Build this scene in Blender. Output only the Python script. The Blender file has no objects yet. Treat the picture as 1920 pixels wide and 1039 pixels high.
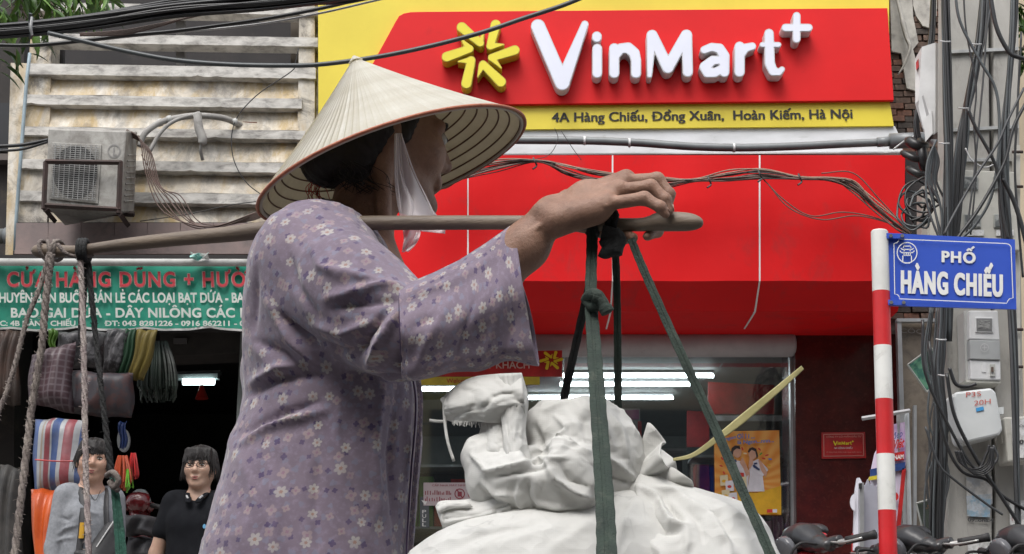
import bpy, math, random, unicodedata
import numpy as np
from mathutils import Vector, Matrix
SC = bpy.context.scene
COL = SC.collection
R = math.radians
# ---------------------------------------------------------------- camera, sky, sun
TILT, FPX, CAMZ = R(15.64), 2800.0, 0.5
cam = bpy.data.cameras.new('camera'); camo = bpy.data.objects.new('camera', cam); COL.objects.link(camo)
camo.location = (0, 0, CAMZ); camo.rotation_euler = (R(90) + TILT, 0, 0)
cam.sensor_width = 36; cam.lens = 36 * FPX / 1920; cam.clip_end = 500; cam.clip_start = .05
SC.camera = camo
SUN_EL, SUN_AZ = R(60), R(200)
W = bpy.data.worlds.new('World'); SC.world = W; W.use_nodes = True
wn = W.node_tree; bg = wn.nodes['Background']
sky = wn.nodes.new('ShaderNodeTexSky'); sky.sky_type = 'NISHITA'; sky.sun_disc = False
sky.sun_elevation = SUN_EL; sky.sun_rotation = SUN_AZ; sky.air_density = 1.0; sky.dust_density = 3.0
hs = wn.nodes.new('ShaderNodeHueSaturation'); hs.inputs['Saturation'].default_value = .28
wn.links.new(sky.outputs[0], hs.inputs['Color']); wn.links.new(hs.outputs[0], bg.inputs[0])
bg.inputs[1].default_value = .14
sl = bpy.data.lights.new('sun', 'SUN'); sl.energy = 1.45; sl.angle = R(35); sl.color = (1, .97, .93)
so = bpy.data.objects.new('sun', sl); COL.objects.link(so)
sd = Vector((math.sin(SUN_AZ) * math.cos(SUN_EL), math.cos(SUN_AZ) * math.cos(SUN_EL), math.sin(SUN_EL)))
so.rotation_euler = sd.to_track_quat('Z', 'Y').to_euler()
SC.view_settings.view_transform = 'Standard'; SC.view_settings.look = 'None'
SC.view_settings.exposure = 0.84; SC.view_settings.gamma = 1
# ---------------------------------------------------------------- placing helpers
ct, st = math.cos(TILT), math.sin(TILT)
CAM = np.array([0, 0, CAMZ]); RT = np.array([1., 0, 0]); UP = np.array([0, -st, ct]); FW = np.array([0, ct, st])
def D(px, py, d):
    return CAM + d * (RT * (px - 960) / FPX + UP * (519.5 - py) / FPX + FW)
def V(px, py, Y):
    r = RT * (px - 960) / FPX + UP * (519.5 - py) / FPX + FW
    return CAM + r * (Y / r[1])
def proj(P):
    q = np.asarray(P) - CAM; d = q @ FW
    return 960 + FPX * (q @ RT) / d, 519.5 - FPX * (q @ UP) / d, d
# ---------------------------------------------------------------- objects
def tag(o, label=None, cat=None, group=None, kind=None):
    if label: o['label'] = label
    if cat: o['category'] = cat
    if group: o['group'] = group
    if kind: o['kind'] = kind
    return o
def thing(name, loc, label, cat, group=None):
    o = bpy.data.objects.new(name, None); o.empty_display_size = .05; COL.objects.link(o)
    o.location = tuple(float(v) for v in loc)
    return tag(o, label, cat, group)
def wloc(o):
    p = Vector((0, 0, 0))
    while o is not None: p = p + o.location; o = o.parent
    return p
def link(name, me, parent=None):
    o = bpy.data.objects.new(name, me); COL.objects.link(o)
    if parent is not None:
        o.parent = parent; o.location = -wloc(parent)
    return o
class MB:
    def __init__(s): s.v = []; s.f = []; s.uv = None; s.uvl = []
    def add(s, vs, fs):
        n = len(s.v); s.v.extend([tuple(float(a) for a in v) for v in vs]); s.f.extend([tuple(int(i) + n for i in f) for f in fs]); return s
    def box(s, c, sz, rot=None, rz=0):
        c = np.array(c, float); h = np.array(sz, float) / 2
        vs = np.array([(x, y, z) for x in (-1, 1) for y in (-1, 1) for z in (-1, 1)]) * h
        if rot is None and rz: rot = Matrix.Rotation(rz, 3, 'Z')
        if rot is not None: vs = vs @ np.array(rot).T
        return s.add(vs + c, [(0, 1, 3, 2), (4, 6, 7, 5), (0, 4, 5, 1), (2, 3, 7, 6), (0, 2, 6, 4), (1, 5, 7, 3)])
    def hexa(s, front, back):      # two matching quads
        n = len(front); vs = list(front) + list(back)
        fs = [tuple(range(n)), tuple(range(2 * n - 1, n - 1, -1))]
        fs += [(i, n + i, n + (i + 1) % n, (i + 1) % n) for i in range(n)]
        return s.add(vs, fs)
    def slab(s, pix, Y, th):       # outline given by pixels standing on plane Y, thickness going back
        f = [V(x, y, Y) for x, y in pix]; b = [p + np.array([0, th, 0]) for p in f]
        return s.hexa(f, b)
    def sheet(s, pix, Y):
        f = [V(x, y, Y) for x, y in pix]; return s.add(f, [tuple(range(len(f)))])
    def tube(s, path, r, n=8, flat=1.0, cap=True, upv=(0, 0, 1)):
        P = np.array(path, float); m = len(P); rr = np.full(m, r, float) if np.isscalar(r) else np.array(r, float)
        T = np.gradient(P, axis=0); T /= np.linalg.norm(T, axis=1)[:, None] + 1e-12
        u = np.array(upv, float); vs = []
        prev = None
        for i in range(m):
            if prev is None:
                a = np.cross(T[i], u)
                if np.linalg.norm(a) < 1e-3: a = np.cross(T[i], [1, 0, .1])
            else:
                a = prev - T[i] * (prev @ T[i])
            a /= np.linalg.norm(a); prev = a; b = np.cross(a, T[i])
            for k in range(n):
                t = 2 * math.pi * k / n
                vs.append(P[i] + rr[i] * (math.cos(t) * a + flat * math.sin(t) * b))
        fs = [(i * n + k, i * n + (k + 1) % n, (i + 1) * n + (k + 1) % n, (i + 1) * n + k) for i in range(m - 1) for k in range(n)]
        if cap: fs += [tuple(range(n - 1, -1, -1)), tuple((m - 1) * n + k for k in range(n))]
        return s.add(vs, fs)
    def grid(s, fn, nu, nv, closeu=False):   # fn(i/nu, j/nv) -> point
        vs = [fn(i / nu, j / nv) for i in range(nu + (0 if closeu else 1)) for j in range(nv + 1)]
        w = nv + 1; N = nu if closeu else nu + 1
        return s.add(vs, [(i * w + j, ((i + 1) % N) * w + j, ((i + 1) % N) * w + j + 1, i * w + j + 1) for i in range(nu) for j in range(nv)])
    def mesh(s, name, m=None, smooth=False):
        me = bpy.data.meshes.new(name); me.from_pydata(s.v, [], s.f)
        if m is not None: me.materials.append(m)
        if smooth: me.polygons.foreach_set('use_smooth', [True] * len(me.polygons))
        me.update(); return me
    def build(s, name, m, parent=None, smooth=False, bevel=0, solid=0):
        o = link(name, s.mesh(name, m, smooth), parent)
        if solid:
            d = o.modifiers.new('s', 'SOLIDIFY'); d.thickness = solid; d.offset = 0
        if bevel:
            b = o.modifiers.new('b', 'BEVEL'); b.width = bevel; b.segments = 2; b.limit_method = 'ANGLE'; b.angle_limit = R(40)
        return o
def alone(mb, name, m, label=None, cat=None, group=None, kind=None, **k):
    return tag(mb.build(name, m, None, **k), label, cat, group, kind)
def smooth_path(pts, n=8):       # Catmull-Rom
    P = [np.array(p, float) for p in pts]; P = [2 * P[0] - P[1]] + P + [2 * P[-1] - P[-2]]; out = []
    for i in range(1, len(P) - 2):
        for j in range(n):
            t = j / n
            out.append(.5 * (2 * P[i] + (P[i + 1] - P[i - 1]) * t + (2 * P[i - 1] - 5 * P[i] + 4 * P[i + 1] - P[i + 2]) * t * t + (3 * P[i] - P[i - 1] - 3 * P[i + 1] + P[i + 2]) * t ** 3))
    out.append(P[-2]); return np.array(out)
def npmesh(name, v, f, m=None, smooth=True, parent=None, uv=None):
    me = bpy.data.meshes.new(name); v = np.asarray(v, np.float32); f = np.asarray(f, np.int32)
    me.vertices.add(len(v)); me.vertices.foreach_set('co', v.ravel())
    k = f.shape[1]; me.loops.add(f.size); me.loops.foreach_set('vertex_index', f.ravel())
    me.polygons.add(len(f)); me.polygons.foreach_set('loop_start', np.arange(0, f.size, k, dtype=np.int32)); me.polygons.foreach_set('loop_total', np.full(len(f), k, np.int32))
    me.polygons.foreach_set('use_smooth', np.full(len(f), smooth))
    if uv is not None:
        l = me.uv_layers.new(name='UVMap'); l.data.foreach_set('uv', np.asarray(uv, np.float32).ravel())
    me.update(calc_edges=True); me.validate()
    if m is not None: me.materials.append(m)
    return link(name, me, parent)
# ---------------------------------------------------------------- materials
def nt(name):
    m = bpy.data.materials.new(name); m.use_nodes = True; n = m.node_tree; return m, n, n.nodes['Principled BSDF']
def N(n, t, **k):
    o = n.nodes.new(t)
    for a, b in k.items():
        if a.startswith('_'): setattr(o, a[1:], b)
        else: o.inputs[a.replace('9', ' ')].default_value = b
    return o
def L(n, a, b): n.links.new(a, b)
def rgba(c): return (c[0], c[1], c[2], 1)
def mix(n, fac, a, b, mode='MIX'):
    x = n.nodes.new('ShaderNodeMix'); x.data_type = 'RGBA'; x.blend_type = mode
    for i, s in ((0, fac), (6, a), (7, b)):
        if hasattr(s, 'is_output'): L(n, s, x.inputs[i])
        elif i == 0: x.inputs[0].default_value = s
        else: x.inputs[i].default_value = rgba(s)
    return x.outputs[2]
def ramp(n, fac, stops):
    r = n.nodes.new('ShaderNodeValToRGB'); e = r.color_ramp.elements
    while len(e) < len(stops): e.new(.5)
    for q, (p, c) in zip(e, stops): q.position = p; q.color = rgba(c) if hasattr(c, '__len__') else (c, c, c, 1)
    L(n, fac, r.inputs[0]); return r.outputs[0]
def coord(n, scale=(1, 1, 1), kind='Object'):
    t = n.nodes.new('ShaderNodeTexCoord'); m = n.nodes.new('ShaderNodeMapping'); m.inputs['Scale'].default_value = scale
    L(n, t.outputs[kind], m.inputs[0]); return m.outputs[0]
def noise(n, vec, sc, det=6, rough=.6, dist=0):
    t = N(n, 'ShaderNodeTexNoise', Scale=sc, Detail=det, Roughness=rough, Distortion=dist); L(n, vec, t.inputs['Vector']); return t.outputs['Fac']
def bump(n, bs, h, strength=.3, dist=.01):
    b = N(n, 'ShaderNodeBump', Strength=strength, Distance=dist); L(n, h, b.inputs['Height']); L(n, b.outputs[0], bs.inputs['Normal'])
def translucent(m, k, c):
    n = m.node_tree; b = n.nodes['Principled BSDF']; o = n.nodes['Material Output']; t = N(n, 'ShaderNodeBsdfTranslucent', Color=rgba(c)); x = n.nodes.new('ShaderNodeMixShader'); x.inputs[0].default_value = k
    L(n, b.outputs[0], x.inputs[1]); L(n, t.outputs[0], x.inputs[2]); L(n, x.outputs[0], o.inputs[0])
def mat(name, c, c2=None, sc=4., rough=.6, metal=0., bm=0., bsc=60., stretch=(1, 1, 1), lo=.35, hi=.65, dirt=None, damt=.5, dsc=9., emis=0, spec=.5, coat=0., transl=0.):
    m, n, b = nt(name); b.inputs['Roughness'].default_value = rough; b.inputs['Metallic'].default_value = metal
    b.inputs['Specular IOR Level'].default_value = spec; b.inputs['Coat Weight'].default_value = coat
    b.inputs['Base Color'].default_value = rgba(c)
    vec = coord(n, stretch)
    if c2 is None: c2 = tuple(x * .82 for x in c)
    col = mix(n, ramp(n, noise(n, vec, sc), [(lo, 0.), (hi, 1.)]), c, c2)
    if dirt is not None:
        col = mix(n, ramp(n, noise(n, vec, dsc, 9, .72, .4), [(1 - damt - .12, 0.), (1 - damt + .16, 1.)]), col, dirt)
    L(n, col, b.inputs['Base Color'])
    if bm: bump(n, b, noise(n, vec, bsc, 5, .65), bm, .004)
    if transl: translucent(m, transl, c)
    if emis: b.inputs['Emission Strength'].default_value = emis; b.inputs['Emission Color'].default_value = rgba(c)
    return m
def glass(name, tint=(.8, .85, .85), gl=.12):
    m, n, b = nt(name); n.nodes.remove(b); o = n.nodes['Material Output']
    t = N(n, 'ShaderNodeBsdfTransparent', Color=rgba(tint)); g = N(n, 'ShaderNodeBsdfGlossy', Roughness=.03)
    x = n.nodes.new('ShaderNodeMixShader'); fr = N(n, 'ShaderNodeFresnel', IOR=1.45)
    ma = N(n, 'ShaderNodeMath', _operation='ADD'); ma.inputs[1].default_value = gl; L(n, fr.outputs[0], ma.inputs[0])
    L(n, ma.outputs[0], x.inputs[0]); L(n, t.outputs[0], x.inputs[1]); L(n, g.outputs[0], x.inputs[2]); L(n, x.outputs[0], o.inputs[0]); return m
# ---------------------------------------------------------------- lettering
_F = {}
def curve_mesh(splines, off=0., extr=0., bev=0., res=3):
    cu = bpy.data.curves.new('c', 'CURVE'); cu.dimensions = '2D'; cu.fill_mode = 'BOTH'; cu.offset = off; cu.extrude = extr; cu.bevel_depth = bev; cu.bevel_resolution = res
    for s in splines:
        sp = cu.splines.new('POLY'); sp.points.add(len(s) - 1); sp.use_cyclic_u = True
        for p, q in zip(sp.points, s): p.co = (q[0], q[1], 0, 1)
    o = bpy.data.objects.new('c', cu); COL.objects.link(o)
    me = bpy.data.meshes.new_from_object(o); bpy.data.objects.remove(o); bpy.data.curves.remove(cu)
    v = [tuple(x.co) for x in me.vertices]; f = [tuple(p.vertices) for p in me.polygons]; bpy.data.meshes.remove(me); return v, f
def glyph(ch, off):
    k = (ch, round(off, 4))
    if k in _F: return _F[k]
    def mk(body, o_):
        cu = bpy.data.curves.new('t', 'FONT'); cu.body = body; cu.offset = o_; cu.resolution_u = 4
        o = bpy.data.objects.new('t', cu); COL.objects.link(o); me = bpy.data.meshes.new_from_object(o)
        v = np.array([tuple(x.co) for x in me.vertices]) if len(me.vertices) else np.zeros((0, 3)); f = [tuple(p.vertices) for p in me.polygons]
        bpy.data.objects.remove(o); bpy.data.curves.remove(cu); bpy.data.meshes.remove(me); return v, f
    v, f = mk(ch, off) if ch != ' ' else (np.zeros((0, 3)), [])
    a, _ = mk(ch + '|', 0); b, _ = mk('|', 0)
    adv = a[:, 0].max() - b[:, 0].max()
    _F[k] = (v, f, adv); return _F[k]
def seg2(a, b, w):
    a = np.array(a, float); b = np.array(b, float); d = (b - a); d /= np.linalg.norm(d) + 1e-9; n = np.array([-d[1], d[0]]) * w / 2
    return [a - n, b - n, b + n, a + n]
CH = []
def text2d(s, off=.0, track=.0, wid=.09, cs=1.0):
    """flat lettering: base letters from the built-in font, Vietnamese marks drawn as strokes"""
    vs = []; fs = []; x = 0.; CH.clear()
    def poly(pts, dz=.0):
        n = len(vs); vs.extend([(p[0], p[1], dz) for p in pts]); fs.append(tuple(range(n, n + len(pts))))
    for ch in s:
        CH.append((len(vs), len(fs)))
        bar = ch in 'Đđ'; ch0 = {'Đ': 'D', 'đ': 'd'}.get(ch, ch)
        d = unicodedata.normalize('NFD', ch0); b = d[0]; marks = d[1:]
        if b == 'i' and marks: b = 'ı'
        v, f, adv = glyph(b, off)
        if len(v):
            n = len(vs); vs.extend([(a[0] + x, a[1], 0.) for a in v]); fs.extend([tuple(i + n for i in q) for q in f])
            x0, x1, y0, y1 = v[:, 0].min() + x, v[:, 0].max() + x, v[:, 1].min(), v[:, 1].max(); cx = (x0 + x1) / 2; t = y1 + .06; w = wid
            circ = '\u0302' in marks
            if circ:
                poly(seg2((cx - .15, t), (cx, t + .13), w), .001); poly(seg2((cx, t + .13), (cx + .15, t), w), .002)
            ax = cx + (.2 if circ else 0); ay = t + (.13 if circ else 0)
            for mk in marks:
                if mk == '\u0301': poly(seg2((ax - .05, ay), (ax + .1, ay + .15), w), .003)
                if mk == '\u0300': poly(seg2((ax + .05, ay), (ax - .1, ay + .15), w), .003)
                if mk == '\u0309': poly(seg2((ax - .07, ay + .15), (ax + .06, ay + .15), w * .8), .003); poly(seg2((ax + .06, ay + .16), (ax, ay + .02), w * .8), .0035)
                if mk == '\u0303': poly(seg2((ax - .16, ay + .03), (ax - .04, ay + .12), w * .8), .003); poly(seg2((ax - .05, ay + .11), (ax + .05, ay + .05), w * .8), .0035); poly(seg2((ax + .04, ay + .04), (ax + .16, ay + .13), w * .8), .004)
                if mk == '\u0306': poly(seg2((ax - .14, ay + .12), (ax, ay + .02), w * .8), .003); poly(seg2((ax, ay + .02), (ax + .14, ay + .12), w * .8), .0035)
                if mk == '\u0323': poly([(cx + w * .7 * math.cos(k), -.14 + w * .7 * math.sin(k)) for k in np.linspace(0, 5.5, 8)], .003)
                if mk == '\u031b': poly(seg2((x1 - .03, y1 - .07), (x1 + .1, y1 - .02), w), .004); poly(seg2((x1 + .09, y1 - .04), (x1 + .1, y1 + .1), w), .005)
            if bar:
                ym = y1 * .5 if ch == 'Đ' else y1 * .82
                poly(seg2((x0 - .08, ym) if ch == 'Đ' else (cx, ym), (x0 + .26, ym) if ch == 'Đ' else (x1 + .08, ym), w * .8), .006)
            if '\u031b' in marks: x += .07
        x += adv + track
    return np.array(vs), fs
def text_px(s, a, b, cap, Y, m, name='lettering', parent=None, off=.0, track=0., wid=.09, dz=.004, shear=0., bold=0., split=False):
    """lettering whose baseline runs from pixel a to pixel b on plane Y; cap = cap height in pixels"""
    vs, fs = text2d(s, off, track, wid)
    g, _, _ = glyph('H', off); ch = g[:, 1].max()
    A, B = V(a[0], a[1], Y), V(b[0], b[1], Y); U = V(a[0], a[1] - cap, Y) - A
    w0, w1 = vs[:, 0].min(), vs[:, 0].max()
    P = A + np.outer((vs[:, 0] - w0) / (w1 - w0), B - A) + np.outer(vs[:, 1] / ch, U) + np.outer(shear * vs[:, 1] / ch, (B - A) / np.linalg.norm(B - A) * np.linalg.norm(U))
    P[:, 1] -= dz + vs[:, 2] * .3
    if split:
        en = CH[1:] + [(len(vs), len(fs))]; sh = (B - A) / (w1 - w0) * bold
        for (a0, f0), (a1, f1) in zip(list(CH), en):
            if a1 <= a0: continue
            q = P[a0:a1]; g_ = [tuple(i - a0 for i in f) for f in fs[f0:f1]]; mb = MB().add(q, g_)
            if bold: mb.add(q + sh + (0, -.0006, 0), g_); mb.add(q - sh + (0, -.0012, 0), g_)
            mb.build(name, m, parent)
        return None
    mb = MB(); mb.add(P, fs)
    if bold:
        sh = (B - A) / (w1 - w0) * bold
        mb.add(P + sh + (0, -.0006, 0), fs); mb.add(P - sh + (0, -.0012, 0), fs)
    return mb.build(name, m, parent)
# ================================================================ materials shared by the street
ASPH = mat('asphalt', (.05, .05, .052), (.07, .068, .066), 3, .9, bm=.4, bsc=180)
PAVE = mat('paving', (.3, .28, .26), (.22, .21, .2), 5, .85, bm=.3, bsc=80)
YEL = mat('yellow_board', (.74, .6, .045), (.66, .53, .035), 2, .45, dirt=(.5, .42, .08), damt=.22, dsc=3, bm=.05, bsc=8)
REDP = mat('red_board', (.68, .010, .012), (.6, .009, .011), 1.6, .5, spec=.22, bm=.08, bsc=5, dirt=(.42, .012, .012), damt=.25, dsc=4)
REDV = mat('red_vinyl', (.66, .010, .012), (.56, .009, .011), 1.2, .55, spec=.13, bm=.45, bsc=3.2, stretch=(1, 1, .6), dirt=(.36, .03, .03), damt=.33, dsc=5)
WHB = mat('white_beam', (.72, .73, .75), (.6, .61, .62), 3, .55, stretch=(1, 1, 3), dirt=(.35, .33, .31), damt=.3, dsc=6)
SEAM = mat('white_seam', (.75, .75, .75), None, 8, .5)
LETS = mat('letter_side', (.62, .62, .64), (.5, .5, .5), 9, .35)
LETF = mat('letter_face', (.74, .76, .86), (.7, .72, .82), 5, .3)
PETF = mat('petal_face', (.76, .66, .03), (.7, .6, .03), 5, .35)
PETS = mat('petal_side', (.6, .5, .04), (.45, .37, .04), 8, .4)
BLK = mat('black_print', (.015, .015, .015), None, 5, .6)
WHP = mat('white_print', (.78, .78, .76), (.66, .66, .64), 12, .6)
GRAN = mat('red_granite', (.075, .012, .011), (.045, .009, .009), 14, .16, dirt=(.12, .03, .025), damt=.35, dsc=40, bm=.03, bsc=20)
CHR = mat('grey_conduit', (.2, .215, .22), (.15, .16, .165), 7, .4, dirt=(.3, .3, .3), damt=.25, dsc=8)
ALU = mat('aluminium', (.5, .51, .52), (.4, .41, .42), 10, .35, metal=.6)
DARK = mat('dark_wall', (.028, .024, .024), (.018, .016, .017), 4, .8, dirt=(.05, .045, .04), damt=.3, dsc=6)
GLS = glass('shop_glass', (.88, .92, .92), .15)
def lamp_mat(name, c, s):
    m, n, b = nt(name); b.inputs['Base Color'].default_value = rgba(c); b.inputs['Emission Color'].default_value = rgba(c); b.inputs['Emission Strength'].default_value = s; return m
TUBE = lamp_mat('tube_light', (.92, .97, 1), 14)
# ================================================================ ground
alone(MB().box((0, 2.4, -.05), (400, 6.2, .1)), 'road', ASPH, kind='structure')
alone(MB().box((0, -200, -.05), (400, 398.6, .1)), 'road', ASPH, kind='structure')
alone(MB().box((0, 60, 0), (400, 108.6, .24)), 'pavement', PAVE, kind='structure')
alone(MB().box((0, 5.6, 0), (400, .18, .26)), 'kerb', mat('kerb', (.33, .32, .3), (.25, .24, .23), 6, .9, bm=.3), kind='structure')
# ================================================================ the opposite side of the street, behind the camera
OPW = [mat('opposite_wall', c, tuple(a * .8 for a in c), 1.5, .8) for c in ((.3, .26, .2), (.26, .27, .26), (.34, .3, .2))]
OPG = mat('opposite_window', (.03, .035, .04), None, 2, .3)
for k, (x0, x1, h) in enumerate([(-22, -12, 8), (-12, -4.5, 10), (-4.5, 1.5, 7.5), (1.5, 8, 9.5), (8, 20, 8)]):
    t = thing('town_house', ((x0 + x1) / 2, -7, 0), ['cream', 'grey', 'low ochre', 'tall cream', 'wide grey'][k] + ' town house on the far side of the street behind the camera', 'house')
    MB().box(((x0 + x1) / 2, -9, h / 2), (x1 - x0 - .02, 6, h)).build('wall', OPW[k % 3], t)
    for fl in range(int(h // 3)):
        for q in range(int((x1 - x0) // 2.5)):
            MB().box((x0 + 1.3 + q * 2.5, -5.98, 1.4 + fl * 3), (1.4, .06, 1.7)).build('window', OPG, t)
    MB().box(((x0 + x1) / 2, -5.4, 2.9), (x1 - x0 - .3, 1.2, .08)).build('awning', OPW[(k + 1) % 3], t)
# ================================================================ outline of strokes (union of tapered discs) by marching squares
def contours(strokes, level=0., res=1.6):
    segs = []
    for s in strokes:
        for a, b in zip(s[:-1], s[1:]): segs.append((a, b))
    A = np.array([q for s in strokes for q in s]); mr = A[:, 2].max() + 4
    x0, y0 = A[:, 0].min() - mr, A[:, 1].min() - mr; nx = int((A[:, 0].max() + mr - x0) / res) + 2; ny = int((A[:, 1].max() + mr - y0) / res) + 2
    X, Y = np.meshgrid(x0 + res * np.arange(nx), y0 + res * np.arange(ny), indexing='ij'); F = np.full(X.shape, 1e9)
    for a, b in segs:
        dx, dy = b[0] - a[0], b[1] - a[1]; l2 = dx * dx + dy * dy + 1e-9
        t = np.clip(((X - a[0]) * dx + (Y - a[1]) * dy) / l2, 0, 1)
        F = np.minimum(F, np.hypot(X - a[0] - t * dx, Y - a[1] - t * dy) - (a[2] + t * (b[2] - a[2])))
    F = F - level + 1e-6; nxt = {}; pos = {}
    def ep(i, j, k, l):
        e = (i, j, k, l) if (i, j) < (k, l) else (k, l, i, j)
        if e not in pos:
            a, b = F[e[0], e[1]], F[e[2], e[3]]; t = a / (a - b)
            pos[e] = (x0 + res * (e[0] + t * (e[2] - e[0])), y0 + res * (e[1] + t * (e[3] - e[1])))
        return e
    S = F < 0
    mixed = S[:-1, :-1].astype(int) + S[1:, :-1] + S[1:, 1:] + S[:-1, 1:]
    for i, j in zip(*np.where((mixed > 0) & (mixed < 4))):
        c = [(i, j), (i + 1, j), (i + 1, j + 1), (i, j + 1)]; ins = [S[q] for q in c]; cr = []
        for k in range(4):
            if ins[k] != ins[(k + 1) % 4]: cr.append((ep(*c[k], *c[(k + 1) % 4]), ins[k]))
        o = [e for e, a in cr if a]; n_ = [e for e, a in cr if not a]
        if len(o) == 1: nxt[o[0]] = n_[0]
        else:
            for k, (e, a) in enumerate(cr):
                if a: nxt[e] = cr[(k + 1) % 4][0]
    out = []; left = dict(nxt)
    while left:
        s = next(iter(left)); lp = []; e = s
        while e in left: lp.append(pos[e]); e = left.pop(e)
        if len(lp) > 6:
            q = np.array(lp); q = .5 * q + .25 * np.roll(q, 1, 0) + .25 * np.roll(q, -1, 0); out.append(q)
    return out
def outline_mesh(strokes, fmap, depth, level=0., res=1.6, bev=0.):
    """fmap(px,py)->world front point; depth in metres going back"""
    cs = contours(strokes, level, res); ky = 100.
    v, f = curve_mesh([[(p[0], -p[1]) for p in c] for c in cs], extr=(1. if depth else 0.), bev=0)
    P = [fmap(a[0], -a[1]) + np.array([0, (1 - a[2]) * .5 * depth if depth else 0, 0]) for a in v]
    return MB().add(P, f)
zx = lambda p: (980 + p[0] / 2.667, p[1] / 2.667, p[2] / 2.667)
LETTERS = [
    [[(77, 132, 36), (198, 414, 38)], [(198, 414, 38), (311, 122, 19)]],
    [[(371, 182, 25), (371, 188, 25)]], [[(373, 244, 25), (373, 366, 25)]],
    [[(458, 242, 26), (458, 366, 26)], [(462, 280, 24), (490, 243, 26), (528, 240, 28), (558, 266, 28), (567, 302, 26), (567, 366, 26)]],
    [[(645, 176, 26), (635, 378, 13)], [(648, 176, 27), (726, 338, 30)], [(726, 338, 30), (818, 176, 28)], [(820, 176, 28), (826, 360, 26)]],
    [[(908, 250, 20), (945, 236, 22), (985, 243, 25), (1008, 280, 27), (1009, 362, 25)], [(1000, 300, 20), (950, 302, 24), (912, 335, 28), (925, 362, 27), (962, 364, 24), (1003, 340, 20)]],
    [[(1085, 234, 26), (1085, 360, 26)], [(1092, 272, 22), (1115, 240, 22), (1148, 232, 20)]],
    [[(1232, 168, 24), (1236, 318, 26), (1252, 356, 24), (1282, 362, 18), (1297, 347, 15)], [(1198, 224, 14), (1280, 224, 14)]],
    [[(1370, 80, 20), (1370, 196, 20)], [(1314, 139, 20), (1430, 139, 20)]]]
lx = lambda p: (580 + p[0] / 3.463, p[1] / 3.463, p[2] / 3.463)
PETALS = [[[(990, 178, 34), (1110, 280, 26)], [(1110, 280, 20), (1135, 200, 5)]], [[(1210, 162, 34), (1175, 300, 26)], [(1175, 300, 26), (1262, 290, 6)]],
          [[(1334, 326, 32), (1185, 375, 26)], [(1185, 375, 24), (1245, 442, 6)]], [[(1244, 532, 34), (1128, 418, 26)], [(1122, 424, 24), (1095, 498, 6)]],
          [[(1020, 542, 34), (1052, 392, 28)], [(1052, 392, 26), (968, 400, 6)]], [[(892, 370, 33), (1040, 318, 27)], [(1040, 318, 26), (988, 256, 6)]]]
# ================================================================ supermarket sign board
YB = 9.0
sg = thing('shop_sign', V(1130, 240, YB), 'large yellow and red supermarket sign with raised white letters and a yellow star', 'shop sign')
MB().slab([(596, -160), (1666, -160), (1668, 190), (1676, 236), (597, 246)], YB, .12).build('board', YEL, sg)
pan = [(742, 40), (748, 30), (757, 25), (770, 22.5), (790, 22), (1664, 15), (1676, 188), (660, 199), (660, 190)]
MB().slab(pan, YB - .035, .032).build('red_panel', REDP, sg, bevel=.003)
YL = YB - .13
for s in LETTERS:
    st_ = [[zx(p) for p in q] for q in s]
    o = outline_mesh(st_, lambda x, y: V(x, y, YL), .09, 0).build('letter', LETS, sg)
    outline_mesh(st_, lambda x, y: V(x, y, YL - .003), 0, -1.6).build('letter_face', LETF, o)
for s in PETALS:
    st_ = [[lx(p) for p in q] for q in s]
    o = outline_mesh(st_, lambda x, y: V(x, y, YL), .09, 0).build('star_petal', PETS, sg)
    outline_mesh(st_, lambda x, y: V(x, y, YL - .003), 0, -1.3).build('petal_face', PETF, o)
text_px('4A Hàng Chiếu, Đồng Xuân,  Hoàn Kiếm, Hà Nội', (1035, 229), (1598, 222), 17, YB, BLK, 'printed_letter', sg, off=.0, wid=.08, bold=.03, split=True)
# ================================================================ supermarket front
sf = thing('shop_building', V(1100, 660, 9.6), 'red fronted supermarket with white beam and glazed shop window under the big sign', 'shop')
MB().slab([(597, 246.5), (1678, 236.5), (1692, 268), (1692, 284), (597, 290)], YB + .02, .3).build('beam', WHB, sf)
MB().slab([(597, 290.3), (1694, 284.3), (1694, 287), (597, 292.5)], YB - .02, .3).build('beam_lip', SEAM, sf)
YC = 8.72
edges = [(600, 876), (878.6, 1147.2), (1150, 1422.8), (1426, 1697)]
for a, b in edges:
    mb = MB(); t1 = 290; nv, nu = 10, 14
    # front sheet with slight bulge, then the sloping underside and level soffit
    def pt(i, j, a=a, b=b):
        x = a + (b - a) * i
        if j <= .7: q = V(x, 291 + (527 - 291) * j / .7, YC); q[1] += .006 * math.sin(i * 9 + a) * math.sin(j * 7); return q
        c = V(x, 527, YC)
        k = (j - .7) / .3; e = V(x, 584, YC + .22); e[0] = c[0]
        return c + (e - c) * (k / .5) if k <= .5 else e + np.array([0, .45, -.0]) * ((k - .5) / .5)
    mb.grid(pt, 16, 20)
    mb.build('canopy_panel', REDV, sf, smooth=False)
for x in (877.3, 1148.6, 1424.4):
    c = V(x, 527, YC); w = .005
    t = V(x, 291, YC); ez = V(x, 584, YC + .22)[2]
    mb = MB().add([(t[0] - w, YC + .003, t[2]), (t[0] + w, YC + .003, t[2]), (c[0] + w, YC + .003, c[2]), (c[0] - w, YC + .003, c[2]),
                   (c[0] + w, YC + .22, ez - .003), (c[0] - w, YC + .22, ez - .003), (c[0] + w, YC + .66, ez - .004), (c[0] - w, YC + .66, ez - .004)], [(0, 1, 2, 3), (3, 2, 4, 5), (5, 4, 6, 7)])
    mb.build('joint_strip', SEAM, sf, solid=.004)
zs = V(1100, 584, YC + .22)[2] + .02
mb = MB(); mb.box(((V(597, 500, 9)[0] + V(1690, 500, 9)[0]) / 2, YC + .66 + .3, zs), (V(1690, 500, 9)[0] - V(597, 500, 9)[0], .6, .02))
mb.build('soffit', REDV, sf)
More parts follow.
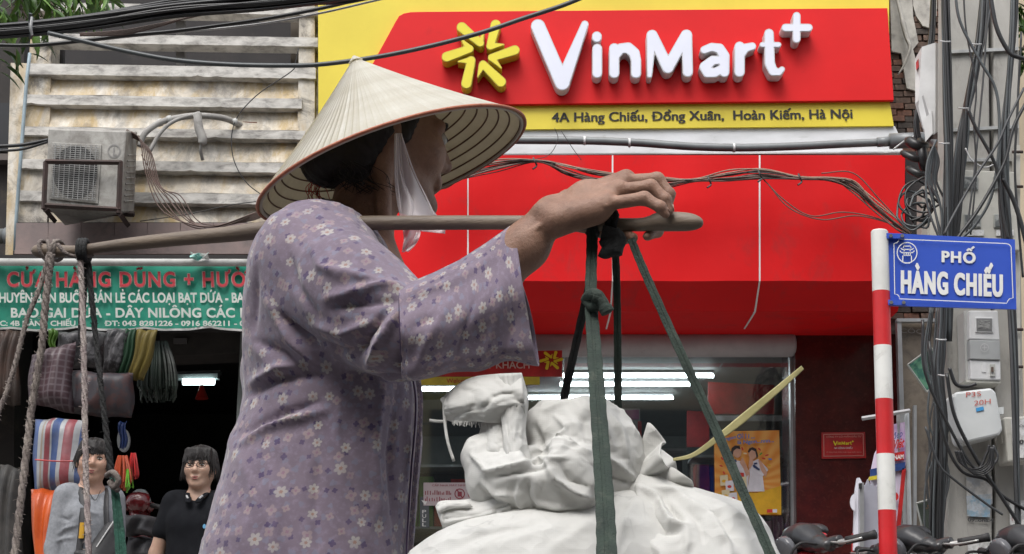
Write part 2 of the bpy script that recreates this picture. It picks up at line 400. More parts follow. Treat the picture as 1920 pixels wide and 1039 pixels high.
# granite pier and wall around the window
YW = 9.75
MB().slab([(1490, 590), (1704, 590), (1712, 1300), (1497, 1300)], 9.62, .5).build('granite_wall', GRAN, sf)
MB().slab([(590, 610), (1500, 610), (1500, 629), (590, 629)], YW - .12, .4).build('lintel', mat('brown_lintel', (.1, .02, .02), (.07, .02, .02), 5, .5), sf)
sh = MB(); r = .085; zc = V(1100, 646, 9.66)[2]; xa, xb = V(600, 646, 9.66)[0], V(1491, 646, 9.66)[0]
sh.tube([(xa, 9.66, zc), (xb - .03, 9.66, zc), (xb - .008, 9.66, zc), (xb, 9.66, zc)], [r, r, r * .9, r * .6], 20)
sh.build('shutter_box', mat('shutter_white', (.42, .4, .41), (.34, .32, .33), 5, .5, dirt=(.25, .23, .22), damt=.3), sf, smooth=True)
def bar(pa, pb, w, Y, th, name, m, par):
    a, b = np.array(pa, float), np.array(pb, float); d = (b - a) / np.linalg.norm(b - a); n = np.array([-d[1], d[0]]) * w / 2
    return MB().slab([a - n, b - n, b + n, a + n], Y, th).build(name, m, par)
wf = MB(); fr = MB().slab([(1481, 662), (1489, 662), (1497, 1250), (1488, 1250)], YW - .03, .06).build('window_frame', ALU, sf)
bar((1060, 664), (1482, 664), 4, YW - .03, .05, 'window_frame', ALU, sf)
bar((1062, 662), (1052, 1250), 7, YW - .03, .05, 'window_frame', ALU, sf)
bar((600, 664), (1058, 664), 4, YW - .03, .05, 'window_frame', ALU, sf)
MB().slab([(1064, 666), (1480, 666), (1487, 1250), (1056, 1250)], YW, .008).build('pane', GLS, sf)
MB().slab([(600, 666), (1056, 666), (1048, 1250), (600, 1250)], YW, .008).build('pane', GLS, sf)
# interior
INW = mat('shop_inner_wall', (.3, .31, .3), (.22, .24, .23), 2, .7)
xl, xr = V(560, 700, YW)[0] - .3, V(1495, 700, YW)[0] + 1.0
MB().box(((xl + xr) / 2, 14.2, 1.4), (xr - xl, .1, 3.2)).build('back_wall', mat('back_wall', (.3, .31, .3), (.16, .18, .17), 1.5, .7), sf)
MB().box(((xl + xr) / 2, 11.95, 2.93), (xr - xl, 4.4, .1)).build('ceiling', mat('shop_ceiling', (.2, .22, .21), (.14, .16, .16), 2, .7), sf)
MB().box((xl - .05, 11.95, 1.4), (.1, 4.4, 3.1)).build('side_wall', INW, sf)
MB().box((xr + .05, 11.95, 1.4), (.1, 4.4, 3.1)).build('side_wall', INW, sf)
MB().box(((xl + xr) / 2, 11.95, .14), (xr - xl, 4.4, .05)).build('shop_floor', mat('shop_floor', (.4, .4, .38), (.35, .35, .33), 3, .25), sf)
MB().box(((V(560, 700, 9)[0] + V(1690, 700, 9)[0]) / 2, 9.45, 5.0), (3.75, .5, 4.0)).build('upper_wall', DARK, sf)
tb = None
for i, (x0, x1, y, w) in enumerate([(1055, 1338, 705, 'nearest the window, upper of the three in view'), (1050, 1293, 721, 'middle of the three rows behind the shop window'), (990, 1262, 746, 'deepest and lowest of the three rows behind the shop window'), (720, 900, 730, 'on the left behind the floral sleeve')]):
    zt = 2.84; v = (519.5 - y) / FPX; Yt = (zt - CAMZ) / ((st + ct * v) / (ct - st * v)); A, B = V(x0, y, Yt), V(x1, y, Yt)
    t = thing('ceiling_light', (A + B) / 2 + np.array([0, 0, .03]), 'lit white fluorescent ceiling tube, ' + w, 'ceiling light', 'ceiling tubes inside the supermarket')
    MB().box((A + B) / 2 + np.array([0, 0, .035]), (B[0] - A[0], .05, .03)).build('fitting', ALU, t)
    MB().tube([A, B], .014, 8).build('tube', TUBE, t, smooth=True)
# duct, hanging boards and stock seen through the glass
cols = {'r': (.5, .02, .02), 'w': (.55, .55, .55), 'y': (.6, .5, .04), 'b': (.03, .07, .25), 'g': (.12, .3, .07), 'k': (.03, .03, .035), 'p': (.55, .2, .4), 'n': (.25, .16, .08)}
CM = {k: mat('stock_' + k, v, tuple(a * .6 for a in v), 9, .4, bm=.2, bsc=20) for k, v in cols.items()}
alone(MB().slab([(1195, 715), (1300, 715), (1300, 735), (1195, 735)], 12.6, .4), 'air_duct', INW, 'pale grey box duct under the shop ceiling behind the tubes', 'duct')
t = thing('hanging_sign', V(1385, 800, 11.4), 'red promotional board hanging inside the right end of the shop window', 'hanging sign')
MB().slab([(1328, 716), (1452, 722), (1452, 776), (1328, 776)], 11.4, .03).build('board', CM['r'], t)
t = thing('hanging_sign', V(1300, 850, 12.6), 'small red board low behind the tubes, left of the orange poster', 'hanging sign')
MB().slab([(1288, 770), (1330, 772), (1330, 838), (1288, 838)], 12.6, .03).build('board', CM['r'], t)
t = thing('hanging_sign', V(1400, 790, 11.9), 'white strip board under the larger red board in the shop window', 'hanging sign')
MB().slab([(1330, 779), (1470, 779), (1470, 789), (1330, 789)], 11.9, .03).build('board', CM['w'], t)
rnd = random.Random(4)
def stock_shelf(xa, xb, Y, rows, lab, seed):
    rr = random.Random(seed); A = V(xa, 900, Y)[0]; B = V(xb, 900, Y)[0]
    t = thing('display_shelf', ((A + B) / 2, Y, .17), lab, 'shelf')
    MB().box(((A + B) / 2, Y + .36, 1.2), (B - A, .03, 2.1)).build('back_panel', CM['k'], t)
    for k in range(rows + 1): MB().box(((A + B) / 2, Y + .17, .3 + k * 1.95 / rows), (B - A, .34, .02)).build('shelf_board', CM['w'], t)
    for k in range(rows):
        x = A + .02; z = .31 + k * 1.95 / rows
        grp = rr.choice('rbygwp')
        while x < B - .1:
            w = rr.uniform(.07, .13); h = rr.uniform(.6, .85) * 1.95 / rows
            if rr.random() < .3: grp = rr.choice('rrbbygwkn')
            tag(MB().box((x + w / 2, Y + .12, z + h / 2), (w * .9, .16, h)).build('packet', CM[grp]), {'r': 'red', 'w': 'white', 'y': 'yellow', 'b': 'blue', 'g': 'green', 'k': 'black', 'p': 'pink', 'n': 'brown'}[grp] + ' packet standing in a row on ' + lab, 'packet', 'packets on ' + lab)
            x += w
stock_shelf(1068, 1290, 11.0, 5, 'the shop shelf left of the orange poster', 1)
stock_shelf(1300, 1478, 11.3, 5, 'the shop shelf behind the orange poster', 2)
stock_shelf(600, 1040, 11.8, 4, 'the shop shelf behind the glass door', 3)
# welcome banner
t = thing('banner', V(920, 720, 9.5), 'red and yellow welcome banner across the top of the glass door', 'banner')
MB().slab([(760, 662), (1054, 657), (1054, 706), (760, 706)], 9.5, .01).build('red_field', CM['r'], t)
MB().slab([(760, 706.6), (1012, 706.6), (1012, 721), (760, 722)], 9.5, .01).build('yellow_field', CM['y'], t)
GP = mat('grey_print', (.6, .5, .45), None, 5, .6)
text_px('CHÀO MỪNG QUÝ KHÁCH', (762, 691), (993, 691), 13, 9.5, GP, 'lettering', t, off=.012)
text_px('Welcome to our store', (837, 718), (950, 717.5), 8, 9.5, CM['r'], 'lettering', t, off=.01)
for s in PETALS: outline_mesh([[(1034 + (lx(p)[0] - 903) * .31, 676 + (lx(p)[1] - 103) * .27, lx(p)[2] * .3) for p in q] for q in s], lambda x, y: V(x, y, 9.494), 0, 0, .6).build('star_petal', PETF, t)
# things on the glass door
t = thing('door_sticker', V(795, 990, YW - .01), 'small grey PULL sticker on the edge of the glass door', 'sticker')
MB().slab([(787, 932), (804, 932), (805, 989), (788, 989)], YW - .012, .004).build('plate', mat('sticker_grey', (.09, .1, .11), None, 8, .4), t)
for i, ch in enumerate('PULL'): text_px(ch, (792, 963 + i * 8), (799, 963 + i * 8), 6.5, YW - .012, WHP, 'lettering', t, dz=.004)
mb = MB().slab([(790, 938), (801, 940), (797, 947)], YW - .016, .002); mb.build('arrow', WHP, t)
text_px('Giờ', (873, 849), (900, 849), 13, YW - .01, BLK, 'opening_hours', None, off=.01)
o = bpy.data.objects['opening_hours']; tag(o, 'black opening hours lettering on the glass behind the torn sack end', 'lettering')
text_px('2', (868, 893), (884, 893), 18, YW - .01, BLK, 'opening_number', None, off=.02)
tag(bpy.data.objects['opening_number'], 'large black number lettering low on the glass behind the sack', 'lettering')
t = thing('notice', V(850, 945, YW - .01), 'pale pink printed notice with prohibition symbols on the glass door', 'notice')
MB().slab([(794, 905), (925, 905), (925, 948), (794, 948)], YW - .014, .003).build('paper', mat('notice_paper', (.5, .42, .43), (.45, .38, .4), 8, .7), t)
PNK = mat('pink_print', (.3, .05, .07), None, 5, .7)
for i, x in enumerate((862, 887, 912)):
    mb = MB(); ns = 20
    mb.add([V(x + rr_ * math.cos(k * 6.2832 / ns), 926 + rr_ * math.sin(k * 6.2832 / ns), YW - .016) for rr_ in (10, 8) for k in range(ns)], [(k, (k + 1) % ns, ns + (k + 1) % ns, ns + k) for k in range(ns)])
    mb.add([V(x - 7, 918, YW - .017), V(x - 5, 917, YW - .017), V(x + 7, 934, YW - .017), V(x + 5, 935, YW - .017)], [(0, 1, 2, 3)])
    mb.add([V(x - 4, 922, YW - .0175), V(x + 4, 922, YW - .0175), V(x + 4, 931, YW - .0175), V(x - 4, 931, YW - .0175)], [(0, 1, 2, 3)])
    mb.build('symbol', PNK, t)
text_px('CẤP NHÀ MÁY NHẤT ĐỊNH CẤM', (810, 912), (915, 912), 3.5, YW - .014, PNK, 'lettering', t, dz=.003)
mb = MB(); rr = random.Random(5)
for row in (928, 940):
    x = 797
    while x < 846: h = rr.uniform(4, 9); mb.add([V(x, row - h, YW - .016), V(x + 1.6, row - h, YW - .016), V(x + 1.6, row, YW - .016), V(x, row, YW - .016)], [(0, 1, 2, 3)]); x += rr.uniform(2.4, 5)
mb.build('small_print', PNK, t)
# pink-white promotional stand behind the sack
t = thing('promotion_board', V(1180, 850, 9.9), 'white and pink promotional card between the tubes and the sack behind the window', 'poster')
MB().slab([(1166, 766), (1200, 766), (1201, 850), (1166, 850)], 9.9, .01).build('card', CM['w'], t)
MB().slab([(1168, 770), (1198, 768), (1198, 786), (1168, 788)], 9.886, .01).build('print', CM['p'], t)
MB().slab([(1170, 800), (1190, 796), (1192, 812), (1170, 815)], 9.886, .01).build('print', CM['p'], t)
MB().slab([(1196, 790), (1203, 790), (1203, 850), (1196, 850)], 9.88, .01).build('print', CM['r'], t)
# orange poster
def poster():
    Y = YW - .02
    t = thing('poster', V(1400, 965, Y), 'orange advertising poster with two laughing people taped inside the shop window', 'poster')
    m, n, b = nt('orange_rays'); co = coord(n, (1, 1, 1)); c = V(1405, 905, Y)
    sx = n.nodes.new('ShaderNodeSeparateXYZ'); L(n, co, sx.inputs[0])
    def mth(op, a, b_=None):
        q = n.nodes.new('ShaderNodeMath'); q.operation = op
        for i, s in enumerate((a, b_)):
            if s is None: continue
            if hasattr(s, 'is_output'): L(n, s, q.inputs[i])
            else: q.inputs[i].default_value = s
        return q.outputs[0]
    loc = c - np.array(V(1400, 965, Y))
    an = mth('ARCTAN2', mth('SUBTRACT', sx.outputs[2], float(c[2])), mth('SUBTRACT', sx.outputs[0], float(c[0])))
    f = mth('SINE', mth('MULTIPLY', an, 22.)); f = mth('MULTIPLY_ADD', f, .5); f.node.inputs[2].default_value = .5
    L(n, mix(n, f, (.72, .27, .04), (.78, .4, .1)), b.inputs['Base Color']); b.inputs['Roughness'].default_value = .4
    MB().slab([(1339, 809), (1461, 807), (1465, 966), (1341, 965)], Y, .004).build('paper', m, t)
    mm = lambda nm, c: mat('poster_' + nm, c, tuple(a * .85 for a in c), 20, .45)
    SK, HR, WS, BL, RD, OR, NV, YE = mm('skin', (.62, .36, .25)), mm('hair', (.03, .02, .02)), mm('shirt', (.72, .7, .74)), mm('blue', (.02, .2, .6)), mm('red', (.6, .04, .03)), mm('gold', (.75, .42, .02)), mm('navy', (.03, .05, .14)), mm('cream', (.75, .65, .4))
    lv = [0]
    def s2(p): return (1340 + (p[0]) / 13.86, 800 + p[1] / 5.772)   # zoom coordinates
    def P(pts, m_, nm):
        lv[0] += 1; y = Y - .005 - lv[0] * .0006
        MB().add([V(1340 + a / 5.772, 800 + b_ / 5.772, y) for a, b_ in pts], [tuple(range(len(pts)))]).build(nm, m_, t)
    def E(cx, cy, rx, ry, m_, nm, k=16, rot=0): P([(cx + rx * math.cos(q) * math.cos(rot) - ry * math.sin(q) * math.sin(rot), cy + rx * math.cos(q) * math.sin(rot) + ry * math.sin(q) * math.cos(rot)) for q in np.linspace(0, 6.283, k, False)], m_, nm)
    P([(5, 720), (200, 700), (450, 720), (720, 640), (722, 950), (8, 945)], OR, 'gold_band')
    P([(195, 360), (320, 380), (370, 480), (360, 720), (240, 700), (180, 520)], WS, 'printed_shirt')
    P([(370, 400), (470, 350), (560, 440), (580, 470), (520, 540), (540, 700), (355, 705), (380, 520)], WS, 'printed_shirt')
    P([(270, 390), (300, 330), (345, 420), (375, 510), (345, 545), (310, 450)], SK, 'printed_arm'); P([(470, 360), (500, 370), (570, 500), (550, 545), (500, 470)], SK, 'printed_arm')
    P([(380, 330), (420, 330), (415, 400), (385, 460), (365, 440)], SK, 'printed_arm')
    E(240, 270, 50, 68, SK, 'printed_face', rot=-.2); E(412, 290, 46, 66, SK, 'printed_face', rot=.05)
    P([(172, 290), (185, 230), (220, 205), (270, 208), (280, 245), (240, 235), (205, 262), (196, 305)], HR, 'printed_hair')
    P([(358, 270), (375, 235), (410, 222), (450, 240), (470, 320), (455, 345), (440, 270), (400, 250), (370, 285)], HR, 'printed_hair')
    P([(206, 370), (228, 350), (240, 375), (220, 395)], NV, 'printed_collar'); P([(410, 415), (430, 412), (490, 460), (480, 475), (420, 440)], NV, 'printed_collar'); P([(425, 392), (460, 388), (462, 402), (430, 412)], NV, 'printed_collar')
    P([(225, 495), (315, 500), (318, 545), (240, 540)], RD, 'red_patch')
    rr = random.Random(8)
    for k in range(5):
        cx, cy = (100, 160, 120, 200, 300)[k], (580, 640, 740, 770, 600)[k]
        P([(cx - 45, cy - 50), (cx + 40, cy - 60), (cx + 50, cy + 55), (cx - 38, cy + 60)], WS if k % 2 else YE, 'printed_packet'); E(cx, cy + 10, 22, 16, (OR, RD)[k % 2], 'printed_food')
    for cx, cy, m_, rot in ((70, 425, RD, .3), (80, 345, RD, .9), (150, 260, BL, .2), (500, 295, mm('green', (.08, .35, .04)), -.7), (600, 352, BL, .1), (565, 310, RD, -.3), (530, 345, RD, .3), (485, 245, RD, .8), (300, 240, RD, 1.2), (330, 290, YE, .1), (100, 500, RD, 1.), (590, 420, OR, .3)): E(cx, cy, 22, 9, m_, 'printed_confetti', 8, rot)
    P([(565, 895), (625, 893), (626, 930), (565, 932)], RD, 'printed_badge'); P([(628, 893), (675, 893), (675, 930), (628, 930)], WS, 'printed_badge')
    text_px('ngon', (1360, 826), (1380, 822), 6, Y - .02, BL, 'lettering', t, off=.02); text_px('Ơi ì i ...', (1382, 823), (1415, 822), 9, Y - .02, BL, 'lettering', t, off=.02)
    text_px('là Ngon...nnn...', (1383, 833), (1451, 829), 7, Y - .02, BL, 'lettering', t, off=.02)
poster()
# plaque
t = thing('plaque', V(1580, 860, 9.6), 'small red company plaque screwed to the dark granite wall', 'plaque')
MB().slab([(1540, 811), (1622, 810), (1624, 859), (1541, 860)], 9.605, .012).build('plate', CM['r'], t)
PP = mat('pale_red_print', (.62, .3, .25), None, 4, .5)
for q in ([(1544, 814), (1619, 813), (1619, 814), (1544, 815)], [(1544, 855), (1620, 854), (1620, 855), (1544, 856)], [(1544, 814), (1545, 814), (1545.5, 856), (1544.5, 856)], [(1618, 814), (1619, 814), (1620, 855), (1619, 855)]):
    MB().slab(q, 9.60, .003).build('border', PP, t)
for s in LETTERS: outline_mesh([[(1562 + (zx(p)[0] - 995) * .074, 827 + (zx(p)[1] - 40) * .066, zx(p)[2] * .075) for p in q] for q in s], lambda x, y: V(x, y, 9.60), 0, 0, .25).build('letter', PETF, t)
text_px('CÔNG TY CỔ PHẦN ĐẦU TƯ', (1549, 821), (1615, 820), 3, 9.605, PP, 'lettering', t, dz=.003)
text_px('4A HÀNG CHIẾU', (1564, 842), (1598, 842), 3.4, 9.605, WHP, 'lettering', t, dz=.003)
text_px('4A Hàng Chiếu, Đồng Xuân, Hoàn Kiếm, Hà Nội', (1549, 849), (1616, 849), 2, 9.605, PP, 'lettering', t, dz=.003)
# conduit pipe in front of the beam
t = thing('conduit_pipe', V(1300, 270, 8.75), 'grey plastic conduit sagging along the white beam', 'pipe')
pp = [(600, 262), (800, 262), (985, 263), (1100, 264), (1200, 268), (1300, 275), (1400, 277), (1500, 274), (1580, 270), (1650, 267)]
MB().tube(smooth_path([V(x, y, 8.92) for x, y in pp], 6), .026, 12).build('pipe', CHR, t, smooth=True)
MB().tube([V(1645, 267, 8.9), V(1670, 265, 8.9)], .032, 14).build('coupling', CHR, t, smooth=True)
MB().tube([V(1668, 265, 8.9), V(1740, 262, 8.88)], .05, 16).build('coupling', CHR, t, smooth=True)
for x, y in ((1096, 264), (1376, 277), (1180, 268)): MB().tube([V(x - 2, y, 8.92), V(x + 2, y, 8.92)], .03, 12).build('clip', SEAM, t, smooth=True)
# ================================================================ old building on the left
def plaster(name, stain=.5):
    m, n, b = nt(name); v = coord(n, (1, 1, 1)); vs = coord(n, (1.6, 1, .55))
    base = mix(n, ramp(n, noise(n, v, 7, 8, .7), [(.35, 0.), (.65, 1.)]), (.66, .6, .5), (.4, .37, .33))
    base = mix(n, ramp(n, noise(n, vs, 2.6, 7, .65, .6), [(.44, 0.), (.62, 1.)]), base, (.48, .36, .19))
    base = mix(n, ramp(n, noise(n, vs, 3.4, 8, .7, .3), [(.5, 0.), (.68, 1.)]), base, (.72, .69, .63))
    base = mix(n, ramp(n, noise(n, v, 5., 9, .75, .8), [(.48, 0.), (.62, stain)]), base, (.1, .095, .09))
    base = mix(n, ramp(n, noise(n, v, 45, 4, .8), [(.62, 0.), (.75, .7)]), base, (.16, .12, .08))
    L(n, base, b.inputs['Base Color']); b.inputs['Roughness'].default_value = .85; b.inputs['Specular IOR Level'].default_value = .2
    bump(n, b, noise(n, v, 30, 8, .75), .4, .006); return m
PLA = plaster('stained_plaster'); PLB = plaster('mouldy_plaster', .8)
SLT = mat('weathered_slat', (.62, .6, .56), (.42, .4, .37), 9, .85, stretch=(1, 1, 2.5), dirt=(.12, .115, .11), damt=.4, dsc=9, bm=.22, bsc=40)
YL0 = 9.17
ob = thing('old_building', V(300, 480, YL0), 'weathered ochre building with white concrete louvres and stained plaster above the green awning', 'building')
# back wall and panels between slats
MB().slab([(20, 118), (592, 128), (592, 482), (10, 478)], YL0 + .06, .3).build('wall', PLA, ob)
MB().slab([(590, -200), (597, -200), (597, 480), (588, 480)], YL0 - .03, .3).build('wall_edge', PLB, ob)
lv = [(5, 20, 4, 596, 150, 6), (62, 80, 66, 595, 60, 70), (119, 139, 49, 592, 49, 125), (177, 195, 47, 566, 47, 185), (237, 253, 42, 575, 42, 240), (298, 316, 38, 560, 38, 306), (357, 375, 34, 560, 34, 366)]
for i, (ya, yb, xa, xb, _, _) in enumerate([(4, 20, 60, 596, 0, 0), (62, 79, 60, 596, 0, 0), (119, 139, 50, 592, 0, 0), (177, 195, 46, 566, 0, 0), (237, 253, 42, 572, 0, 0), (298, 316, 36, 560, 0, 0), (357, 376, 32, 560, 0, 0)]):
    Yf = 9.05; sl_ = .016 * (xb - xa)
    top = 0 if i < 3 else 3
    F = [V(xa, ya, Yf), V(xb, ya + sl_, Yf), V(xb, yb + sl_, Yf), V(xa, yb, Yf)]
    dp = .1 if i < 3 else .22; B = [p + np.array([0, dp, 0]) for p in F]
    # subdivided box with slightly chipped lower arris
    mb = MB(); n = 44; rr = random.Random(i); vs = []
    for k in range(n + 1):
        q = k / n; a = F[0] + (F[1] - F[0]) * q; c = F[3] + (F[2] - F[3]) * q
        j1 = rr.gauss(0, .0004); j2 = rr.gauss(0, .0007) + (rr.random() < .05) * rr.uniform(.004, .012)
        vs += [a + (0, dp, 0), a + (0, 0, j1), c + (0, 0, j2), c + (0, dp, -.008)]
    mb.add(vs, [(4 * k + e, 4 * k + 4 + e, 4 * k + 4 + (e + 1) % 4, 4 * k + (e + 1) % 4) for k in range(n) for e in range(4)] + [(0, 1, 2, 3), (4 * n + 3, 4 * n + 2, 4 * n + 1, 4 * n)])
    mb.build('slat', SLT, ob)
# sloping plaster panels between the lower slats
for i, (ya, yb) in enumerate([(139, 177), (195, 237), (253, 298), (316, 357), (376, 425)]):
    mb = MB()
    def pt(a, c, ya=ya, yb=yb):
        x = 92 + (560 - 92) * a; p = V(x, ya + (yb - ya) * c + .016 * (x - 40), YL0 - .04 - .055 * c); return p + np.array([0, .006 * math.sin(7 * a + 3 * c + i) + .004 * math.sin(23 * a + i), 0])
    mb.grid(pt, 30, 5); mb.build('plaster_panel', PLA, ob, smooth=True)
MB().slab([(58, 60), (97, 60), (88, 425), (30, 425)], YL0 - .09, .3).build('pillar', PLB, ob)
MB().slab([(562, -60), (590, -60), (590, 415), (556, 415)], YL0 - .1, .3).build('pillar', PLB, ob)
# dark openings in the top
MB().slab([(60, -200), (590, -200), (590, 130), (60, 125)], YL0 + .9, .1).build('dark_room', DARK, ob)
MB().slab([(330, 18), (346, 18), (346, 122), (330, 122)], YL0 - .02, .05).build('mullion', mat('grey_mullion', (.16, .15, .14), None, 6, .7), ob)
MB().slab([(100, 82), (118, 82), (118, 120), (100, 120)], YL0 + .1, .05).build('mullion', DARK, ob)
MB().slab([(545, 20), (565, 20), (565, 122), (545, 122)], YL0 + .05, .05).build('mullion', mat('brown_mullion', (.09, .07, .05), None, 6, .7), ob)
# base band with pinkish tiles
TIL = mat('pinkish_tile', (.27, .2, .185), (.19, .15, .145), 5, .7, dirt=(.1, .09, .085), damt=.35, dsc=7, bm=.2)
x = 30; xs = [30, 92, 154, 216, 278, 340, 402, 464, 526, 596]
for a, b in zip(xs[:-1], xs[1:]):
    MB().slab([(a - 1, 418), (b - 2.2, 418), (b - 2.4, 476), (a - 3, 476)], YL0 - .13, .3).build('tile', TIL, ob)
MB().slab([(28, 417), (596, 417), (596, 478), (24, 478)], YL0 - .1, .3).build('tile_bed', DARK, ob)
# broken plaster hole with bricks showing
BRK = mat('brick', (.2, .09, .06), (.13, .07, .05), 12, .9, bm=.5)
mb = MB().slab([(455, 228), (482, 229), (480, 239), (462, 238)], YL0 - .07, .03); mb.build('brick', BRK, ob)
# downpipe
t = thing('drain_pipe', V(30, 430, 9.0), 'thin pale blue pipe running down the left edge of the old wall', 'pipe')
MB().tube([V(56, 100, 9.05), V(50, 150, 9.05), V(40, 280, 9.05), V(31, 400, 9.05), V(28, 470, 9.05)], .012, 8).build('pipe', mat('pale_blue_pipe', (.3, .38, .42), (.2, .26, .3), 9, .5), t, smooth=True)
# neighbour on the far left
nb = thing('neighbour_house', V(-60, 400, 9.9), 'dark neighbouring house front in shade at the far left edge', 'house')
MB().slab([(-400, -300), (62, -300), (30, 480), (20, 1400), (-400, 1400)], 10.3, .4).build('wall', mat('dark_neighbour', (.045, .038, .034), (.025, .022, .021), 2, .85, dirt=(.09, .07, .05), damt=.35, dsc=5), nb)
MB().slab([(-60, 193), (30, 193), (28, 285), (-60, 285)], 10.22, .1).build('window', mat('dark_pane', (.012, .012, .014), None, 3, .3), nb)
MB().slab([(-60, 288), (36, 288), (36, 300), (-60, 300)], 10.18, .1).build('sill', mat('grey_sill', (.13, .11, .1), None, 6, .8), nb)
MB().tube([V(-90, 443, 9.4), V(20, 443, 9.4)], .05, 14).build('pipe_end', CHR, nb, smooth=True)
MB().tube([V(10, 443, 9.4), V(25, 443, 9.4)], .058, 14).build('pipe_collar', CHR, nb, smooth=True)
# ================================================================ air conditioner
ACW = mat('aircon_paint', (.38, .37, .34), (.28, .27, .25), 6, .55, dirt=(.13, .115, .1), damt=.45, dsc=8, bm=.1)
ACD = mat('aircon_dark', (.03, .03, .03), None, 5, .6); RUST = mat('rusty_iron', (.06, .035, .03), (.035, .025, .022), 12, .8, dirt=(.12, .05, .03), damt=.3)
ac = thing('air_conditioner', V(170, 400, 8.7), 'grimy cream air conditioner unit hanging in a rusty cage on the old wall', 'air conditioner')
Ya = 8.55
def acp(px, py, d=0.): p = V(px, py, Ya); p[1] += d; return p
# body: front face turned slightly, right side visible
f = [V(90, 240, Ya), V(238, 245, Ya), V(224, 400, Ya), V(84, 385, Ya)]
bk = [V(90, 240, Ya) + (.0, .42, .03), V(258, 246, Ya + .36), V(252, 398, Ya + .36), V(84, 385, Ya) + (0, .42, .0)]
MB().hexa(f, bk).build('case', ACW, ac, bevel=.012)
def onf(u, v, d=0.):    # point on the front face
    a = f[0] + (f[1] - f[0]) * u; b_ = f[3] + (f[2] - f[3]) * u; p = a + (b_ - a) * v; p = p.copy(); p[1] -= d; return p
MB().hexa([onf(.06, .19, .01), onf(.7, .19, .01), onf(.71, .92, .01), onf(.06, .92, .01)], [onf(.06, .19), onf(.7, .19), onf(.71, .92), onf(.06, .92)]).build('grille_frame', ACW, ac, bevel=.004)
MB().add([onf(.385 + .29 * math.cos(q), .555 + .335 * math.sin(q), .013) for q in np.linspace(0, 6.283, 40, False)], [tuple(range(40))]).build('fan_opening', ACD, ac)
mb = MB()
for k in range(3):
    a0 = k * 2.09 + .4
    mb.add([onf(.385 + r_ * .26 * math.cos(a0 + w), .555 + r_ * .3 * math.sin(a0 + w), .015) for r_, w in ((.2, 0), (1, .1), (1, .9), (.3, 1.2))], [(0, 1, 2, 3)])
mb.build('fan_blade', mat('fan_grey', (.07, .07, .07), None, 4, .6), ac)
mb = MB()
for k in range(26):
    v = .24 + .65 * k / 25; mb.tube([onf(.09, v, .022), onf(.68, v, .022)], .0022, 4)
for k in range(9):
    u = .12 + .52 * k / 8; mb.tube([onf(u, .21, .024), onf(u, .9, .024)], .0025, 4)
tag(mb.build('wire_grille', mat('grille_wire', (.34, .34, .33), None, 6, .5), ac), kind='stuff')
mb = MB(); ns = 20; c0 = (.86, .26)
mb.add([onf(c0[0] + r_ * .085 * math.cos(k * 6.2832 / ns), c0[1] + r_ * .085 * math.sin(k * 6.2832 / ns), .003) for r_ in (1, .8) for k in range(ns)], [(k, (k + 1) % ns, ns + (k + 1) % ns, ns + k) for k in range(ns)])
mb.add([onf(.85, .21, .003), onf(.865, .21, .003), onf(.865, .3, .003), onf(.9, .3, .003), onf(.9, .315, .003), onf(.85, .315, .003)], [tuple(range(6))])
mb.build('emblem', mat('emblem_grey', (.25, .24, .23), None, 4, .5), ac)
for k in range(9):
    v = .3 + .07 * k
    a = f[1] + (f[2] - f[1]) * v; b_ = bk[1] + (bk[2] - bk[1]) * v; d = b_ - a
    MB().tube([a + d * .2 + (.004, 0, 0), a + d * .85 + (.004, 0, 0)], .006, 5).build('side_louvre', ACW, ac)
cg = thing('iron_bracket', V(170, 420, 8.6), 'rusty iron cage bracket holding the air conditioner', 'bracket')
YB2 = Ya - .07
for a, b_ in (((85, 303), (228, 305)), ((85, 385), (226, 393)), ((86, 303), (82, 392)), ((226, 303), (222, 400))):
    MB().tube([V(a[0], a[1], YB2), V(b_[0], b_[1], YB2)], .016, 4).build('bar', RUST, cg)
for a in ((84, 392), (224, 400)):
    p = V(a[0], a[1], YB2); MB().tube([p, p + np.array([0, .2, -.01])], .018, 4).build('bar', RUST, cg)
MB().tube([V(82, 392, YB2 + .3), V(252, 402, YB2 + .3)], .018, 4).build('bar', RUST, cg)
# insulated pipe loop on the wall
INS = mat('pipe_insulation', (.34, .33, .31), (.22, .21, .2), 9, .8, dirt=(.1, .09, .08), damt=.35, bm=.5, bsc=30)
t = thing('insulated_pipe', V(360, 220, 9.0), 'taped grey insulated pipe arching from the air conditioner into the wall', 'pipe')
MB().tube(smooth_path([V(262, 275, 8.85), V(272, 250, 8.85), V(300, 230, 8.9), V(340, 220, 8.95), (V(375, 217, 8.95)), V(420, 222, 8.97), V(455, 237, 9.12)], 8), .02, 8).build('pipe', INS, t, smooth=True)
MB().tube(smooth_path([V(280, 285, 8.85), V(300, 250, 8.87), V(325, 228, 8.9), V(360, 216, 8.92)], 8), .013, 8).build('pipe', INS, t, smooth=True)
MB().tube(smooth_path([V(370, 214, 8.9), V(373, 240, 8.88), V(380, 262, 8.88), V(376, 280, 8.9), V(380, 300, 8.95)], 8), [.03] * 20 + [.012] * 13, 6).build('tape_end', INS, t, smooth=True)
for x, y in ((300, 230), (318, 224), (372, 217), (442, 229)): MB().tube([V(x - 4, y + 1, 8.92), V(x + 4, y - 1, 8.92)], .027, 8).build('tape_wrap', mat('white_tape', (.5, .5, .48), None, 6, .6), t, smooth=True)
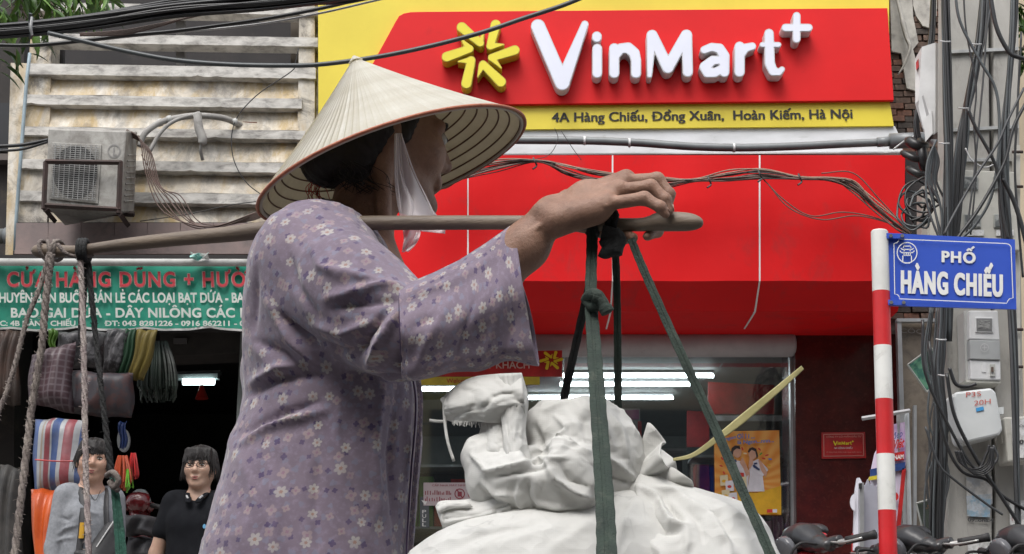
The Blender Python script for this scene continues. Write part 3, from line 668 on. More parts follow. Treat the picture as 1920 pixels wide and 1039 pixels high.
# ================================================================ thin wires and cables
CBK = mat('black_cable', (.014, .014, .015), (.022, .022, .023), 6, .42); CBR = mat('brown_wire', (.14, .085, .07), (.09, .06, .05), 8, .55); CGR = mat('grey_cable', (.075, .085, .088), (.05, .055, .06), 6, .45); CWH = mat('white_wire', (.5, .5, .5), None, 6, .5)
def cable(pts, Y, r, m, label, group=None, name='cable', cat='cable', n=6, sub=8):
    P = smooth_path([V(p[0], p[1], p[2] if len(p) > 2 else Y) for p in pts], sub)
    return tag(MB().tube(P, r, n).build(name, m, None, smooth=True), label, cat, group)
rr = random.Random(11)
for k in range(7):
    o = rr.uniform(-6, 6); s_ = 1 + k * .12
    cable([(238 - k, 243 + k), (262 + k * 3, 262 + k * 3), (272 + k * 5, 320 + k * 5), (296 + k * 7, 385 - k * 3), (338 + k * 5, 415 + o), (400, 425 + o * .8), (470, 402 + k * 2), (500, 390 + k * 2 + o * .3)], 8.7 + .01 * k, .0038, CBR, 'thin brown wire looping down beside the air conditioner', 'brown wires beside the air conditioner')
cable([(265, 290), (300, 350), (340, 400), (385, 428)], 8.95, .003, CBR, 'fine brown wire slanting across the plaster under the pipe arch')
cable([(262, 415), (350, 402), (430, 385), (480, 378)], 8.95, .003, CBK, 'thin black wire crossing the lowest plaster panels')
cable([(560, 90), (553, 120), (545, 135), (480, 180), (440, 230), (436, 290), (460, 340), (500, 372)], 8.9, .0035, CBK, 'thin loose wire drooping from the top right of the louvres to the hat')
cable([(-20, 275), (40, 272), (92, 262)], 8.9, .012, CBK, 'black cable entering the air conditioner from the left, upper one'); cable([(-20, 284), (40, 280), (90, 266)], 8.9, .009, CBK, 'black cable entering the air conditioner from the left, lower one')
# overhead cables: heavy bundle at the top left
Yo = 6.2
for k in range(30):
    a = rr.uniform(0, 1); b_ = rr.uniform(-1, 1)
    y0, y1, y2 = 48 + a * 24, 33 + a * 26 + b_, 6 + a * 24 + b_ * 3
    dr = rr.uniform(-4, 4)
    cable([(-60, y0 + 2), (60, (y0 + y1) / 2 + dr * .3), (180, y1 - 7 + dr * .4), (330, y2 - 2 + dr), (500, y2 - 17 + a * 3), (700, y2 - 38), (1000, y2 - 75), (1500, y2 - 150)], Yo + rr.uniform(-.05, .05), rr.uniform(.0055, .0095), CBK, 'black overhead cable in the thick bundle crossing the top left corner', 'black cables of the top left bundle')
for k in range(6):
    cable([(150, 63 + k * .8), (230, 57 + k * 1.6), (300, 44 + k), (400, 24 - k), (520, -4), (800, -60)], Yo + .1, .0035, CBR, 'fine brownish wire hanging just under the thick cable bundle', 'fine wires under the top left bundle')
cable([(-20, 84), (60, 85), (150, 77), (240, 66), (330, 58), (480, 38), (600, 16), (690, -6), (900, -60), (1200, -150)], Yo + .15, .009, CBK, 'black cable running below the bundle from the left edge up past the louvres')
cable([(-20, 88), (60, 86.5), (150, 79), (240, 69), (330, 61), (480, 46), (600, 25), (700, 2), (760, -12), (900, -45), (1200, -120)], Yo + .17, .005, CWH, 'pale grey wire running along under the single black cable')
cable([(90, 62), (150, 76), (240, 97), (330, 113), (430, 121), (530, 123), (600, 121), (700, 108), (800, 88), (900, 62), (980, 35), (1050, 12), (1100, -8), (1200, -50), (1400, -150)], 5.6, .0095, CGR, 'single dark cable sagging past the hat tip and rising across the big sign')
cable([(300, -20), (500, 2), (620, 6), (690, -3), (900, -50)], Yo, .008, CBK, 'short black cable crossing the top of the yellow board')
t = thing('cable_tie', V(58, 50, Yo), 'loose grey tie wrapped round the thick cable bundle near the leaves', 'cable tie')
MB().tube(smooth_path([V(57, 25, 6.1), V(56, 40, 6.12), V(58, 60, 6.12), V(57, 72, 6.14)]), .009, 5).build('strip', CGR, t)
MB().tube(smooth_path([V(60, 32, 6.1), V(58, 50, 6.1), V(60, 66, 6.12)]), .006, 5).build('strip', CWH, t)
# foliage at the top left
LFM = []
for k, c in enumerate([(.05, .11, .02), (.09, .19, .03), (.14, .26, .05)]):
    LFM.append(mat('leaf_green', c, tuple(a * .65 for a in c), 8, .45))
def leafmesh(m, k):
    mb = MB(); n = 7; vs = []
    for i in range(n + 1):
        q = i / n; w = .5 * math.sin(math.pi * min(1, q * .94 + .03)) ** .8 * .34 * (1 - .35 * q); dz = -.25 * q * q * (1 + .3 * k)
        vs += [(q, -w, dz + abs(w) * .5), (q, 0, dz), (q, w, dz + abs(w) * .5)]
    mb.add(vs, [(3 * i + e, 3 * i + 3 + e, 3 * i + 4 + e, 3 * i + 1 + e) for i in range(n) for e in (0, 1)]); return mb.mesh('leaf', m, True)
tr = thing('street_tree', V(-40, -120, 6.9), 'leafy green branches of a street tree hanging into the top left corner', 'tree')
WOOD = mat('bark', (.08, .06, .045), (.05, .04, .03), 9, .9, bm=.5)
MB().tube(smooth_path([V(-500, 1400, 7.1), V(-420, 600, 7.1), V(-300, 0, 7.0), V(-150, -200, 6.9), V(0, -120, 6.8), V(120, -60, 6.7)], 6), [.12] * 12 + list(np.linspace(.1, .01, 19)), 8).build('trunk', WOOD, tr, smooth=True)
ms = [leafmesh(LFM[k % 3], k % 2) for k in range(6)]
def leaf(px, py, Y, ang, L_, mi, tilt=0.):
    o = link('leaf', ms[mi % 6], None); o.parent = tr
    p = V(px, py, Y); o.location = Vector(p) - wloc(tr)
    o.rotation_euler = (rr.uniform(-.7, .7) + tilt, ang, rr.uniform(-.7, .7)); o.scale = (L_, L_, L_)
br = []
for k in range(16):
    x = rr.uniform(-60, 130); y = rr.uniform(-60, 10); P = smooth_path([V(x - 30, -130, 6.8), V(x - 8, y - 30, 6.75), V(x + rr.uniform(-30, 40), y + rr.uniform(10, 50), 6.7)], 5)
    MB().tube(P, .006, 5).build('branch', WOOD, tr)
for k in range(230):
    u = rr.random(); x = -30 + 235 * u ** 1.15; y = rr.uniform(-50, 12 + 105 * max(0, (1 - u * 1.25)) * rr.random() ** .6 + 8)
    leaf(x, y, 6.7 + rr.uniform(-.25, .3), rr.uniform(.2, 1.9), rr.uniform(.08, .16), rr.randrange(6))
leaf(57, 101, 6.5, .12, .09, 0); leaf(180, -5, 6.4, 1.4, .09, 1); leaf(196, -12, 6.4, 1.45, .1, 5); leaf(140, -8, 6.4, 1.3, .1, 2)
for x, y, a in ((5, 95, .3), (20, 105, .9), (-5, 110, .2), (30, 92, 1.2), (0, 135, .4), (12, 125, .5), (60, 75, 1.), (75, 72, .6)): leaf(x, y, 6.6, a, .12, 0)
# ================================================================ awning banner of the left shop
aw = thing('awning_banner', V(250, 490, 8.1), 'green shop banner with red and white lettering hanging from a long white roller tube', 'banner')
YA = 8.2
m, n, b = nt('green_banner'); v = coord(n)
c = mix(n, ramp(n, noise(n, v, 3, 6, .6), [(.35, 0.), (.65, 1.)]), (.012, .29, .195), (.012, .22, .145)); c = mix(n, ramp(n, noise(n, v, 9, 8, .75), [(.5, 0.), (.8, .6)]), c, (.12, .3, .24))
L(n, c, b.inputs['Base Color']); b.inputs['Roughness'].default_value = .55; GRB = m
def ban(x, y, dz=0.): p = V(x, y, YA); p[1] += .012 * math.sin(x * .03 + y * .01) + .006 * math.sin(x * .11) - dz; return p
def banx(x): return 614 + 5 * abs(math.sin((x - 20) * math.pi / 125.)) - 2
mb = MB(); mb.grid(lambda i, j: ban(-150 + 720 * i, 496 + (banx(-150 + 720 * i) - 496) * j), 120, 8); mb.build('cloth', GRB, aw, smooth=True)
mb = MB(); mb.grid(lambda i, j: ban(-150 + 720 * i, banx(-150 + 720 * i) + 4 * j, .004), 120, 1); mb.build('white_hem', mat('white_hem', (.6, .6, .58), None, 8, .7), aw)
REDT = mat('banner_red', (.5, .03, .045), (.38, .03, .04), 14, .6, dirt=(.4, .2, .18), damt=.25, dsc=30); WT = mat('banner_white', (.6, .62, .58), (.45, .5, .46), 14, .6, dirt=(.15, .35, .28), damt=.28, dsc=40); PT = mat('banner_pink', (.6, .5, .45), None, 8, .6)
T1 = 'CỬA HÀNG DŨNG + HƯỜNG'
text_px(T1, (14, 539), (520, 539), 29, YA - .012, PT, 'lettering_edge', aw, off=.045, track=.07, wid=.16, dz=.013)
text_px(T1, (15, 538.5), (519, 538.5), 27, YA - .012, REDT, 'printed_letter', aw, off=.025, track=.09, wid=.1, dz=.02, split=True)
text_px('CHUYÊN BÁN BUÔN BÁN LẺ CÁC LOẠI BẠT DỨA - BAO', (-14, 568), (474, 568), 18, YA - .012, WT, 'printed_letter', aw, dz=.014, off=.03, wid=.12, split=True)
text_px('BAO GAI DỨA - DÂY NILÔNG CÁC LOẠI', (22, 596), (508, 596), 17.5, YA - .012, WT, 'printed_letter', aw, dz=.014, off=.03, track=.03, wid=.12, split=True)
text_px('ĐC: 4B HÀNG CHIẾU', (-12, 612), (143, 612), 9.5, YA - .012, WT, 'lettering', aw, dz=.014, off=.03, wid=.12)
text_px('ĐT: 043 8281226 - 0916 862211 - 0976', (197, 612), (486, 612), 9.5, YA - .012, WT, 'lettering', aw, dz=.014, off=.03, wid=.12)
MB().tube([V(-200, 491, YA - .05), V(600, 493, YA - .05)], .022, 12).build('roller_tube', mat('roller_white', (.5, .5, .48), (.38, .38, .36), 8, .5, dirt=(.2, .19, .18), damt=.35, dsc=12), aw, smooth=True)
mb = MB().slab([(-200, 478), (600, 478), (600, 487), (-200, 487)], 8.6, .3); mb.build('rear_beam', DARK, aw)
alone(MB().grid(lambda i, j: V(357 + 34 * i, 472 + 12 * j + 4 * math.sin(3 * i), 8.1) + np.array([0, .02 * math.sin(9 * i + 5 * j), 0]), 8, 5), 'litter', mat('mint_wrapper', (.25, .55, .5), (.6, .62, .6), 14, .4, lo=.45, hi=.55), 'crumpled mint green wrapper lying on the roller tube', 'wrapper', solid=.002)
# ================================================================ left shop interior
ls = thing('left_shop', V(300, 1000, 9.3), 'dark open shop room behind the two young men under the green awning', 'shop room')
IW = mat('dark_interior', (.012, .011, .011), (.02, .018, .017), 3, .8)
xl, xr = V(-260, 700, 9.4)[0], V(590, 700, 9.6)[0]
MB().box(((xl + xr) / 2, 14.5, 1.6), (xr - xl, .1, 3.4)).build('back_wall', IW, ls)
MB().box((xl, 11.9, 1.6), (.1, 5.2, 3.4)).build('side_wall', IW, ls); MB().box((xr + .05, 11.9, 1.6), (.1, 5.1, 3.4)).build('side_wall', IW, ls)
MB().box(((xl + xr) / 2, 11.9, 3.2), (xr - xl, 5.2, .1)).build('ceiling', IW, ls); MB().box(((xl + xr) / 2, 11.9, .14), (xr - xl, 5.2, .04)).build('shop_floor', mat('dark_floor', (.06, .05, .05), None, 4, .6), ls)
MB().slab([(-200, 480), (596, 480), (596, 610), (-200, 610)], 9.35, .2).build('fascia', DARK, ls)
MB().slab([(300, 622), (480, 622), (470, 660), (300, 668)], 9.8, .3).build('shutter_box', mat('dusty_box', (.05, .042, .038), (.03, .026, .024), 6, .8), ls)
MB().slab([(325, 634), (350, 634), (350, 644), (325, 644)], 9.78, .02).build('label_print', mat('dull_white', (.12, .11, .11), None, 5, .7), ls)
t = thing('ceiling_light', V(370, 712, 11), 'lit fluorescent lamp with a white housing in the dark left shop', 'ceiling light')
MB().slab([(330, 702), (408, 700), (408, 709), (330, 710)], 11, .08).build('housing', mat('lamp_housing', (.3, .34, .34), None, 5, .5), t)
MB().slab([(330, 697), (412, 694), (412, 700), (330, 701)], 11.05, .08).build('cover', ALU, t)
MB().tube([V(343, 716, 11), V(402, 716, 11)], .024, 8).build('tube', lamp_mat('cool_tube', (.8, 1, 1), 6), t)
alone(MB().tube([V(378, 722, 10.6), V(378, 735, 10.6), V(378, 748, 10.6)], [.012, .03, .05], 8), 'hanging_ornament', mat('red_plastic', (.5, .03, .02), None, 5, .4), 'small red cone hanging under the lamp of the left shop', 'ornament')
# ================================================================ right edge: brick wall, poles, boxes, cables
bw = thing('brick_wall', V(1720, 600, 9.5), 'strip of old brick wall with peeling plaster between the big sign and the cables', 'wall')
MORT = mat('mortar', (.2, .17, .15), (.1, .085, .08), 8, .95, bm=.6)
MB().slab([(1640, -300), (2300, -300), (2300, 620), (1660, 620)], 9.52, .3).build('wall_core', MORT, bw)
bm_ = [mat('brick_%s' % k, c, tuple(a * .6 for a in c), 14, .95, bm=.6, bsc=40, dirt=(.05, .045, .04), damt=.4) for k, c in (('red', (.27, .13, .09)), ('dull', (.2, .13, .1)), ('sooty', (.1, .08, .07)))]
x0, z0 = V(1660, 600, 9.5)[0], V(1660, 600, 9.5)[2]; rr = random.Random(3); bmesh_ = [MB().box((0, 0, 0), (.098, .06, .038)).mesh('brick', m) for m in bm_]
for r_ in range(52):
    for c_ in range(6):
        o = link('brick', bmesh_[rr.choice((0, 1, 1, 2))], None); o.parent = bw
        o.location = Vector((x0 + .06 + c_ * .108 + (.054 if r_ % 2 else 0) + rr.uniform(-.003, .003), 9.5 + rr.uniform(-.008, .01), z0 + .02 + r_ * .046)) - bw.location
        o.rotation_euler = (rr.uniform(-.03, .03), 0, rr.uniform(-.04, .04))
PEEL = mat('peeling_plaster', (.55, .53, .48), (.38, .36, .33), 9, .9, dirt=(.15, .14, .13), damt=.35, bm=.6, bsc=30)
MB().slab([(1664, -200), (1702, -200), (1712, 30), (1722, 80), (1712, 92), (1722, 130), (1716, 170), (1700, 165), (1690, 100), (1672, 96)], 9.45, .02).build('plaster_patch', PEEL, bw)
MB().slab([(1712, -200), (1760, -200), (1756, 30), (1742, 52), (1730, 48), (1718, 30), (1712, 10)], 9.45, .02).build('plaster_patch', PEEL, bw)
MB().tube(smooth_path([V(1676, -30, 9.4), V(1690, 30, 9.38), V(1700, 70, 9.38), V(1706, 90, 9.38), V(1696, 120, 9.4), V(1684, 140, 9.42)]), [.02] * 10 + list(np.linspace(.03, .006, 31)), 6, flat=.6).build('plaster_drip', PEEL, bw, smooth=True)
alone(MB().slab([(1697, 284), (1752, 284), (1760, 480), (1700, 480)], 9.36, .05), 'gap_shade_board', DARK, 'black board standing in for shade in the gap between the red canopy and the meter boxes', 'board')  # added dark board whose colour stands in for the shade of the gap
PALE = mat('pale_far_wall', (.5, .42, .3), (.42, .35, .25), 2, .9)
alone(MB().slab([(1880, -300), (2500, -300), (2500, 900), (1880, 900)], 9.4, .1), 'far_wall', PALE, 'pale cream wall glimpsed past the utility poles at the right edge', 'wall')
for i, (x, y, a) in enumerate([(1906, 5, .3), (1910, 12, 1.), (1902, 18, .2), (1908, 48, .1), (1912, 55, 2.4), (1906, 88, .2), (1912, 96, 1.2), (1908, 108, .5), (1914, 120, .9)]):
    if i == 0: tr2 = thing('street_tree', V(1990, 100, 9.2), 'green leaves of another tree showing past the right edge of the pole', 'tree'); MB().tube([V(1960, -200, 9.2), V(1940, 60, 9.1), V(1912, 100, 9.0)], .01, 5).build('branch', WOOD, tr2)
    for q in range(3):
        o = link('leaf', ms[(i + q) % 6], None); o.parent = tr2; o.location = Vector(V(x + q * 5, y + q * 3, 9.0)) - wloc(tr2); o.rotation_euler = (.6, a + q, .3); o.scale = (.14,) * 3
# concrete utility poles
CON = mat('pole_concrete', (.42, .405, .375), (.31, .3, .275), 5, .85, stretch=(1, 1, .4), dirt=(.13, .125, .115), damt=.34, dsc=8, bm=.5, bsc=70)
up = thing('utility_pole', V(1830, 1300, 7.5), 'broad grey concrete utility pole of two ribs, loaded with black cables', 'utility pole')
MB().slab([(1778, -300), (1851, -300), (1858, 450), (1862, 1300), (1775, 1300), (1776, 450)], 7.45, .2).build('rib', CON, up, bevel=.01)
MB().slab([(1861, -300), (1908, -300), (1914, 450), (1930, 1300), (1868, 1300), (1864, 450)], 7.45, .2).build('rib', CON, up, bevel=.01)
MB().slab([(1850, -300), (1863, -300), (1869, 1300), (1861, 1300)], 7.5, .1).build('web', DARK, up)
STL = mat('steel_band', (.5, .5, .48), (.35, .35, .34), 20, .35, metal=.7)
for ya, yb in ((94, 92), (241, 238), (297, 300)): MB().slab([(1776, ya), (1910, yb - 4), (1910, yb + 2), (1776, ya + 6)], 7.43, .02).build('steel_band', STL, up)
MB().slab([(1903, 272), (1913, 272), (1913, 712), (1903, 712)], 7.38, .05).build('white_rail', mat('rail', (.5, .49, .45), (.4, .38, .34), 9, .6, dirt=(.25, .12, .05), damt=.25, dsc=20), up)
for y in (285, 350, 618, 688): MB().tube([V(1898, y, 7.36), V(1918, y, 7.36)], .008, 6).build('rusty_bolt', RUST, up)
# faded stickers on the pole
STK = [mat('sticker_%d' % k, c, c2, 22, .8, lo=.45, hi=.55, dirt=(.3, .29, .27), damt=.45, dsc=30) for k, (c, c2) in enumerate([((.6, .58, .55), (.4, .42, .45)), ((.5, .55, .6), (.25, .4, .52)), ((.72, .72, .7), (.6, .6, .6))])]
for k, q in enumerate([[(1812, 895), (1860, 893), (1861, 945), (1813, 948)], [(1812, 930), (1858, 926), (1856, 970), (1814, 968)], [(1893, 940), (1925, 938), (1926, 994), (1894, 996)], [(1790, 430), (1800, 430), (1800, 445), (1790, 445)]][:3]):
    MB().slab(q, 7.438 - k * .003, .003).build('sticker', STK[(0, 1, 2)[k]], up)
text_px('09..ona.4', (1814, 978), (1862, 979), 7, 7.44, mat('faded_black', (.06, .06, .06), None, 9, .8), 'lettering', up, off=.02)
text_px('1.12', (1897, 977), (1912, 977), 7, 7.43, PNK, 'lettering', up)
MB().slab([(1815, 1014), (1866, 1014), (1866, 1120), (1815, 1120)], 7.43, .003).build('sticker', STK[2], up)
text_px('10 Y', (1834, 1042), (1860, 1042), 15, 7.43, PNK, 'lettering', up, off=.03)
# white cabinet above the conduit
CAB = mat('cabinet_white', (.66, .66, .66), (.55, .55, .55), 7, .5, dirt=(.35, .33, .3), damt=.25)
t = thing('electric_cabinet', V(1745, 265, 7.9), 'tall white electric cabinet with a sloping lower face mounted beside the cables', 'electric cabinet')
Yc = 7.7
MB().hexa([V(1728, 88, Yc), V(1754, 80, Yc), V(1754, 250, Yc), V(1748, 265, Yc), V(1731, 240, Yc), V(1722, 200, Yc)], [V(1754, 84, Yc + .25), V(1768, 84, Yc + .2), V(1768, 246, Yc + .2), V(1766, 250, Yc + .2), V(1760, 240, Yc + .25), V(1750, 200, Yc + .25)]).build('door', CAB, t)
MB().hexa([V(1716, 110, Yc + .1), V(1727, 90, Yc), V(1730, 180, Yc), V(1716, 195, Yc + .06)], [V(1722, 110, Yc + .2), V(1731, 90, Yc + .2), V(1734, 180, Yc + .2), V(1720, 195, Yc + .2)]).build('side', CAB, t)
MB().hexa([V(1716, 196, Yc + .05), V(1731, 178, Yc - .01), V(1748, 236, Yc - .02), V(1733, 252, Yc + .03)], [V(1722, 196, Yc + .2), V(1736, 182, Yc + .2), V(1752, 232, Yc + .2), V(1738, 246, Yc + .2)]).build('sloping_face', mat('cabinet_grey', (.4, .39, .39), None, 6, .5), t)
MB().hexa([V(1732, 225, Yc - .03), V(1747, 208, Yc - .03), V(1749, 250, Yc - .03), V(1735, 266, Yc - .03)], [V(1734, 225, Yc + .1), V(1750, 208, Yc + .1), V(1752, 250, Yc + .1), V(1738, 262, Yc + .1)]).build('lower_flap', CAB, t)
MB().hexa([V(1717, 118, Yc + .05), V(1722, 110, Yc + .04), V(1723, 125, Yc + .04), V(1718, 132, Yc + .05)], [V(1718, 118, Yc + .12), V(1724, 110, Yc + .12), V(1724, 125, Yc + .12), V(1719, 132, Yc + .12)]).build('red_label', CM['r'], t)
MB().hexa([V(1733, 262, Yc - .02), V(1758, 248, Yc), V(1766, 256, Yc), V(1744, 270, Yc - .02)], [V(1740, 262, Yc + .15), V(1764, 250, Yc + .2), V(1768, 256, Yc + .2), V(1752, 268, Yc + .15)]).build('rusty_bottom', RUST, t)
# meter panel with four windows
def W4(px, py, d=0.): p = V(px, py, 7.33); p[1] += d; return p
t = thing('meter_cabinet', V(1850, 440, 7.35), 'wide cream meter panel with four small glazed windows behind the street name sign', 'meter panel')
CRM = mat('meter_cream', (.5, .49, .44), (.42, .41, .37), 6, .6, dirt=(.25, .23, .2), damt=.3, bm=.1)
MB().slab([(1793, 318), (1905, 322), (1915, 470), (1796, 470)], 7.33, .1).build('housing', CRM, t, bevel=.006)
LNS = mat('meter_lens', (.14, .15, .15), (.35, .36, .35), 25, .15, lo=.5, hi=.6); FRM = mat('window_rim', (.32, .33, .31), None, 8, .4)
def rim(t, x0, y0, x1, y1, Y, m=FRM, lens=LNS):
    MB().slab([(x0, y0), (x1, y0 + .5), (x1, y1), (x0, y1)], Y, .02).build('meter_window', m, t, bevel=.004)
    MB().slab([(x0 + 2.5, y0 + 2.5), (x1 - 2.5, y0 + 3), (x1 - 2.5, y1 - 2.5), (x0 + 2.5, y1 - 2.5)], Y - .004, .003).build('lens', lens, t)
for a in ((1803, 330, 1835, 356), (1863, 330, 1893, 356), (1808, 401, 1840, 427), (1864, 401, 1897, 427)): rim(t, *a, 7.32)
for x in (1812, 1868):
    MB().slab([(x, 431), (x + 33, 431), (x + 33, 442), (x, 442)], 7.322, .003).build('paper_label', STK[2], t)
t = thing('meter_box', V(1770, 440, 7.5), 'narrow beige meter box half hidden in cables left of the meter panel', 'meter box')
MB().slab([(1742, 340), (1752, 338), (1766, 340), (1766, 452), (1744, 452)], 7.6, .1).build('housing', CRM, t); MB().slab([(1728, 350), (1742, 346), (1744, 450), (1728, 452)], 7.65, .1).build('side', mat('beige_side', (.33, .3, .27), None, 6, .7), t)
# meter box below the street sign
t = thing('meter_box', V(1842, 717, 7.3), 'white and grey electricity meter box with a small dial window below the blue street sign', 'meter box')
MB().slab([(1807, 583), (1817, 582), (1821, 714), (1811, 716)], 7.32, .12).build('side', mat('box_shade', (.45, .45, .43), None, 6, .6), t)
MB().slab([(1817, 582), (1871, 582), (1875, 638), (1818, 636)], 7.28, .14).build('top_cover', CAB, t, bevel=.006)
MB().slab([(1818, 637), (1875, 638.5), (1876, 675), (1819, 673)], 7.27, .14).build('middle_cover', mat('box_grey', (.36, .37, .37), None, 6, .5), t, bevel=.004)
MB().slab([(1819, 674), (1876, 676), (1877, 713), (1820, 711)], 7.28, .14).build('bottom_cover', CAB, t, bevel=.006)
MB().slab([(1810, 712), (1877, 714), (1876, 719), (1812, 716)], 7.29, .12).build('rim', CRM, t)
MB().slab([(1828, 594), (1862, 594.5), (1863, 624), (1829, 623)], 7.272, .02).build('window_bezel', CAB, t, bevel=.004)
MB().slab([(1831, 597), (1860, 597.5), (1860, 620), (1831, 619)], 7.268, .003).build('lens', mat('dial', (.2, .2, .2), (.1, .1, .1), 6, .3), t)
MB().slab([(1834, 600), (1856, 600.5), (1856, 617), (1834, 616)], 7.266, .003).build('dial_card', mat('dial_card', (.28, .28, .27), (.08, .08, .08), 30, .5, stretch=(1, 1, 8), lo=.5, hi=.54), t)
mb = MB(); cc = (1846, 652)
mb.add([V(cc[0] + r_ * math.cos(k * .3142), cc[1] + r_ * math.sin(k * .3142), 7.262) for r_ in (8, 6.8) for k in range(20)], [(k, (k + 1) % 20, 20 + (k + 1) % 20, 20 + k) for k in range(20)])
mb.add([V(x, y, 7.262) for x, y in ((1841, 651.3), (1851, 651.3), (1851, 652.7), (1841, 652.7))], [(0, 1, 2, 3)]); mb.add([V(x, y, 7.261) for x, y in ((1845.3, 647), (1846.7, 647), (1846.7, 657), (1845.3, 657))], [(0, 1, 2, 3)])
mb.build('emblem', mat('emblem_pale', (.5, .5, .5), None, 6, .5), t)
MB().slab([(1857, 683), (1866, 683), (1866, 705), (1857, 705)], 7.27, .01).build('switch_plate', mat('switch_grey', (.45, .45, .42), None, 6, .5), t); MB().slab([(1859, 688), (1863, 688), (1863, 697), (1859, 697)], 7.262, .012).build('switch', mat('switch_brown', (.12, .08, .06), None, 6, .5), t)
MB().slab([(1841, 680), (1849, 680), (1849, 698), (1841, 698)], 7.276, .006).build('breaker_flap', CAB, t)
# rounded telecom box
t = thing('junction_box', V(1840, 830, 7.3), 'pale grey rounded junction box tilted on the pole with red handwriting', 'junction box')
TB = mat('telecom_grey', (.6, .62, .62), (.54, .56, .56), 6, .5, dirt=(.4, .4, .38), damt=.22)
MB().slab([(1791, 735), (1859, 727), (1868, 735), (1881, 806), (1874, 816), (1810, 831), (1802, 824), (1787, 744)], 7.22, .16).build('lid', TB, t, bevel=.012)
MB().slab([(1787, 744), (1792, 736), (1812, 828), (1804, 830)], 7.3, .1).build('hinge_side', mat('hinge_grey', (.3, .31, .31), None, 8, .5), t)
for k in range(14): MB().slab([(1785 + k * 1.15, 748 + k * 5.5), (1790 + k * 1.15, 747 + k * 5.5), (1790.6 + k * 1.15, 750 + k * 5.5), (1785.6 + k * 1.15, 751 + k * 5.5)], 7.27, .03).build('tooth', TB, t)
MB().slab([(1870, 764), (1882, 763), (1882, 776), (1870, 777)], 7.3, .03).build('lug', TB, t)
RP = mat('red_marker', (.5, .1, .08), None, 5, .6)
text_px('P35', (1811, 745), (1839, 743), 9, 7.22, RP, 'lettering', t, dz=.004); text_px('20H', (1826, 761), (1857, 757), 9, 7.22, RP, 'lettering', t, dz=.004)
MB().slab([(1830, 765), (1844, 762), (1845, 769), (1831, 772)], 7.215, .003).build('blue_tape', mat('blue_tape', (.05, .3, .62), None, 5, .5), t)
# third box at the right edge
t = thing('meter_box', V(1905, 865, 7.3), 'cream meter box covered with worn paper adverts at the right edge', 'meter box')
MB().slab([(1882, 782), (1960, 778), (1962, 862), (1890, 867)], 7.25, .15).build('housing', CRM, t, bevel=.01)
MB().slab([(1896, 788), (1960, 784), (1960, 855), (1900, 860)], 7.243, .004).build('advert', STK[2], t)
text_px('KHOAN CẮT', (1900, 802), (1948, 800), 5, 7.243, BLK, 'lettering', t, dz=.004); text_px('094', (1911, 833), (1934, 832), 8, 7.243, BLK, 'lettering', t, dz=.004, off=.03)
MB().slab([(1878, 815), (1888, 814), (1888, 830), (1879, 831)], 7.3, .04).build('lug', CRM, t)
# ================================================================ street name sign
BLU = mat('sign_blue', (.035, .09, .5), (.03, .08, .44), 3, .35, dirt=(.06, .12, .45), damt=.3, bm=.03); SW = mat('sign_white', (.74, .74, .72), (.66, .66, .64), 9, .45)
YS = 6.3
sp = thing('street_sign', V(1672, 1300, YS), 'blue street name plate with white lettering on a red and white striped pole', 'street sign')
RW = [mat('pole_white', (.72, .72, .69), (.6, .6, .57), 6, .5, dirt=(.35, .33, .3), damt=.3, dsc=12), mat('pole_red', (.58, .015, .02), (.48, .013, .016), 6, .45, dirt=(.3, .02, .02), damt=.25, dsc=14)]
def pc(y): return 1649 + (y - 437) * 16.5 / 602
for k, (ya, yb) in enumerate([(435, 547), (547, 649), (649, 749), (749, 852), (852, 957), (957, 1200), (1200, 1330), (1330, 1400)]):
    a, b_ = V(pc(ya), ya, YS), V(pc(yb), yb, YS); a[1] = b_[1] = YS
    MB().tube([a, b_], .0375, 24, cap=False).build('pole_band', RW[k % 2], sp, smooth=False)
mb = MB().tube([V(pc(436), 436, YS), V(pc(433), 433, YS), V(pc(431.5), 431.5, YS)], [.0375, .034, .02], 24); mb.build('pole_cap', RW[0], sp, smooth=True)
for p_ in list(sp.children):
    if p_.data and p_.name.startswith('pole_band'): p_.data.polygons.foreach_set('use_smooth', [len(q.vertices) == 4 for q in p_.data.polygons])
P4 = [(1664.7, 437), (1903, 449), (1906, 580), (1667, 573)]
MB().slab(P4, YS - .01, .012).build('name_plate', BLU, sp)
def sgn(u, v, d=.012):   # u,v in the zoomed drawing of the plate
    return V(1600 + u / 3.247, 420 + v / 3.247, YS - .01) - np.array([0, d, 0])
def poly(pts, m, nm, d=.012): MB().add([sgn(a, b_, d) for a, b_ in pts], [tuple(range(len(pts)))]).build(nm, m, sp)
def line2(pts, w, m, nm, d=.012, close=False):
    q = [np.array(p, float) for p in pts]; mb = MB(); n_ = len(q); vs = []
    for i in range(n_):
        a = q[i - 1] if (i or close) else q[i]; c_ = q[(i + 1) % n_] if (i < n_ - 1 or close) else q[i]; dd = c_ - a; dd = dd / (np.linalg.norm(dd) + 1e-9); nn = np.array([-dd[1], dd[0]]) * w / 2; vs += [sgn(*(q[i] + nn), d), sgn(*(q[i] - nn), d)]
    mb.add(vs, [(2 * i, 2 * i + 1, (2 * i + 3) % (2 * n_), (2 * i + 2) % (2 * n_)) for i in range(n_ if close else n_ - 1)]); mb.build(nm, m, sp)
bd = []
def arc(cx, cy, r_, a0, a1): return [(cx + r_ * math.cos(R(a)), cy + r_ * math.sin(R(a))) for a in np.linspace(a0, a1, 7)]
bd += [(272, 97)] + [(925, 124)] + [(930 + 26 * math.sin(t_), 124 + 28 * (1 - math.cos(t_)) + 2) for t_ in (.5, 1., 1.4)] + [(955, 153), (967, 455)] + [(945 - 6 * k, 460 + 8 * k) for k in range(3)] + [(928, 487), (278, 460)] + [(274, 445), (264, 434), (248, 432), (243, 125), (262, 118), (271, 108)]
line2(bd, 5, SW, 'border', close=True)
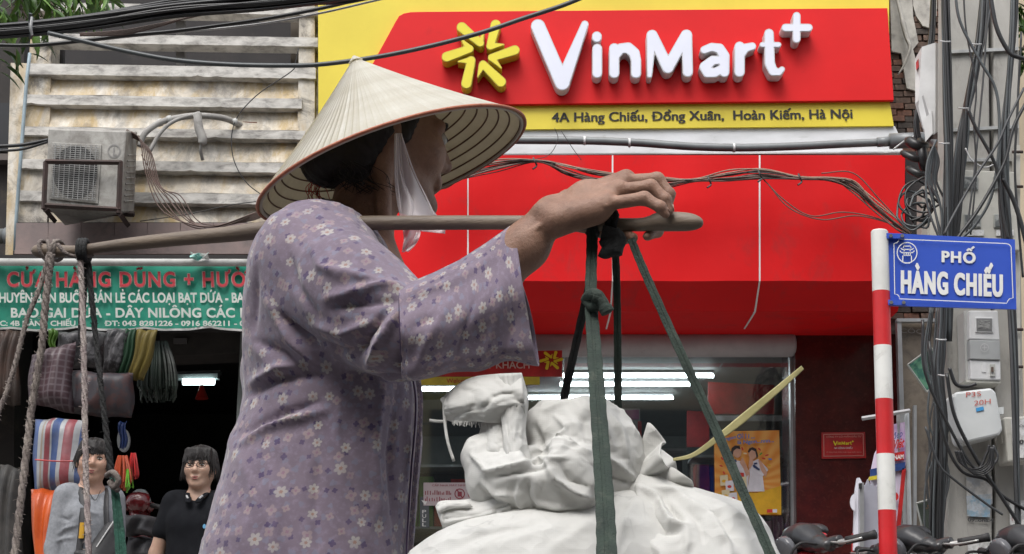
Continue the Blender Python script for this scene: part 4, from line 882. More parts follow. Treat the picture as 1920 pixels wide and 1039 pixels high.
line2([(323 + 60 * math.cos(a), 180 + 62 * math.sin(a)) for a in np.linspace(0, 6.283, 36, False)], 6, SW, 'emblem_ring', close=True)
for pts in ([(303, 140), (343, 140)], [(298, 150), (308, 134)], [(338, 134), (348, 150)], [(285, 152), (292, 160), (355, 160), (362, 152)], [(306, 160), (304, 172)], [(340, 160), (342, 172)], [(278, 168), (290, 180), (356, 180), (368, 168)], [(300, 196), (346, 196)], [(304, 180), (304, 196)], [(342, 180), (342, 196)], [(296, 240), (297, 198)], [(350, 240), (349, 198)], [(318, 196), (318, 182)], [(330, 196), (330, 182)]):
    line2(pts, 6, SW, 'emblem_line', .013)
text_px('HÀ NỘI', (1694, 495), (1706, 495), 2.2, YS - .01, SW, 'lettering', sp, off=.02)
text_px('PHỐ', (1765.4, 491.5), (1828.5, 494), 20.5, YS - .01, SW, 'lettering', sp, off=.03, track=.08, wid=.11, bold=.02)
text_px('HÀNG', (1689.3, 548.5), (1776.5, 551.5), 41, YS - .01, SW, 'sign_letter', sp, off=.035, track=.09, wid=.15, bold=.035, split=True)
text_px('CHIẾU', (1788.8, 552), (1879.3, 555.5), 40, YS - .01, SW, 'sign_letter', sp, off=.035, track=.09, wid=.14, bold=.035, split=True)
for (xa, ya, xb, yb) in ((1662, 437, 1696, 447), (1662, 562, 1699, 572)):
    MB().slab([(xa, ya), (xb, ya + 1), (xb, yb), (xa, yb)], YS - .03, .015).build('bracket', BLU, sp)
    for fx in (.25, .88):
        x = xa + (xb - xa) * fx; MB().tube([V(x, (ya + yb) / 2, YS - .045), V(x, (ya + yb) / 2, YS - .03)], .008, 8).build('bolt', STL, sp)
# ================================================================ doorway with panels right of the granite wall
dr = thing('glazed_door', V(1740, 1300, 9.3), 'brown door panel in a grey metal frame behind the striped pole', 'door')
MB().slab([(1683, 598), (1800, 598), (1800, 1300), (1700, 1300)], 9.3, .05).build('panel', mat('door_brown', (.2, .165, .125), (.14, .115, .09), 3, .6, dirt=(.05, .04, .035), damt=.4), dr)
MB().slab([(1682, 598), (1690, 598), (1712, 1300), (1702, 1300)], 9.24, .05).build('frame_post', ALU, dr); MB().slab([(1682, 597), (1790, 597), (1790, 603), (1682, 603)], 9.23, .05).build('frame_rail', ALU, dr)
MB().slab([(1713, 760), (1719, 760), (1719, 1300), (1713, 1300)], 9.23, .03).build('frame_post', ALU, dr)
text_px('CÔQU', (1688, 624), (1745, 627), 8, 9.29, mat('faint_print', (.3, .27, .25), None, 5, .6), 'lettering', dr)
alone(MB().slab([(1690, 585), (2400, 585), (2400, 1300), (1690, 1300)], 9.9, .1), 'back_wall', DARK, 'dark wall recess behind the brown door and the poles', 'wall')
for (q, m1, lab) in (([(1702, 684), (1746, 652), (1778, 700), (1738, 735)], mat('pic_green', (.03, .12, .09), (.1, .25, .16), 20, .4, lo=.45, hi=.55), 'small tilted green picture hanging among the cables'),
                    ([(1718, 944), (1780, 926), (1800, 1010), (1740, 1035)], mat('pic_dark', (.04, .05, .04), (.35, .12, .04), 9, .4, lo=.55, hi=.6), 'tilted dark picture with an orange blot low between cables and pole')):
    t = thing('picture', V(q[0][0] + 20, q[2][1], 8.9), lab, 'picture'); MB().slab(q, 8.9, .02).build('print', m1, t)
    for a, b_ in zip(q, q[1:] + q[:1]): MB().tube([V(a[0], a[1], 8.88), V(b_[0], b_[1], 8.88)], .006, 4).build('frame', FRM, t)
# promotional stand
rk = thing('display_rack', V(1640, 1200, 8.3), 'white product rack with a serrated top edge beside the striped pole', 'display rack')
RKW = mat('rack_white', (.7, .69, .76), (.6, .6, .66), 5, .5)
MB().slab([(1612, 915), (1618, 905), (1622, 912), (1628, 898), (1632, 912), (1636, 904), (1641, 915), (1646, 908), (1652, 920), (1652, 1250), (1612, 1250)], 8.2, .03).build('side_board', mat('rack_grey', (.36, .36, .42), None, 4, .5), rk)
MB().slab([(1604, 920), (1608, 896), (1612, 896), (1617, 905), (1618, 1035), (1600, 1032)], 8.17, .03).build('front_board', RKW, rk)
MB().slab([(1612, 905), (1620, 905), (1620, 1250), (1612, 1250)], 8.13, .04).build('corner_post', ALU, rk)
MB().add([V(1603 + 9 * math.cos(a), 942 + 16 * math.sin(a), 8.15) for a in np.linspace(1.57, 4.71, 12)], [tuple(range(12))]).build('round_handle', RKW, rk, solid=.01)
MB().slab([(1604, 1000), (1600, 1250), (1592, 1250), (1598, 1000)], 8.19, .02).build('red_edge', CM['r'], rk)
MB().slab([(1611, 907), (1616, 906), (1616, 916), (1611, 916)], 8.12, .01).build('clip', BLK, rk)
fb = thing('flag_banner', V(1670, 1300, 8.4), 'purple and white promotional flag hanging crookedly behind the striped pole', 'banner')
m, n, b = nt('promo_flag'); v = coord(n, (1, 1, 1)); c = mix(n, ramp(n, noise(n, v, 6, 3), [(.45, 0.), (.6, 1.)]), (.42, .25, .5), (.65, .55, .68)); L(n, c, b.inputs['Base Color']); b.inputs['Roughness'].default_value = .5
MB().slab([(1672, 796), (1705, 790), (1698, 878), (1632, 888), (1640, 850)], 8.4, .01).build('upper_print', m, fb)
MB().slab([(1632, 889), (1698, 879), (1690, 960), (1672, 1060), (1630, 1060)], 8.4, .01).build('lower_print', mat('flag_lilac', (.6, .55, .68), None, 4, .5), fb)
MB().slab([(1699, 879), (1692, 878), (1672, 1080), (1680, 1080)], 8.38, .01).build('red_edge', CM['r'], fb)
MB().slab([(1632, 880), (1698, 866), (1696, 880), (1632, 894)], 8.38, .01).build('navy_band', CM['b'], fb); MB().slab([(1630, 894), (1650, 890), (1650, 898), (1628, 901)], 8.37, .01).build('yellow_band', CM['y'], fb)
MB().slab([(1674, 850), (1696, 846), (1695, 862), (1674, 865)], 8.38, .01).build('red_label', CM['r'], fb); text_px('NAM', (1676, 862), (1694, 860), 8, 8.37, WHP, 'lettering', fb, off=.02)
text_px('Việt', (1672, 843), (1694, 838), 17, 8.38, CM['r'], 'lettering', fb, off=.03, shear=.2); text_px('đẹp', (1674, 824), (1692, 818), 12, 8.38, CM['b'], 'lettering', fb)
MB().add([V(1678 + 7 * math.cos(a), 931 + 8 * math.sin(a), 8.37) for a in np.linspace(0, 6.28, 16, False)], [tuple(range(16))]).build('red_dot', CM['r'], fb)
MB().tube([V(1616, 785, 8.35), V(1706, 770, 8.35)], .012, 4).build('rail', ALU, fb); MB().tube([V(1700, 770, 8.4), V(1712, 1300, 8.4)], .014, 6).build('post', ALU, fb); MB().tube([V(1684, 775, 8.4), V(1690, 1300, 8.45)], .01, 6).build('post', ALU, fb)
# ================================================================ cable tangle on the poles
rr = random.Random(21)
CB2 = mat('dusty_cable', (.035, .036, .038), (.06, .062, .066), 5, .5)
def cm(): return rr.choice((CBK, CBK, CB2, CGR))
def bundle(pts, n_, spread, Y, r0, r1, label, group, tw=1.0):
    for k in range(n_):
        ph = rr.uniform(0, 6.28); rad = spread * math.sqrt(rr.random()); q = []
        for i, p in enumerate(pts):
            a = ph + tw * i * .5; q.append((p[0] + rad * math.cos(a) * (p[2] if len(p) > 2 else 1), p[1], Y + .0022 * rad * math.sin(a)))
        cable(q, Y, rr.uniform(r0, r1), cm(), label, group, n=5, sub=5)
bundle([(1772, -30), (1774, 80), (1776, 200), (1778, 300), (1776, 400), (1772, 500), (1768, 600), (1760, 700, 1.4), (1766, 800, 1.6), (1758, 950, 1.8), (1752, 1100, 2)], 20, 8, 7.1, .005, .009, 'black cable of the straight bundle running down left of the concrete pole', 'cables running down left of the pole')
bundle([(1850, -30), (1842, 60), (1834, 100, .8), (1822, 160), (1812, 210, .8), (1805, 260, 1.4), (1796, 330, 1.6), (1786, 420, 1.5), (1780, 520), (1776, 640)], 20, 8.5, 7.2, .005, .009, 'black cable of the slanting bundle tied across the pole face', 'cables slanting across the pole')
bundle([(1752, -30), (1748, 60), (1740, 110), (1728, 180), (1718, 230), (1726, 280, 1.5), (1750, 330, 1.2), (1764, 430)], 7, 5, 8.0, .006, .01, 'black cable passing behind the white cabinet', 'cables behind the white cabinet')
bundle([(1904, -30), (1900, 60), (1892, 160), (1884, 260, 1.6), (1882, 360, 1.8), (1888, 440, 1.6), (1896, 560), (1902, 700), (1906, 900), (1912, 1100)], 9, 6, 7.0, .005, .009, 'black cable winding down the right rib of the pole', 'cables on the right rib')
for k in range(6):
    bx = 1740 + k * 4; cable([(1756 - k * 2, 262), (bx, 300), (bx - 4, 340), (bx + 8 * (k % 3), 390), (1762 + k * 2, 450)], 7.05 + .02 * k, .006, rr.choice((CGR, CB2)), 'grey lead dropping out of the bottom of the white cabinet', 'leads under the white cabinet')
for k in range(7):
    cx, cy, ra, rb = 1726 + rr.uniform(-14, 18), 385 + rr.uniform(-22, 18), rr.uniform(12, 44), rr.uniform(12, 46)
    cable([(cx + ra * math.cos(a) + rr.uniform(-5, 5), cy + rb * math.sin(a) + rr.uniform(-5, 5), 7.3 + .02 * a) for a in np.linspace(rr.uniform(0, 1), rr.uniform(5.5, 8.5), 12)], 7.3, .006, cm(), 'coiled black cable hanging beside the red shop front end', 'coils beside the red canopy end')
cable([(1790, -20), (1800, 40), (1835, 110), (1864, 160), (1873, 210), (1872, 290), (1858, 370), (1830, 420), (1800, 450)], 6.9, .0075, CGR, 'long grey cable curving over the pole face above the meter panel')
cable([(1855, -20), (1868, 50), (1890, 95), (1905, 106), (1930, 112)], 6.9, .011, CBK, 'thick black cable hooking to the right at the pole top')
cable([(1920, 165), (1890, 225), (1870, 270), (1830, 330), (1790, 400), (1770, 440)], 6.85, .007, CB2, 'dark cable running diagonally down left across the meter panel')
cable([(1815, 205), (1830, 240), (1860, 295), (1872, 330), (1880, 400), (1890, 450)], 6.88, .0085, CBK, 'dark cable running diagonally down right across the meter panel')
cable([(1925, 190), (1900, 240), (1885, 300), (1860, 350), (1830, 400), (1800, 440), (1780, 470)], 6.86, .009, CBK, 'stout black cable crossing in front of the four meter windows')
cable([(1880, 335), (1900, 375), (1915, 420), (1925, 460)], 6.9, .011, CBK, 'double black cable slanting off the right edge of the meter panel')
cable([(1915, 60), (1908, 200), (1903, 320), (1912, 450), (1918, 520)], 6.95, .006, CBK, 'thin cable hugging the right side of the pole')
cable([(1806, -20), (1812, 60), (1830, 160), (1826, 230), (1830, 320), (1820, 440)], 7.0, .0045, CBK, 'fine black wire hanging down the middle of the pole')
cable([(1862, -10), (1850, 60), (1845, 130), (1836, 230), (1826, 330), (1812, 440)], 7.02, .005, CB2, 'fine grey wire hanging beside the pole recess')
cable([(1810, 278), (1822, 300), (1845, 314), (1865, 308)], 7.1, .004, CWH, 'short white wire dipping over the top of the meter panel'); cable([(1675, 280), (1700, 262), (1728, 250)], 8.0, .005, CWH, 'short white wire over the conduit end')
cable([(1730, 600), (1735, 700), (1790, 820), (1830, 880), (1850, 850), (1855, 835)], 6.95, .0075, CBK, 'black cable looping up into the bottom of the junction box'); cable([(1800, 833), (1812, 865), (1845, 882), (1870, 860), (1862, 835)], 6.95, .006, CB2, 'grey cable looping below the junction box'); cable([(1742, 640), (1765, 800), (1800, 880), (1850, 900), (1880, 930), (1930, 960)], 6.98, .008, CBK, 'black cable sweeping right below the junction box')
cable([(1775, 700), (1790, 780), (1830, 860), (1870, 920), (1915, 990)], 6.96, .009, CBK, 'straight black cable slanting down right across the pole foot'); cable([(1735, 800), (1760, 870), (1790, 900), (1850, 945), (1880, 965)], 6.9, .006, CB2, 'dusty cable ending loose over the stickers')
cable([(1780, 690), (1792, 720), (1812, 725), (1830, 720)], 6.95, .009, CBK, 'short thick cable bending under the white and grey meter box')
for k in range(9):
    a = rr.uniform(-14, 14); cable([(1758 + a, 575), (1752 + a * 1.3, 680), (1762 + rr.uniform(-22, 22), 790), (1756 + rr.uniform(-26, 26), 900), (1745 + rr.uniform(-30, 30), 1060)], 7.4, rr.uniform(.004, .008), cm(), 'loose black cable hanging between the brown door and the pole', 'loose cables below the street sign')
for k in range(5):
    cable([(1790 + k * 3, 845), (1800 + k * 4, 868 + 3 * k), (1826 + k * 3, 880 + 3 * k), (1850 + k * 3, 868 + 2 * k), (1858 + k, 838)], 6.9, .0035, rr.choice((CWH, CB2, CBK)), 'thin lead bunched below the junction box', 'thin leads below the junction box')
for x, y, Y in ((1772, 77, 7.05), (1830, 82, 7.12), (1806, 202, 7.1), (1770, 268, 7.0), (1764, 636, 7.05), (1768, 703, 7.05)):
    tag(MB().tube([V(x - 9, y, Y), V(x, y + 1.5, Y - .03), V(x + 10, y + 1, Y)], .004, 5).build('cable_tie', CWH, None, smooth=True), 'white plastic tie round ' + {77: 'the straight bundle near its top', 82: 'the slanting bundle near its top', 202: 'the slanting bundle level with the cabinet', 268: 'the straight bundle under the cabinet', 636: 'the bundle just below the street sign', 703: 'the bundle left of the meter box'}[y], 'cable tie')
t = thing('junction_cluster', V(1715, 310, 7.8), 'black taped junction lump where the grey conduit meets the cables', 'cable joint')
for a, b_, r_ in (((1700, 262), (1738, 275), .03), ((1690, 285), (1735, 300), .02), ((1700, 315), (1745, 330), .022), ((1725, 262), (1735, 320), .03)): MB().tube(smooth_path([V(a[0], a[1], 7.9), V((a[0] + b_[0]) / 2, (a[1] + b_[1]) / 2 + 4, 7.85), V(b_[0], b_[1], 7.9)], 4), [r_ * .6] + [r_] * 7 + [r_ * .6], 8).build('joint', CBK, t, smooth=True)
# brown telephone wires running along the red canopy
rr = random.Random(33)
base = [(790, 352), (830, 345), (870, 326), (930, 310), (1010, 302), (1060, 316), (1110, 330), (1170, 338), (1240, 342), (1300, 338), (1370, 330), (1430, 326), (1500, 334), (1560, 336), (1600, 350), (1640, 385), (1680, 420), (1705, 440)]
knots = {4: 2, 12: 3, 9: 3, 0: 3, 17: 6, 13: 4}
for k in range(13):
    a = rr.uniform(-1, 1); q = []
    for i, p in enumerate(base):
        sp_ = knots.get(i, 11); q.append((p[0] + rr.uniform(-5, 5), p[1] + a * sp_ + rr.uniform(-3, 3) * (sp_ > 5), 8.5 + rr.uniform(-.03, .03)))
    cable(q, 8.5, rr.uniform(.0035, .0055), (CBR, CBR, CBK, mat('tan_wire', (.3, .2, .15), (.2, .13, .1), 9, .6))[k % 4], 'thin brown wire in the slack run tied along the red canopy', 'brown wires along the red canopy', n=5, sub=5)
for q, lab in (([(1430, 335), (1470, 375), (1520, 405), (1580, 398), (1640, 408), (1690, 430)], 'slack brown wire drooping under the run at the right end'), ([(1440, 345), (1480, 390), (1540, 412), (1610, 405), (1690, 425)], 'lowest sagging brown wire near the street sign'), ([(1540, 325), (1600, 325), (1650, 375), (1700, 430)], 'brown wire arching above the run at its right end')):
    cable(q, 8.5, .004, CBR, lab, n=5)
for x, y in ((1003, 303), (1425, 327), (1330, 338), (1500, 333), (1195, 341)):
    t = MB().tube(smooth_path([V(x - 3, y - 7, 8.45), V(x, y, 8.44), V(x + 3, y + 8, 8.45), V(x - 4, y + 14, 8.44)], 4), .006, 5).build('cable_tie', CBK, None); tag(t, 'dark twist of wire binding the brown wires ' + {1003: 'above the hat side end', 1425: 'at the rightmost white joint', 1330: 'right of the hand', 1500: 'between the last joint and the poles', 1195: 'just behind the hand'}[x], 'wire tie')
cable([(1040, 240), (1046, 262), (1030, 290), (1000, 300)], 8.6, .0022, CBK, 'hair thin black wire dangling from the conduit left of the clip'); cable([(1052, 245), (1075, 280), (1090, 300)], 8.6, .0022, CBK, 'hair thin black wire dangling from the conduit right of the clip')
# ================================================================ motorbikes
RUB = mat('rubber', (.02, .02, .021), None, 8, .65); BPL = mat('black_plastic', (.025, .025, .028), (.035, .035, .037), 6, .3, dirt=(.12, .11, .1), damt=.3)
def motorbike(x, Y, yaw, paint, lab, hz=1.0):
    t = thing('motorbike', (x, Y, .12), lab, 'motorbike', None); Lc = []
    def T(p): return np.array([x, Y, .12]) + np.array([math.cos(yaw) * p[0] - math.sin(yaw) * p[1], math.sin(yaw) * p[0] + math.cos(yaw) * p[1], p[2]])
    def tb(pts, r_, nm, m, flat=1., n_=10, sm=True, sub=5): return MB().tube([T(p) for p in smooth_path(pts, sub)], r_, n_, flat=flat).build(nm, m, t, smooth=sm)
    for wx in (-.62, .62):
        w = MB().grid(lambda i, j: T((wx + (.27 + .035 * math.cos(6.283 * j)) * math.cos(6.283 * i), .04 * math.sin(6.283 * j), .305 + (.27 + .035 * math.cos(6.283 * j)) * math.sin(6.283 * i))), 28, 8, True).build('tyre', RUB, t, smooth=True)
        MB().tube([T((wx, -.05, .305)), T((wx, .05, .305))], .09, 14).build('hub', STL, t, smooth=True)
        mb = MB()
        for k in range(8): a = k * .785; mb.tube([T((wx, 0, .305)), T((wx + .24 * math.cos(a), 0, .305 + .24 * math.sin(a)))], .008, 4)
        mb.build('spokes', STL, t)
    tb([(.62, -.06, .3), (.55, -.06, .6), (.45, -.03, .85)], .018, 'fork', STL); tb([(.62, .06, .3), (.55, .06, .6), (.45, .03, .85)], .018, 'fork', STL)
    tb([(.5, 0, .62), (.42, 0, .8), (.36, 0, .9), (.33, 0, .95)], [.09] + [.11] * 7 + [.1] * 7 + [.06], 'front_shield', paint, .55)
    tb([(.45, 0, .5), (.1, 0, .38), (-.3, 0, .4), (-.5, 0, .55)], .09, 'lower_body', paint, 1.2)
    tb([(-.05, 0, .7), (-.3, 0, .74), (-.6, 0, .74), (-.8, 0, .78)], [.08] + [.12] * 14 + [.06], 'seat', BPL, .5)
    tb([(-.1, 0, .6), (-.4, 0, .62), (-.75, 0, .68)], [.1] * 8 + list(np.linspace(.1, .03, 3)), 'tail', paint, 1.)
    hz_ = hz
    # handlebar cover: tapered, with instrument hump
    tb([(.36, -.2, hz_ - .02), (.36, -.11, hz_), (.35, 0, hz_ + .035), (.36, .11, hz_), (.36, .2, hz_ - .02)], [.03] * 3 + [.045] * 3 + [.062] * 2 + [.078] * 5 + [.062] * 2 + [.045] * 3 + [.03] * 3, 'handlebar_cover', BPL, .8, 14)
    tb([(.3, -.09, hz_ + .035), (.32, 0, hz_ + .062), (.3, .09, hz_ + .035)], [.012] * 3 + [.02] * 5 + [.012] * 3, 'painted_trim', paint, .8, 8)
    tb([(.29, -.07, hz_ + .055), (.285, 0, hz_ + .075), (.29, .07, hz_ + .055)], [.02, .03] + [.038] * 7 + [.03, .02], 'instrument_panel', BPL, .6, 10)
    tb([(.43, 0, hz_ - .02), (.46, 0, hz_ - .03)], [.06] * 5 + [.045], 'headlight', mat('headlight_glass', (.12, .12, .13), None, 5, .08), 1., 14)
    for s_ in (-1, 1):
        tb([(.35, s_ * .18, hz_ - .01), (.31, s_ * .26, hz_ + .0), (.26, s_ * .36, hz_ + .015)], .011, 'handlebar', STL)
        tb([(.315, s_ * .25, hz_), (.26, s_ * .37, hz_ + .016)], [.017] * 5 + [.02], 'grip', RUB, 1., 12)
        tb([(.36, s_ * .2, hz_ - .005), (.35, s_ * .28, hz_ - .01), (.32, s_ * .36, hz_ - .0)], .005, 'brake_lever', STL)
        tb([(.35, s_ * .16, hz_ - .01), (.33, s_ * .2, hz_ + .0), (.325, s_ * .22, hz_)], .026, 'switch_block', BPL, 1., 10)
        tb([(.38, s_ * .15, hz_ - .01), (.5, s_ * .16, hz_ - .02), (.52, s_ * .08, hz_ - .15), (.48, 0, hz_ - .3)], .006, 'brake_cable', RUB)
    tb([(-.1, .1, .3), (-.08, .22, .0)], .012, 'kick_stand', STL)
    return t
PR = mat('bike_red', (.5, .02, .03), (.42, .018, .025), 4, .25, coat=.5); PBK = mat('bike_black', (.03, .03, .033), None, 4, .25, coat=.4); PGY = mat('bike_grey', (.22, .22, .22), None, 4, .3, coat=.4)
p = V(1518, 1005, 6.6); motorbike(p[0] + .26, p[1], R(205), PR, 'red and black motorbike with its handlebar just showing left of the striped pole', p[2] - .12 - .055)
p = V(1715, 1012, 6.9); motorbike(p[0] + .2, p[1], R(215), PBK, 'black motorbike whose handlebar shows between the striped pole and the concrete pole', p[2] - .12 - .05)
p = V(1905, 1018, 6.5); motorbike(p[0] + .3, p[1], R(200), PGY, 'grey motorbike whose headset shows in the bottom right corner', p[2] - .12 - .03)
# ================================================================ organic shapes: blended solids meshed by surface nets
F32 = np.float32
def rc(a, b, ra, rb, k=.012, op=1): return ('rc', np.array(a, float), np.array(b, float), ra, rb, k, op)
def el(c, r, M=None, k=.012, op=1): return ('el', np.array(c, float), np.array(r, float), None if M is None else np.array(M, float), 0, k, op)
def sp(c, r, k=.012, op=1): return rc(c, c, r, r, k, op)
def chain(pts, rs, k=.01, op=1): return [rc(a, b, ra, rb, k, op) for a, b, ra, rb in zip(pts[:-1], pts[1:], rs[:-1], rs[1:])]
def pev(p, X):
    if p[0] == 'rc':
        _, a, b, ra, rb = p[:5]; ab = b - a; l2 = ab @ ab
        if l2 < 1e-12: return np.linalg.norm(X - a, axis=-1) - ra
        t = np.clip(((X - a) @ ab) / l2, 0, 1); return np.linalg.norm(X - a - t[..., None] * ab, axis=-1) - (ra + t * (rb - ra))
    if p[0] == 'el':
        q = X - p[1]
        if p[3] is not None: q = q @ p[3].T
        k0 = np.linalg.norm(q / p[2], axis=-1); k1 = np.linalg.norm(q / p[2] ** 2, axis=-1) + 1e-9
        return k0 * (k0 - 1) / k1
    return p[1](X)        # 'fn'
def pbound(p):
    if p[0] == 'rc': c = (p[1] + p[2]) / 2; return c, np.linalg.norm(p[1] - p[2]) / 2 + max(p[3], p[4])
    if p[0] == 'el': return p[1], max(p[2])
    return p[2], p[3]
def comb(d, e, k, op):
    if op == 1:
        h = np.clip(.5 + .5 * (e - d) / k, 0, 1); return e + (d - e) * h * 1. - k * h * (1 - h) if False else (d * h * 0 + (e * (1 - h) + d * h) * 0 + np.minimum(d, e) - np.maximum(k - np.abs(d - e), 0) ** 2 / (4 * k))
    return np.maximum(d, -e) + np.maximum(k - np.abs(d + e), 0) ** 2 / (4 * k)
def sdf(prims, X):
    d = np.full(X.shape[:-1], 1.)
    for p in prims: d = comb(d, pev(p, X), p[5], p[6])
    return d
def nets(prims, h, B=16):
    bs = [pbound(p) for p in prims if p[6] == 1]
    lo = np.min([c - r for c, r in bs], 0) - .03; hi = np.max([c + r for c, r in bs], 0) + .03
    nb = np.ceil((hi - lo) / (h * B)).astype(int); half = h * B * .5; diag = half * 1.7321
    cc = np.stack(np.meshgrid(*[np.arange(n) for n in nb], indexing='ij'), -1).reshape(-1, 3); C = lo + (cc + .5) * h * B
    near = np.abs(sdf(prims, C)) < diag * 1.35 + .012
    pb = [pbound(p) for p in prims]
    N_ = nb * B + 4; cid, cpos, quads = [], [], []
    ax = np.arange(-1, B + 1)
    def gid(i, j, k): return ((i + 2) * N_[1] + (j + 2)) * N_[2] + (k + 2)
    for b in cc[near]:
        o = b * B; P = lo + (o + np.stack(np.meshgrid(ax, ax, ax, indexing='ij'), -1)) * h
        c = lo + (o + B / 2) * h
        pr = [p for p, (pc_, r_) in zip(prims, pb) if np.linalg.norm(pc_ - c) < r_ + diag * 1.2 + .03]
        if not pr: continue
        F = sdf(pr, P); F = np.where(np.abs(F) < 1e-7, 1e-7, F); S = F < 0
        if S.all() or not S.any(): continue
        # cells owned: local index 1..B (origin at corner local 1..B) -> uses corners up to B+1 ; here corners -1..B => cells -1..B-1, owned 0..B-1 need corner B
        f = F[1:, 1:, 1:]; s = S[1:, 1:, 1:]       # corners 0..B
        cnt = np.zeros((B,) * 3); acc = np.zeros((B, B, B, 3))
        for (a, b_) in [((0, 0, 0), (1, 0, 0)), ((0, 1, 0), (1, 1, 0)), ((0, 0, 1), (1, 0, 1)), ((0, 1, 1), (1, 1, 1)), ((0, 0, 0), (0, 1, 0)), ((1, 0, 0), (1, 1, 0)), ((0, 0, 1), (0, 1, 1)), ((1, 0, 1), (1, 1, 1)), ((0, 0, 0), (0, 0, 1)), ((1, 0, 0), (1, 0, 1)), ((0, 1, 0), (0, 1, 1)), ((1, 1, 0), (1, 1, 1))]:
            sl_ = lambda q: tuple(slice(x, B + x) for x in q)
            fa, fb_ = f[sl_(a)], f[sl_(b_)]; m = (fa < 0) != (fb_ < 0); t = np.where(m, fa / np.where(m, fa - fb_, 1), 0)
            cnt += m; A_ = np.array(a, float); acc += m[..., None] * (A_ + t[..., None] * (np.array(b_) - A_))
        I = np.argwhere(cnt > 0)
        if len(I):
            cid.append(gid(*(I + o).T)); cpos.append(lo + (I + o + acc[tuple(I.T)] / cnt[tuple(I.T)][:, None]) * h)
        for d_ in range(3):
            u, v = (d_ + 1) % 3, (d_ + 2) % 3
            s0 = s[:B, :B, :B]; sh_ = [slice(0, B)] * 3; sh_[d_] = slice(1, B + 1); s1 = s[tuple(sh_)]
            for flip, M in ((0, s0 & ~s1), (1, ~s0 & s1)):
                E_ = np.argwhere(M)
                if not len(E_): continue
                E_ = E_ + o; du = np.zeros(3, int); du[u] = 1; dv = np.zeros(3, int); dv[v] = 1
                q = np.stack([gid(*(E_ - du - dv).T), gid(*(E_ - dv).T), gid(*E_.T), gid(*(E_ - du).T)], 1)
                quads.append(q[:, ::-1] if flip else q)
    ids = np.concatenate(cid); pos = np.concatenate(cpos); Q = np.concatenate(quads)
    srt = np.argsort(ids); ids = ids[srt]; pos = pos[srt]
    loc = np.searchsorted(ids, Q); loc = np.clip(loc, 0, len(ids) - 1); ok = (ids[loc] == Q).all(1)
    return pos, loc[ok]
def vnormals(v, f):
    n = np.cross(v[f[:, 2]] - v[f[:, 0]], v[f[:, 3 % f.shape[1]]] - v[f[:, 1]]) if f.shape[1] == 4 else np.cross(v[f[:, 1]] - v[f[:, 0]], v[f[:, 2]] - v[f[:, 0]])
    o = np.zeros_like(v)
    for k in range(f.shape[1]): np.add.at(o, f[:, k], n)
    return o / (np.linalg.norm(o, axis=1)[:, None] + 1e-12)
def relax(v, f, it=2, lam=.5):
    e = np.concatenate([f[:, [i, (i + 1) % f.shape[1]]] for i in range(f.shape[1])]); cnt = np.bincount(e.ravel(), minlength=len(v))[:, None] + 1e-9
    for _ in range(it):
        s = np.zeros_like(v)
        for c in range(3): s[:, c] = np.bincount(e[:, 0], v[e[:, 1], c], len(v)) + np.bincount(e[:, 1], v[e[:, 0], c], len(v))
        v = v + lam * (s / cnt - v)
    return v
def vnoise(P, seed=0):       # smooth value noise in [-1, 1]
    P = np.asarray(P, float) + seed * 17.31; i = np.floor(P).astype(np.int64); f = P - i; f = f * f * f * (f * (f * 6 - 15) + 10); out = 0.
    for dx in (0, 1):
        for dy in (0, 1):
            for dz in (0, 1):
                n = (i[:, 0] + dx) * 374761393 + (i[:, 1] + dy) * 668265263 + (i[:, 2] + dz) * 2147483647 + seed * 144665
                n = (n ^ (n >> 13)) * 1274126177; n = (n ^ (n >> 16)) & 0xffffff
                w = (f[:, 0] if dx else 1 - f[:, 0]) * (f[:, 1] if dy else 1 - f[:, 1]) * (f[:, 2] if dz else 1 - f[:, 2]); out = out + w * (n / 8388607.5 - 1)
    return out
def ridged(P, seed=0, octs=3, warp=.4):
    Q = P + warp * np.stack([vnoise(P * .8, seed + 5), vnoise(P * .8, seed + 6), vnoise(P * .8, seed + 7)], 1); a = 1.; s = 0.; tot = 0.
    for k in range(octs): s = s + a * (1 - 2 * np.abs(vnoise(Q * 2 ** k, seed + k)) ** .8); tot += a; a *= .5
    return s / tot
def worley(P, seed=0):
    i = np.floor(P).astype(np.int64); best = np.full(len(P), 9.); sec = np.full(len(P), 9.)
    for dx in (-1, 0, 1):
        for dy in (-1, 0, 1):
            for dz in (-1, 0, 1):
                c = i + (dx, dy, dz); n = c[:, 0] * 374761393 + c[:, 1] * 668265263 + c[:, 2] * 2147483647 + seed * 7919; q = []
                for k in range(3): n = (n ^ (n >> 13)) * 1274126177 + k; n = n ^ (n >> 16); q.append((n & 0xffff) / 65535.)
                d = np.linalg.norm(P - (c + np.stack(q, 1)), axis=1); sec = np.minimum(sec, np.maximum(d, best)); best = np.minimum(best, d)
    return best, sec
def crumple(v, fs, seed):
    w = v * fs; w = w + .45 * np.stack([vnoise(w * .9, seed), vnoise(w * .9, seed + 1), vnoise(w * .9, seed + 2)], 1)
    a, b = worley(w, seed); c, d = worley(w * 2.1, seed + 3); return (a * 1.0 + .4 * c) - .75
